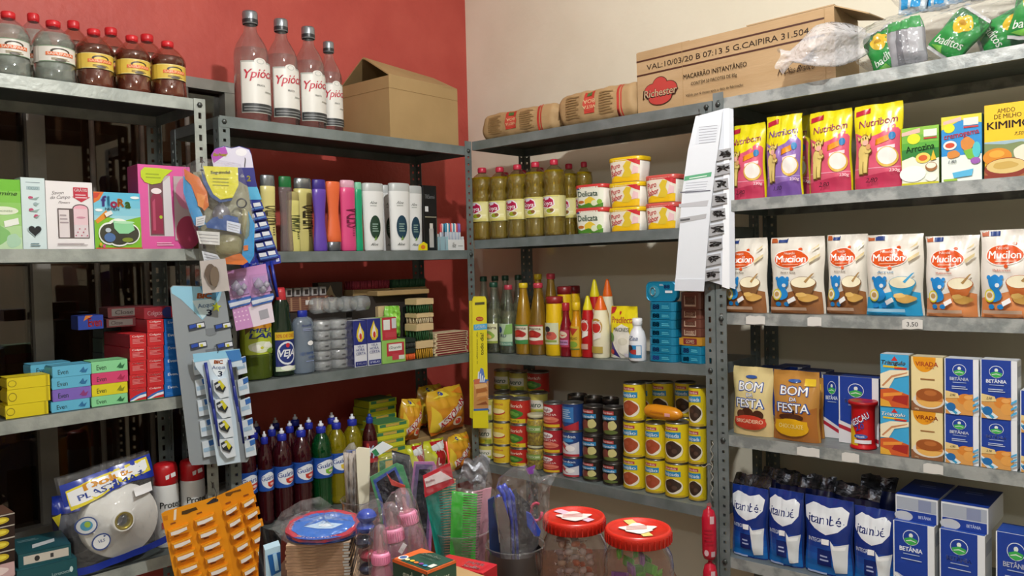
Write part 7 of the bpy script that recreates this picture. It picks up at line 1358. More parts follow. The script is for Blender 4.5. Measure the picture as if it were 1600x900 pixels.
def probak():
    f = Fr(UB.hit(385, 330, -.045), -.15); r = empty('razor_card', 'hanging card with purple header and rows of blue razor blisters', 'razor card')
    m = MB(); f.pl(m, [(330, 242), (336, 232), (350, 228), (362, 231), (374, 228), (390, 233), (393, 242), (399, 280), (411, 330), (436, 400), (438, 411), (380, 422), (345, 330)], 0, .0025, '27348c')
    f.pl(m, [(330, 243), (336, 233), (350, 229), (362, 232), (374, 229), (389, 234), (393, 243), (396, 262), (372, 262), (334, 262)], -.0006, -.0001, 'dcd8ea'); f.pl(m, [(330, 243), (336, 233), (352, 229), (356, 240), (334, 255)], -.001, -.0007, 'b04cb4')
    f.pl(m, [(377 + 9*math.cos(t*PI/6), 238 + 6*math.sin(t*PI/6)) for t in range(12)], -.001, -.0007, 'f0eef4'); f.txt(m, 'Barbear', 333, 356, 244, 5, 'd8cc2c', -.0016, b=.08, shear=.2)
    f.pl(m, [(374, 262), (397, 262), (401, 292), (374, 292)], -.001, -.0002, '2c2c80'); f.txt(m, 'da', 376, 382, 277, 5, 'e8e8f0', -.0016, b=.05); f.txt(m, '2', 386, 392, 283, 8, 'd8cc2c', -.0016, b=.08)
    f.pl(m, [(386, 292), (402, 292), (409, 312), (390, 312)], -.001, -.0002, '5cb4dc'); f.pl(m, [(372, 410), (438, 398), (439, 411), (380, 423)], -.0012, -.0003, '1c2c9c'); f.txt(m, 'Barbear', 390, 412, 415, 3.5, 'b8c0e8', -.0018, slope=-3); f.pl(m, [(431, 404), (436, 403), (437, 408), (432, 409)], -.0018, -.0013, 'c8cce8'); m.build('backing_card', r)
    for i in range(6):
        for j in range(2):
            x = 394 + i*4.6 - j*14; y = 318 + i*15 + j*3; 
            k = MB(); f.pl(k, [(x, y), (x+15, y-2), (x+19, y+9), (x+4, y+12)], -.009, -.0003, '22308c'); f.pl(k, [(x+2, y), (x+13, y-1.5), (x+15, y+4), (x+4, y+6)], -.011, -.009, 'e4e6ec'); f.pl(k, [(x+4, y+7), (x+17, y+4.5), (x+18, y+7), (x+5, y+10)], -.0105, -.009, '5c84c8'); k.build('razor_blister', r)
    for i, (x, y) in enumerate(((382, 414), (392, 412), (403, 412), (416, 410), (424, 408))):
        a = f.q(x, y); b = f.q(x + 6 + i, y + 56 - (i % 2)*14); k = MB(); k.tube([(a[0], -.003, a[1]), ((a[0]+b[0])/2, -.006, (a[1]+b[1])/2), (b[0], -.003, b[1])], [.0038, .0046, .0036], P('1f2f90', .3), 8); k.build('razor_handle', r)
    hook(r, f, 383, 250, 262, .035); return f.place(r)
probak()
def pacifier_bag():
    f = Fr(UB.hit(342, 330, -.095), -.1); r = empty('pacifier_bag', 'clear blue-edged bag with a pacifier and yellow header, hanging on the post', 'pacifier bag')
    m = MB(); f.pl(m, [(318, 260), (372, 262), (373, 290), (364, 309), (345, 312), (334, 304), (324, 284)], -.008, -.006, 'd9d21c'); f.pl(m, [(315, 266), (324, 284), (334, 304), (346, 313), (364, 310), (362, 314), (344, 317), (330, 308), (318, 286)], -.0085, -.0065, '24447c'); f.txt(m, 'Seguimdel', 330, 360, 272, 4.5, '2c2c1c', -.0095, b=.04)
    for k in range(3): f.pl(m, [(333, 279 + k*5), (358, 280 + k*5), (358, 281 + k*5), (333, 280 + k*5)], -.009, -.0082, '7a7a14')
    m.build('header_label', r)
    m = MB(); f.pl(m, [(287, 275), (296, 283), (306, 310), (316, 335), (322, 350), (312, 356), (304, 352), (293, 320), (287, 300)], -.006, -.002, '2c90cc'); f.pl(m, [(288, 264), (298, 270), (312, 278), (324, 300), (327, 322), (320, 330), (310, 318), (300, 290), (290, 280)], -.0085, -.0062, 'd06c24'); f.pl(m, [(308, 302), (322, 306), (318, 326), (310, 322)], -.0095, -.0086, 'e08a3c')
    f.pl(m, [(388, 330), (398, 350), (397, 400), (390, 412), (378, 400), (384, 365)], -.006, -.002, '2c90cc'); f.pl(m, [(340, 408), (366, 398), (376, 396), (388, 409), (380, 414), (345, 412)], -.007, -.003, 'd2702c'); f.pl(m, [(381, 384), (388, 383), (388, 391), (381, 392)], -.009, -.0062, 'd2702c')
    f.pl(m, [(322, 350), (334, 340), (356, 336), (372, 340), (378, 366), (350, 360), (324, 356)], -.009, -.006, '1f4a8c'); m.build('printed_bag', r)
    m = MB(); f.pl(m, [(300, 268), (340, 262), (386, 290), (394, 340), (392, 402), (340, 408), (322, 392), (310, 350)], .020, .0215, '96947c'); m.build('back_sheet', r)
    m = MB()
    for pts, c, y in (([(307, 340), (322, 337), (320, 352), (307, 354)], 'd8dade', -.011), ([(355, 345), (377, 350), (375, 365), (355, 361)], 'cfd6e4', -.0115), ([(308, 361), (344, 363), (344, 383), (313, 381)], 'dcdcd8', -.011), ([(316, 392), (340, 398), (350, 412), (320, 410)], 'd0d4dc', -.010)):
        f.pl(m, pts, y, y+.0015, c); a = pts
        for k in range(3): t = .25 + .25*k; f.pl(m, [(a[0][0]*(1-t)+a[3][0]*t+2, a[0][1]*(1-t)+a[3][1]*t), (a[1][0]*(1-t)+a[2][0]*t-2, a[1][1]*(1-t)+a[2][1]*t), (a[1][0]*(1-t)+a[2][0]*t-2, a[1][1]*(1-t)+a[2][1]*t+.8), (a[0][0]*(1-t)+a[3][0]*t+2, a[0][1]*(1-t)+a[3][1]*t+.8)], y-.0005, y-.0002, '8c8c90')
    m.build('price_stickers', r)
    c = clear('e8e4c8', .30, .05, 'cfcba0', 0, 1.6)
    m = MB(); a = f.q(345, 332); m.lathe([(0, -.028), (.016, -.026), (.022, -.015), (.022, 0), (.016, .014), (.007, .022), (.006, .034), (0, .038)], P('8c8c94', .2, .5), 22, cx=a[0], cy=.012, cz=a[1]); m.build('teat', r)
    m = MB(); a = f.q(357, 380); m.lathe([(0, -.030), (.026, -.028), (.034, -.016), (.034, .006), (.028, .018), (.020, .022), (0, .022)], c, 26, cx=a[0], cy=.010, cz=a[1], sy=.6); m.build('bottle_base', r)
    m = MB(); a = f.q(378, 318); m.lathe([(.0095, -.003), (.013, -.002), (.013, .002), (.0095, .003), (.0095, -.003)], P('3c3c40', .3), 20, mx=Matrix.Translation((a[0], -.010, a[1])) @ Matrix.Rotation(PI/2, 4, 'X')); a = f.q(384, 350); m.lathe([(0, -.04), (.008, -.03), (.011, 0), (.008, .03), (0, .04)], c, 14, cx=a[0], cy=-.006, cz=a[1]); m.build('pacifier_ring', r)
    f.film(r, [(284, 262), (310, 246), (345, 250), (376, 256), (392, 310), (399, 350), (398, 408), (360, 416), (322, 412), (304, 360), (286, 310)], .030, .07, 'plastic_film', .004, 2)
    hook(r, f, 315, 252, 262, .06); return f.place(r)
pacifier_bag()

# orange blister cards hanging low in front of the left unit
def orange_card():
    f = Fr(UA.hit(338, 830, -.14), .1); r = empty('blister_card', 'bright orange hanging display card with rows of small stickered blister packs', 'blister card')
    OR = 'e39312'
    m = MB(); f.pl(m, [(252, 803), (258, 799), (340, 775), (346, 790), (372, 935), (282, 935), (270, 890)], 0, .002, OR); f.pl(m, [(255, 806), (262, 805), (262, 812), (256, 813)], -.001, -.0004, 'c87a14'); f.pl(m, [(272, 797), (276, 795), (275, 812), (271, 813)], -.001, -.0004, 'e8dcc8'); f.pl(m, [(284, 799), (306, 792), (309, 796), (300, 799), (292, 803), (284, 804)], -.001, -.0004, '4a3414'); f.pl(m, [(322, 787), (334, 778), (341, 780), (341, 783), (325, 788)], -.001, -.0004, '2c2c34'); m.build('left_panel', r)
    m = MB(); f.pl(m, [(340, 775), (386, 754), (392, 752), (395, 760), (424, 935), (372, 935), (346, 800)], .001, .003, 'db8a10'); f.pl(m, [(352, 771), (376, 764), (377, 767), (364, 770), (360, 775), (353, 775)], 0, .0008, '6c4414'); m.build('right_panel', r)
    def bl(x, y, w_, h, sk):
        k = MB(); f.pl(k, [(x, y+8), (x+w_, y-4), (x+w_+2, y+h-8), (x+3, y+h+2)], -.011, .0, 'e08c10'); f.pl(k, [(x, y+8), (x+w_, y-4), (x+w_-2, y-1), (x+3, y+10)], -.0125, -.011, 'f0a42c'); f.pl(k, [(x+4, y-2), (x+12, y-5), (x+13, y-3), (x+5, y)], -.001, -.0003, '8c4c1c')
        f.pl(k, [(x+4, y+10), (x+w_*.5, y+6), (x+w_-3, y+1), (x+w_-2, y+5), (x+w_*.5, y+12), (x+5, y+15)], -.0128, -.0112, 'ece4dc'); k.build('blister', r)
    for i in range(6):
        bl(262 + i*5.2, 820 + i*19.5, 32, 16, 0); bl(303 + i*5.4, 804 + i*19.5, 31, 15, 0)
    for i in range(7):
        bl(348 + i*5.8, 788 + i*18.8, 23, 14, 0); bl(376 + i*5.4, 776 + i*18.6, 22, 14, 0)
    hook(r, f, 337, 770, 782, .10); return f.place(r)
orange_card()

# ================================================================== the counter in the foreground and what stands on it
CZ = .88
def counter():
    r = empty('counter', 'low wooden display counter under the jars and cups', 'counter'); m = MB(); m.box(-.50, .31, .75, 1.70, CZ-.03, CZ, noisy('dark_counter_wood', ('4a3020', '5c3e2a'), 4, .5, stretch=(1, 10, 1)), bev=.003); m.build('counter_top', r)
    for (x, y) in ((-.46, .80), (.26, .80), (-.46, 1.65), (.26, 1.65)): l = MB(); l.box(x-.025, x+.025, y-.025, y+.025, 0, CZ-.03, P('3c2a1e', .5)); l.build('leg', r)
    m = MB(); m.box(-.45, .25, .79, .81, CZ-.12, CZ-.03, P('4a3020', .5)); m.box(-.45, .25, 1.64, 1.66, CZ-.12, CZ-.03, P('4a3020', .5)); m.build('apron', r)
    q = (-.095, 1.2, 0); return rebase(r, q)
counter()
# jars
def big_jar(px, pyc, wpx, Y, lab, contents, stick):
    c = at(px, pyc, Y); R_ = wpx*(c - EYE).dot(FW)/FPX/2; zt = c.z; r = empty('candy_jar', lab, 'jar', 'plastic jars with red lids'); H = zt - CZ
    m = MB(); m.lathe([(0, 0.001), (R_*.9, 0.001), (R_*1.02, .01), (R_*1.05, .03), (R_*1.05, H*.66), (R_*1.0, H*.76), (R_*.86, H*.84), (R_*.86, H*.90), (R_*.9, H*.905), (R_*.86, H*.915), (R_*.86, H*.985)], clear('f4eeee', .03, .04, 'e8e0e0', .1, 1.5), 44); m.build('jar_body', r)
    l = MB(); l.lathe([(R_*.93, H-.022), (R_*.99, H-.021), (R_, H-.004), (R_*.97, H), (R_*.90, H), (R_*.87, H-.004), (0, H-.0035)], P('c62a1c', .32), 48)
    for k in range(36): a = 2*PI*k/36; l.box(-.0012, .0012, -.0016, .0004, H-.020, H-.006, P('b82418', .35), mx=Matrix.Rotation(a, 4, 'Z') @ Matrix.Translation((0, -R_*.992, 0)))
    l.build('lid', r)
    s_ = MB(); pts = stick[1]
    V = [(x*R_, y*R_, H-.0028) for x, y in pts]; s_.raw(V + [(x, y, z+.0006) for x, y, z in V], [tuple(range(len(V)))[::-1], tuple(range(len(V), 2*len(V)))], P(stick[0], .5))
    V = [(x*R_, y*R_, H-.0018) for x, y in stick[3]]; s_.raw(V + [(x, y, z+.0006) for x, y, z in V], [tuple(range(len(V)))[::-1], tuple(range(len(V), 2*len(V)))], P(stick[2], .5))
    for k in range(3):
        V = [(R_*(x - .02*k), R_*(y - .13*k), H-.0009) for x, y in ((-.34, .12), (.30, .17), (.30, .22), (-.34, .17))]; s_.raw(V, [(0, 1, 2, 3)], P('b85a58'))
    s_.build('lid_sticker', r)
    r.location = (c.x, Y, CZ); contents(r, R_, H); return r
blobp = [(math.cos(2*PI*i/28)*(.52 + .10*math.sin(5*2*PI*i/28)), math.sin(2*PI*i/28)*(.40 + .10*math.cos(4*2*PI*i/28))) for i in range(28)]
rnd = random.Random(8)
def sweet_spots(R_, n, pitch, lz):
    out = []; k = 0
    while len(out) < n:
        g = int(R_/pitch) + 1; o = pitch/2*(k % 2)
        for i in range(-g, g+1):
            for j in range(-g, g+1):
                x, y = i*pitch + o, j*pitch + o*.6
                if math.hypot(x, y) < R_ - pitch*.66 and len(out) < n: out.append((x, y, .014 + k*lz))
        k += 1
    return out
def cont1(r, R_, H):
    for i, (x, y, z) in enumerate(sweet_spots(R_, 66, .0245, .016)):
        m = MB(); mx = Matrix.Rotation(rnd.uniform(-.3, .3), 4, 'X') @ Matrix.Scale(.72, 4)
        m.lathe([(0, -.007), (.010, -.005), (.012, 0), (.010, .005), (0, .007)], P(['c8a890', 'b89c90', 'd0b8b0', 'c4602c', 'c0aaa4'][i % 5], .4), 10, mx=mx, sy=.7); m.raw([(-.012, 0, 0), (-.0165, .004, .004), (-.0165, -.004, -.003), (.012, 0, 0), (.0165, .004, -.003), (.0165, -.004, .004)], [(0, 1, 2), (3, 5, 4)], P('dcd4d0', .4), mx=mx)
        o = m.build('wrapped_sweet', None); o.location = r.location + Vector((x, y, z)); o.rotation_euler = (0, 0, rnd.uniform(0, 3)); tag(o, 'pale wrapped sweet in the jar with the pink-stickered lid', 'sweet', 'wrapped sweets in the left jar')
def cont2(r, R_, H):
    for i, (x, y, z) in enumerate(sweet_spots(R_, 30, .031, .021)):
        m = MB(); mx = Matrix.Rotation(rnd.uniform(-.25, .25), 4, 'X'); c_ = i % 5
        m.box(-.010, .010, -.004, .004, -.008, .008, P(['6cc43c', '5cb034', '7cd04c', '8a4ca0', '58b83c'][c_], .3), mx=mx, bev=.002); m.box(-.0145, .0145, -.0006, .0006, -.008, .008, P(['84d45c', '6cc044', '84d45c', '9c64b0', '6cc854'][c_], .3), mx=mx)
        g_ = 'purple' if c_ == 3 else 'green'; o = m.build('wrapped_sweet', None); o.location = r.location + Vector((x, y, z)); o.rotation_euler = (0, 0, rnd.uniform(0, 3)); tag(o, g_ + ' wrapped sweet in the jar with the yellow-stickered lid', 'sweet', g_ + ' sweets in the right jar')
big_jar(897, 805, 97, 1.36, 'clear plastic jar with red lid and pink-striped sticker, nearly empty', cont1, ('e0b8cc', [(-.75, .75), (-.45, .90), (.62, -.35), (.40, -.55)], 'ecd8d4', blobp))
big_jar(997, 824, 103, 1.30, 'clear plastic jar with red lid and yellow-striped sticker, green sweets inside', cont2, ('dcc878', [(-.35, .88), (-.05, .92), (.35, -.62), (.05, -.68)], 'ece4dc', blobp))
# clear cup with ice-cream sticks
def clear_cup(px, py_rim, wpx, Y, lab, col='f4f4f6', op=.06, name='plastic_cup', taper=.78):
    c = at(px, py_rim, Y); R_ = wpx*(c-EYE).dot(FW)/FPX/2; H = c.z - CZ; r = empty(name, lab, 'cup'); m = MB()
    m.lathe([(0, .001), (R_*taper, .001), (R_*(taper+.01), .004), (R_*.97, H-.004), (R_*1.0, H-.003), (R_*1.03, H), (R_, H+.0015), (R_*.96, H-.001)], clear(col, op, .06, col, 0, 1.8), 36); m.build('cup_body', r); r.location = (c.x, Y, CZ); return r, R_, H
cup, R1, H1 = clear_cup(566, 779, 66, 1.62, 'clear plastic cup holding a bundle of wooden sticks')
f = Fr((cup.location.x, cup.location.y, CZ), 0)
r = empty('stick_bundle', 'cream paper-wrapped bundle of sticks standing in the clear cup', 'stick bundle')
m = MB()
for k in range(7): a = f.q(560 + k*2.6, 700 + (k % 3)*3); b = f.q(561 + k*2.2, 800); m.tube([(b[0], -.008 + .004*(k % 3), b[1]), (a[0], -.010 + .006*(k % 3), a[1])], .0036, P('ded6bc', .6), 6)
m.build('sticks', r); m = MB(); f.pl(m, [(556, 700), (560, 696), (578, 698), (577, 740), (576, 797), (562, 797), (558, 740)], -.017, -.014, 'e2dcc6'); m.build('paper_wrap', r); f.place(r)
r = empty('stick_pack', 'greyish bagged bundle beside the cream sticks in the same cup', 'stick bundle'); m = MB()
for k in range(8): a = f.q(539 + k*2.8, 706 + (k*7 % 5)); b = f.q(544 + k*2.0, 800); m.tube([(b[0], -.004 + .005*(k % 3), b[1]), (a[0], -.006 + .007*(k % 3), a[1])], .0036, P('a89c90', .6), 6)
m.build('sticks', r); f.film(r, [(536, 705), (545, 693), (553, 690), (558, 700), (557, 760), (556, 800), (546, 800), (540, 760)], .012, .2, 'plastic_film', -.004, 1); f.place(r)
# framed pocket mirrors in clear bags
def mirror(frc, quad, inner, fcol, fcol2, lab, tag_=None, film=None, extra=None):
    f = Fr(frc, 0); r = empty('pocket_mirror', lab, 'mirror', 'bagged pocket mirrors'); m = MB(); f.pl(m, quad, 0, .006, fcol); f.pl(m, inner[0], -.0006, -.0001, fcol2); m.build('mirror_frame', r); m = MB(); f.pl(m, inner[1], -.0012, -.0007, P('23283a', .08, .6)); m.build('mirror_glass', r)
    if extra: m = MB(); extra(f, m); m.build('handle', r)
    if tag_: m = MB(); f.pl(m, tag_, -.006, -.004, 'd8e0e4'); q = tag_; f.pl(m, [(q[0][0]+4, q[0][1]), (q[0][0]+10, q[0][1]-4), (q[0][0]+16, q[0][1]+4), (q[0][0]+10, q[0][1]+8)], -.007, -.006, '2c7c50'); m.build('paper_tag', r)
    if film: f.film(r, film, .014, .06, 'plastic_film', 0, len(lab))
    lo = min(f.q(*p)[1] for p in quad); f.place(r); return r, f
mirror(at(615, 760, 1.58), [(578, 746), (620, 724), (630, 728), (645, 775), (640, 898), (606, 898), (590, 790)], ([(583, 750), (618, 729), (640, 776), (636, 892), (610, 892), (594, 786)], [(588, 754), (616, 734), (635, 778), (630, 886), (614, 886), (598, 782)]), '3c8c5c', '2c4ca0', 'pocket mirror with green and blue frame in a clear bag behind the pink bottles',
       [(577, 704), (598, 689), (614, 697), (590, 712)], [(575, 745), (585, 718), (612, 706), (640, 712), (652, 760), (648, 850), (600, 850), (580, 790)], lambda f, m: f.pl(m, [(604, 738), (612, 748), (622, 753), (633, 757), (634, 770), (628, 770), (626, 760), (612, 756)], -.010, -.004, 'c84438'))
mirror(at(662, 770, 1.66), [(647, 722), (678, 722), (682, 730), (672, 878), (636, 878), (640, 780)], ([(650, 725), (676, 726), (668, 873), (640, 873), (644, 780)], [(655, 733), (672, 733), (664, 868), (646, 868), (650, 780)]), 'a868a0', '5c4878', 'pocket mirror with mauve frame standing behind the red-headed comb pack',
       None, [(640, 714), (664, 700), (684, 716), (688, 800), (672, 850), (636, 850)])
mirror(at(622, 720, 1.70), [(612, 704), (640, 712), (655, 770), (650, 868), (625, 868)], ([(615, 708), (637, 715), (650, 770), (646, 864), (628, 864)], [(618, 712), (634, 718), (646, 770), (642, 860), (632, 860)]), '20242c', '2c3038', 'black framed pocket mirror at the back between cup and mauve mirror')
# comb cup
cup2, R2, H2 = clear_cup(722, 826, 90, 1.36, 'clear plastic cup holding comb packs', 'f2ecee', .10)
fc = Vector((cup2.location.x, cup2.location.y, CZ))
def comb(off, poly, col, lab, film=None, head=None, opq=.35):
    f = Fr(fc + Vector((0, off, 0)), 0); r = empty('comb', lab, 'comb', 'bagged combs'); a0, a1, b1, b0 = poly; m = MB()
    def lp(s_, t): return (a0[0]+(a1[0]-a0[0])*s_ + ((b0[0]+(b1[0]-b0[0])*s_) - (a0[0]+(a1[0]-a0[0])*s_))*t, a0[1]+(a1[1]-a0[1])*s_ + ((b0[1]+(b1[1]-b0[1])*s_) - (a0[1]+(a1[1]-a0[1])*s_))*t)
    f.pl(m, [lp(0, 0), lp(.45, 0), lp(.45, 1), lp(0, 1)], 0, .003, P(col, .3)); m.build('comb_back', r); m = MB(); n = 30
    for k in range(n): t = (k+.2)/n; f.pl(m, [lp(.44, t), lp(1, t), lp(1, t + .55/n), lp(.44, t + .6/n)], .0003, .0026, P(col, .3))
    m.build('teeth', r)
    if head:
        m = MB(); f.pl(m, head[0], -.005, -.003, 'b82434'); f.pl(m, head[1], -.0056, -.0051, 'e6d8da'); f.txt(m, 'Belliz', head[1][0][0]+3, head[1][1][0]-8, head[1][0][1]+7, 3.4, 'a02c3c', -.0062, slope=-5); m.build('header_card', r)
    if film: f.film(r, film, .008, .06, 'plastic_film', 0, len(lab))
    return f.place(r)
comb(-.028, ((662, 763), (712, 754), (706, 880), (684, 880)), '1f9c8c', 'teal comb in a pack with red header card, standing in the clear cup', [(662, 770), (668, 730), (706, 722), (716, 745), (712, 800), (704, 860), (690, 860)], ([(661, 742), (703, 722), (710, 754), (664, 776)], [(663, 747), (688, 735), (707, 746), (666, 760)]))
comb(-.045, ((706, 768), (746, 772), (742, 890), (702, 890)), '38c03c', 'bright green comb in a clear pack, front of the cup', [(702, 775), (715, 762), (738, 765), (752, 782), (748, 850), (732, 890), (704, 890), (700, 830)])
comb(.012, ((768, 762), (738, 768), (730, 890), (756, 890)), 'd89cac', 'pink comb behind the bright green one in the cup', [(735, 760), (760, 752), (776, 770), (768, 840), (752, 880), (735, 880)])
comb(.024, ((690, 745), (712, 748), (716, 880), (696, 880)), 'd8a87c', 'peach comb at the back of the cup')
f = Fr(fc + Vector((0, .055, 0)), 0); r = empty('crumpled_pack', 'crumpled silvery printed wrapper sticking up behind the combs', 'wrapper'); mb = MB()
mb.grid(lambda a, b: (lambda q_: (q_[0], .010*math.sin(7*a + 3*b) + .006*math.sin(15*b + 4*a), q_[1] + .004*math.sin(11*a)))(f.q(718 + a*40 + b*8, 748 - b*30 + 18*a*(1-b) - 6*a)), 14, 14, noisy('silver_wrapper', ('8c9098', 'cfd2da'), 40, .3, metal=.3, bump=.4)); mb.build('foil_sheet', r)
f.film(r, [(716, 742), (735, 720), (752, 708), (764, 724), (770, 752), (762, 800), (740, 820), (724, 790)], .012, .1, 'plastic_film', 0, 3); f.place(r)
r = empty('red_straw', 'thin red plastic rod standing behind the comb packs', 'rod'); f = Fr(fc + Vector((0, .04, 0)), 0); m = MB(); a = f.q(697, 690); b = f.q(712, 800); m.tube([(a[0], 0, a[1]), (b[0], 0, b[1])], .0017, P('c83c34', .3), 8); m.build('rod', r); f.place(r)
# cup of knives and pens
cup3, R3, H3 = clear_cup(805, 850, 92, 1.30, 'clear plastic cup with dark lining holding knives and pens')
fk = Vector((cup3.location.x, cup3.location.y, CZ)); m = MB(); m.lathe([(R3*.72, .004), (R3*.90, H3*.94)], P('1c1c22', .4), 30); m.build('dark_lining', cup3)
def rod(name, pts, rad, col, lab, off, cat, grp=None, rough=.3, metal=0, flatk=None):
    f = Fr(fk + Vector((0, off, 0)), 0); r = empty(name, lab, cat, grp); m = MB()
    if flatk: f.pl(m, pts, 0, flatk, P(col, rough, metal))
    else: m.tube([(lambda q_: (q_[0], 0, q_[1]))(f.q(*p)) for p in pts], rad, P(col, rough, metal), 8)
    m.build('shaft', r); return f.place(r)
rod('knife', [(776, 778), (784, 776), (796, 812), (800, 930), (786, 930), (780, 830)], 0, '8c8c90', 'grey metal knife standing at the left of the dark-lined cup', -.02, 'knife', 'knives in the dark-lined cup', .3, .7, .003)
rod('knife', [(790, 772), (806, 764), (820, 800), (826, 900), (798, 900)], 0, '2c2c32', 'black knife sheath in the middle of the dark-lined cup', .0, 'knife', 'knives in the dark-lined cup', .4, 0, .006)
rod('knife', [(762, 782), (772, 776), (780, 850), (784, 930), (768, 930)], 0, '1f3460', 'dark blue sheath at the left edge of the cup', -.005, 'knife', 'knives in the dark-lined cup', .4, 0, .006)
rod('pen', [(822, 800), (830, 804), (845, 830), (843, 838), (836, 838), (824, 822)], 0, '2444a8', 'bright blue flat handle leaning at the right of the cup', -.025, 'pen', None, .3, 0, .006)
for i, (x, y) in enumerate(((779, 760), (786, 757), (793, 764), (777, 774))):
    rod('pen', [(x, y), (x+7, y+11), (x+14, y+60), (x+18, y+150)], [.0045, .0045, .0028, .0022], '1f3cb0', ['blue pen cap highest in the dark-lined cup', 'blue pen cap beside the highest one', 'blue pen cap right of the pair', 'blue pen cap lowest of the four'][i], -.012 + .006*i, 'pen', 'blue pens in the dark-lined cup')
rod('scissors_handle', [(838 + 9*math.cos(k*PI/6), 800 + 14*math.sin(k*PI/6)) for k in range(11)], .0026, 'b82c50', 'crimson loop handle of scissors in the cup', .02, 'scissors')
rod('ruler', [(808, 770), (828, 790), (842, 838), (832, 900), (818, 900)], 0, '2c3038', 'dark flat tool leaning right in the cup', .018, 'tool', None, .4, 0, .004)
f = Fr(fk + Vector((0, -.03, 0)), 0); r = empty('clear_bag', 'open clear bag with pointed corners around the knives', 'plastic bag')
f.film(r, [(770, 790), (778, 748), (800, 730), (822, 724), (829, 745), (832, 790), (842, 850), (826, 880), (790, 880)], .02, .07, 'plastic_film', 0, 1)
f.film(r, [(832, 735), (838, 738), (846, 750), (872, 744), (860, 770), (858, 820), (848, 850), (834, 845), (828, 790)], .008, .10, 'bag_corner', .02, 4); m = MB(); f.pl(m, [(822, 737), (837, 731), (834, 745), (826, 746)], .018, .019, '7c3ca0'); m.build('purple_label', r); f.place(r)
# pink baby bottles
def baby(px0, px1, py0, py1, Y, tilt, lab):
    c = at((px0+px1)/2, (py0+py1)/2, Y); R_ = (px1-px0)*(c-EYE).dot(FW)/FPX/2; hc = R_*1.25; r = empty('baby_bottle', lab, 'baby bottle', 'pink baby bottles in clear bags'); z0 = -.10
    m = MB(); m.lathe([(R_, -hc/2), (R_*1.02, -hc/2+.001), (R_*1.0, hc/2-.003), (R_*.9, hc/2), (R_*.55, hc/2), (R_*.5, hc/2-.002), (0, hc/2-.002)], P('e08cae', .35), 30)
    for k in range(28): m.box(-.0007, .0007, -.0008, .0004, -hc/2+.002, hc/2-.004, P('d47ca0', .35), mx=Matrix.Rotation(2*PI*k/28, 4, 'Z') @ Matrix.Translation((0, -R_*1.005, 0)))
    m.build('cap_ring', r)
    m = MB(); m.lathe([(R_*.9, -hc/2), (R_*1.1, -hc/2-.008), (R_*1.25, -hc/2-.022), (R_*1.25, z0-.01), (R_*1.1, z0-.02), (0, z0-.02)], clear('f0c4d4', .22, .06, 'e4a8bc', .1, 1.6), 30); m.build('bottle_body', r)
    m = MB(); m.lathe([(R_*.85, hc/2), (R_*.83, hc/2+.014), (R_*.72, hc/2+.030), (R_*.5, hc/2+.038), (0, hc/2+.040)], clear('f4dce8', .12, .05, 'f0d8e4', 0, 1.8), 26); m.lathe([(R_*.45, hc/2), (R_*.2, hc/2+.010), (R_*.18, hc/2+.022), (0, hc/2+.026)], clear('f0e4d8', .3, .1, 'e8d0c8'), 16); m.build('clear_dome', r)
    r.location = c; r.rotation_euler = (-.05, tilt, Vector((c.x, c.y)).angle_signed(Vector((0, 1)))*1.0 if False else math.atan2(-c.x, c.y)); return r
baby(581, 609, 861, 882, 1.12, .0, 'pink-capped baby bottle lowest in the row'); baby(599, 631, 824, 845, 1.20, -.10, 'pink-capped baby bottle in the middle, white price sticker on it'); baby(622, 653, 797, 820, 1.28, -.22, 'pink-capped baby bottle highest and leaning back')
f = Fr(at(625, 850, 1.16), 0); r = empty('price_tag', 'small white price sticker on the middle baby bottle bag', 'price sticker'); m = MB(); f.pl(m, [(622, 862), (630, 848), (636, 852), (628, 866)], 0, .0008, 'e8e8ec'); m.build('sticker', r); f.place(r)
f = Fr(at(615, 860, 1.14), 0); r = empty('clear_bag', 'clear bag wrapped around the pink baby bottles', 'plastic bag'); f.film(r, [(574, 880), (576, 838), (596, 800), (612, 775), (640, 768), (652, 790), (664, 840), (668, 900), (640, 930), (578, 930)], .035, .05, 'plastic_film', .02, 2, 12); f.place(r)
# blue and navy balls in a bag
for i, (x, y, rr, c_) in enumerate(((573, 806, 15, '2444a8'), (571, 823, 14, '2c4cb0'), (568, 846, 14, '1c2438'), (576, 868, 13, '8c2438'), (574, 888, 13, '242c44'))):
    c = at(x, y, 1.34 - .0*i); R_ = rr*(c-EYE).dot(FW)/FPX; m = MB(); m.lathe([(0, -R_*.75)] + [(R_*math.sin(t), -R_*.75*math.cos(t)) for t in [k*PI/10 for k in range(1, 10)]] + [(0, R_*.75)], P(c_, .18), 26); m.lathe([(R_*.98, -R_*.12), (R_*1.03, -R_*.06), (R_*1.03, R_*.06), (R_*.98, R_*.12)], P(c_, .25), 26); o = m.build('bottle_cap_ball'); o.name = 'plastic_ball'; o.location = c; tag(o, ['glossy blue round ball on top in the bag beside the plates', 'glossy blue round ball just under the top one', 'navy round ball in the middle of the bag', 'dark red round ball low in the bag', 'navy round ball lowest in the bag'][i], 'plastic ball', 'round plastic balls in a clear bag')
f = Fr(at(572, 845, 1.33), 0); r = empty('clear_bag', 'crinkled clear bag holding round blue balls beside the pink bottles', 'plastic bag'); f.film(r, [(554, 812), (562, 790), (590, 778), (604, 790), (592, 830), (588, 900), (560, 905), (556, 860)], .032, .07, 'plastic_film', 0, 5, 12); f.place(r)
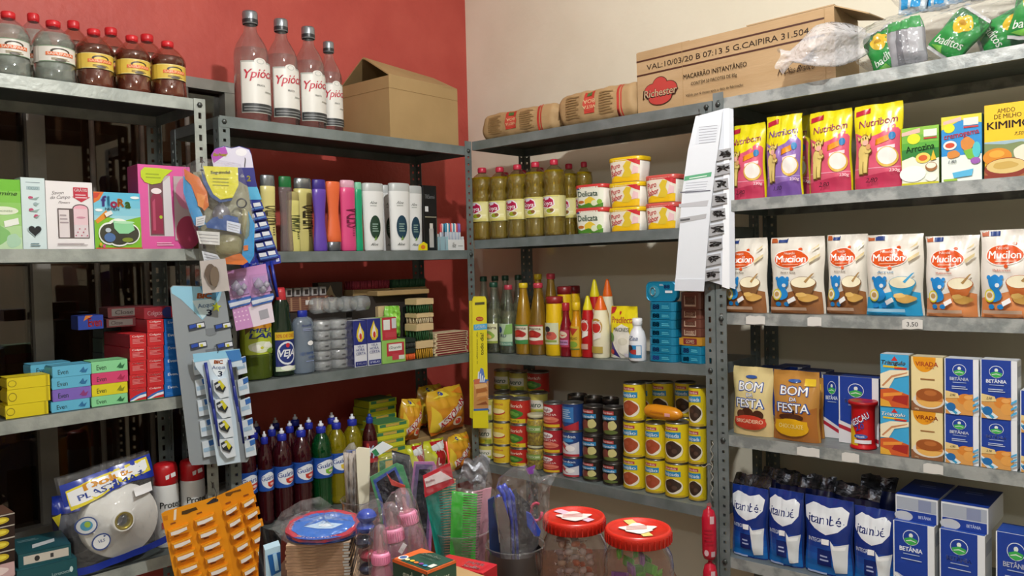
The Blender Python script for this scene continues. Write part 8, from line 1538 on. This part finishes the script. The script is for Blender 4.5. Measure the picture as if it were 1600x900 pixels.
# notebooks and bagged plastic plates
NY = 1.34; c = at(488, 848, NY); ntop = c.z; nx0 = at(441, 860, NY).x; nx1 = at(540, 860, NY).x; th = .0048; n = int((ntop - CZ)/(th+.0004)); 
NBL = noisy('brown_page_edges', ('8c6c54', 'b89474'), 60, .7, stretch=(1, 1, 9))
def notebook():
    r = empty('notebook'); w_ = nx1-nx0; m = MB(); m.box(-w_/2+.001, w_/2-.002, -.07, .07, .0006, th-.0006, P('dcdcd8', .7)); m.build('pages', r); m = MB(); m.box(-w_/2, w_/2, -.0708, .071, 0, .0006, P('4c4440')); m.box(-w_/2, w_/2, -.0708, .071, th-.0006, th, P('c8a888')); m.box(-w_/2, w_/2-.012, -.0712, -.07, .0003, th-.0003, NBL); m.build('cover', r); return r
nb0 = notebook()
for k in range(n):
    o = nb0 if k == 0 else copy_tree(nb0); o.location = ((nx0+nx1)/2 + random.uniform(-.0015, .0015), NY + .07, CZ + .0006 + k*(th+.0004)); o.rotation_euler = (0, 0, .10)
    tag(o, 'thin brown-edged notebook in the stack under the blue plates', 'notebook', 'thin brown-edged notebooks in one stack')
nt = CZ + .0006 + n*(th+.0004)
def plates():
    c = at(502, 826, 1.37); r = empty('plate_pack', 'bagged stack of blue plastic plates with a red-rimmed printed top', 'plastic plates')
    base = nt + .001; R_ = 58*(c-EYE).dot(FW)/FPX; h = c.z - base
    for k in range(4): m = MB(); z = h*.18*k; m.lathe([(0, z+.001), (R_*.7, z+.001), (R_*.98, z+h*.16), (R_*1.0, z+h*.18), (R_*.96, z+h*.17), (R_*.68, z+.003), (0, z+.003)], P('2c58b4', .25), 40); m.build('blue_plate', r)
    mx = Matrix.Translation((0, -.004, h*.86)) @ Matrix.Rotation(.14, 4, 'X') 
    def poly(rx, ry, z0, z1, mat, n_=9, ph=.3):
        m = MB(); V = []
        for z in (z0, z1):
            for k in range(n_*3): a = 2*PI*k/(n_*3) + ph; rr = 1 + .03*math.cos(n_*a); V.append((rx*math.cos(a)*rr, ry*math.sin(a)*rr, z))
        q = n_*3; m.raw(V, [tuple(range(q))[::-1], tuple(range(q, 2*q))] + [(i, (i+1) % q, (i+1) % q + q, i+q) for i in range(q)], P(mat, .3), mx=mx); return m
    poly(R_*1.0, R_*.92, 0, .004, 'b82c3c').build('red_rim', r); m = poly(R_*.84, R_*.74, .0042, .0048, '2468c0')
    m.raw([(mx @ Vector((x*R_, y*R_, .0054))) for x, y in ((-.5, -.12), (-.2, .05), (-.05, .22), (.1, .08), (.55, -.02), (.3, -.28), (-.1, -.26))], [(0, 1, 2, 3, 4, 5, 6)], P('b4d0e8')); m.raw([(mx @ Vector((x*R_, y*R_, .006))) for x, y in ((-.1, -.02), (.1, .0), (.3, -.12), (.1, -.2), (-.1, -.14))], [(0, 1, 2, 3, 4)], P('dce8f0'))
    for s_, a0 in (('PRATOS', -2.3), ('DESCARTAVEIS', -1.0)):
        for j, ch in enumerate(s_):
            V, F, tw = text_geo(ch, .03, 0); a = -PI/2 + (j - len(s_)/2)*.11 + (a0 + 1.0)*-.0 + (0 if s_ != 'PRATOS' else -1.5); ca, sa = math.cos(a+PI/2), math.sin(a+PI/2)
            m.raw([(mx @ Vector((R_*.90*math.cos(a) + x*.008*ca - y*.008*sa, R_*.83*math.sin(a) + x*.008*sa + y*.008*ca, .0052))) for x, y in V], F, P('e8d0d4'))
    m.build('printed_card', r); b = MB(); b.grid(lambda a_, b_: (lambda t, k: (R_*1.12*k*math.cos(t)*(1+.05*math.sin(7*t+5*b_)), R_*1.05*k*math.sin(t)*(1+.04*math.sin(5*t)), .002 + (h+.012)*b_ + .004*math.sin(9*t + 7*b_)))(-2*PI*a_, (1-b_**6)**.5*.98+.02), 40, 14, FILM(.05)); b.build('plastic_film', r)
    r.location = (c.x, c.y + .02, base); return r
plates()
f = Fr(at(455, 835, 1.52), 0); r = empty('clear_bag', 'gathered clear plastic bag corner left of the blue plates', 'plastic bag'); f.film(r, [(424, 825), (440, 800), (470, 782), (500, 776), (520, 790), (470, 820), (450, 850), (438, 842)], .010, .10, 'plastic_film', 0, 6); f.place(r)
# packs low at the left of the counter
f = Fr(at(425, 875, 1.42), .1); r = empty('wipes_pack', 'pale blue and navy pack standing between orange card and notebooks', 'pack'); m = MB(); f.pl(m, [(414, 860), (438, 852), (441, 960), (418, 960)], 0, .03, 'b4d4e4'); f.pl(m, [(418, 868), (438, 862), (439, 892), (424, 900)], -.001, -.0001, '1c5c9c'); f.pl(m, [(426, 866), (432, 864), (436, 890), (430, 892)], -.002, -.001, 'a8d0e8'); m.build('pack_body', r); f.place(r)
f = Fr(at(420, 850, 1.50), .1); r = empty('black_bag', 'black plastic bag peeping out behind the pale blue pack', 'plastic bag'); mb = MB(); mb.grid(lambda a, b: (lambda q_: (q_[0], .012*math.sin(5*a+4*b) + .03*b, q_[1]))(f.q(404 + a*34 + 6*b, 905 - b*(78 - 18*a))), 12, 14, noisy('black_plastic', ('0c0c0e', '1a1a1e'), 9, .3, bump=.4)); mb.build('bag_sheet', r); f.place(r)
# paint box and red carton in front
def paintbox():
    c = at(664, 884, 1.08); r = empty('paint_box', 'dark green and orange paint box with coloured tubes, lying in front', 'paint box'); 
    A, B, D_ = at(615, 873, 1.10), at(667, 893, 1.00), None; z = A.z
    a = EYE + ray(614, 873)*((z-CAM_H)/ray(614, 873).z); b = EYE + ray(667, 893)*((z-CAM_H)/ray(667, 893).z); d = EYE + ray(657, 856)*((z-CAM_H)/ray(657, 856).z)
    ux = (b-a); W = ux.length; ux.normalize(); dy = d-a; D = abs(dy.dot(Vector((-ux.y, ux.x, 0)))); hh = .034; m = MB(); GN = '1c4a3c'
    m.box(0, W, 0, D, 0, hh, P('d8642c'), bev=.001)
    m.panel([('r', .02, .03, .98, .97, GN), ('r', .02, .03, .2, .97, 'd8642c'), ('p', [(.02, .4), (.02, .97), (.4, .97)], 'd8642c'), ('r', .84, .2, .95, .42, 'dcd8d0'), ('e', .14, .2, .10, .14, 'e4e8e0'), ('e', .14, .2, .07, .10, '3c5c94')] + [('e', .3 + .13*k, .16 + .02*(k % 2), .05, .06, ['e8d8a0', 'e0b02c', 'd8742c', '7c3c8c', '3c8cc0'][k]) for k in range(5)] + [T('guache', .55, .72, .12, 'dfe8dc', W=.5, b=.03), T('escolar', .58, .52, .09, 'b8ccb8', W=.4, b=.02)], W, D, lambda x, y, o: (x+W/2, y, hh + o))
    m.panel([('r', .0, 0, 1, 1, GN), T('guache', .5, .55, .4, 'dfe8dc', W=.4, b=.03), ('e', .9, .5, .06, .35, 'e4e8e0'), ('r', 0, .88, 1, 1, 'd8642c')], W, hh, lambda x, y, o: (x+W/2, -o, y)); m.panel([('r', 0, 0, 1, 1, GN), T('6 cores', .5, .5, .4, 'dfe8dc', W=.5, b=.03), ('r', 0, .9, 1, 1, 'd8642c')], D, hh, lambda x, y, o: (W+o, x+D/2, y)); m.build('box_body', r)
    r.location = (a.x, a.y, z-hh); r.rotation_euler = (0, 0, math.atan2(ux.y, ux.x)); zb = z-hh
    m = MB(); m.box(-.01, W+.06, -.01, D+.05, 0, zb-CZ-.002, M_CARD2, bev=.002); o = m.build('support_carton'); o.name = 'stock_carton'; o.location = (a.x, a.y, CZ+.001); o.rotation_euler = r.rotation_euler; tag(o, 'plain carton lying under the green paint box on the counter', 'stock carton')
    return r, zb
pb, pz = paintbox()
f0 = at(727, 880, 1.20); m = MB(); m.box(-.045, .045, -.02, .02, 0, .028, P('b8202c', .35), bev=.001); m.panel([('r', .5, .15, .9, .85, 'b8202c'), T('PAPER', .68, .62, .22, 'ecd8d8', W=.34, b=.04), T('Solle', .70, .28, .22, 'ecd8d8', W=.34, b=.04)], .09, .04, lambda x, y, o: (x, y-.02, .028+o)); o = m.build('red_carton'); tag(o, 'flat red carton with white letters behind the paint box', 'carton'); o.location = (f0.x, f0.y, f0.z-.028); o.rotation_euler = (0, 0, -.55)
q = MB(); q.box(-.035, .035, -.015, .015, 0, f0.z-.03-CZ, M_CARD2, bev=.002); o = q.build('stock_carton'); o.location = (f0.x, f0.y, CZ+.001); tag(o, 'plain narrow carton hidden under the flat red one', 'stock carton')
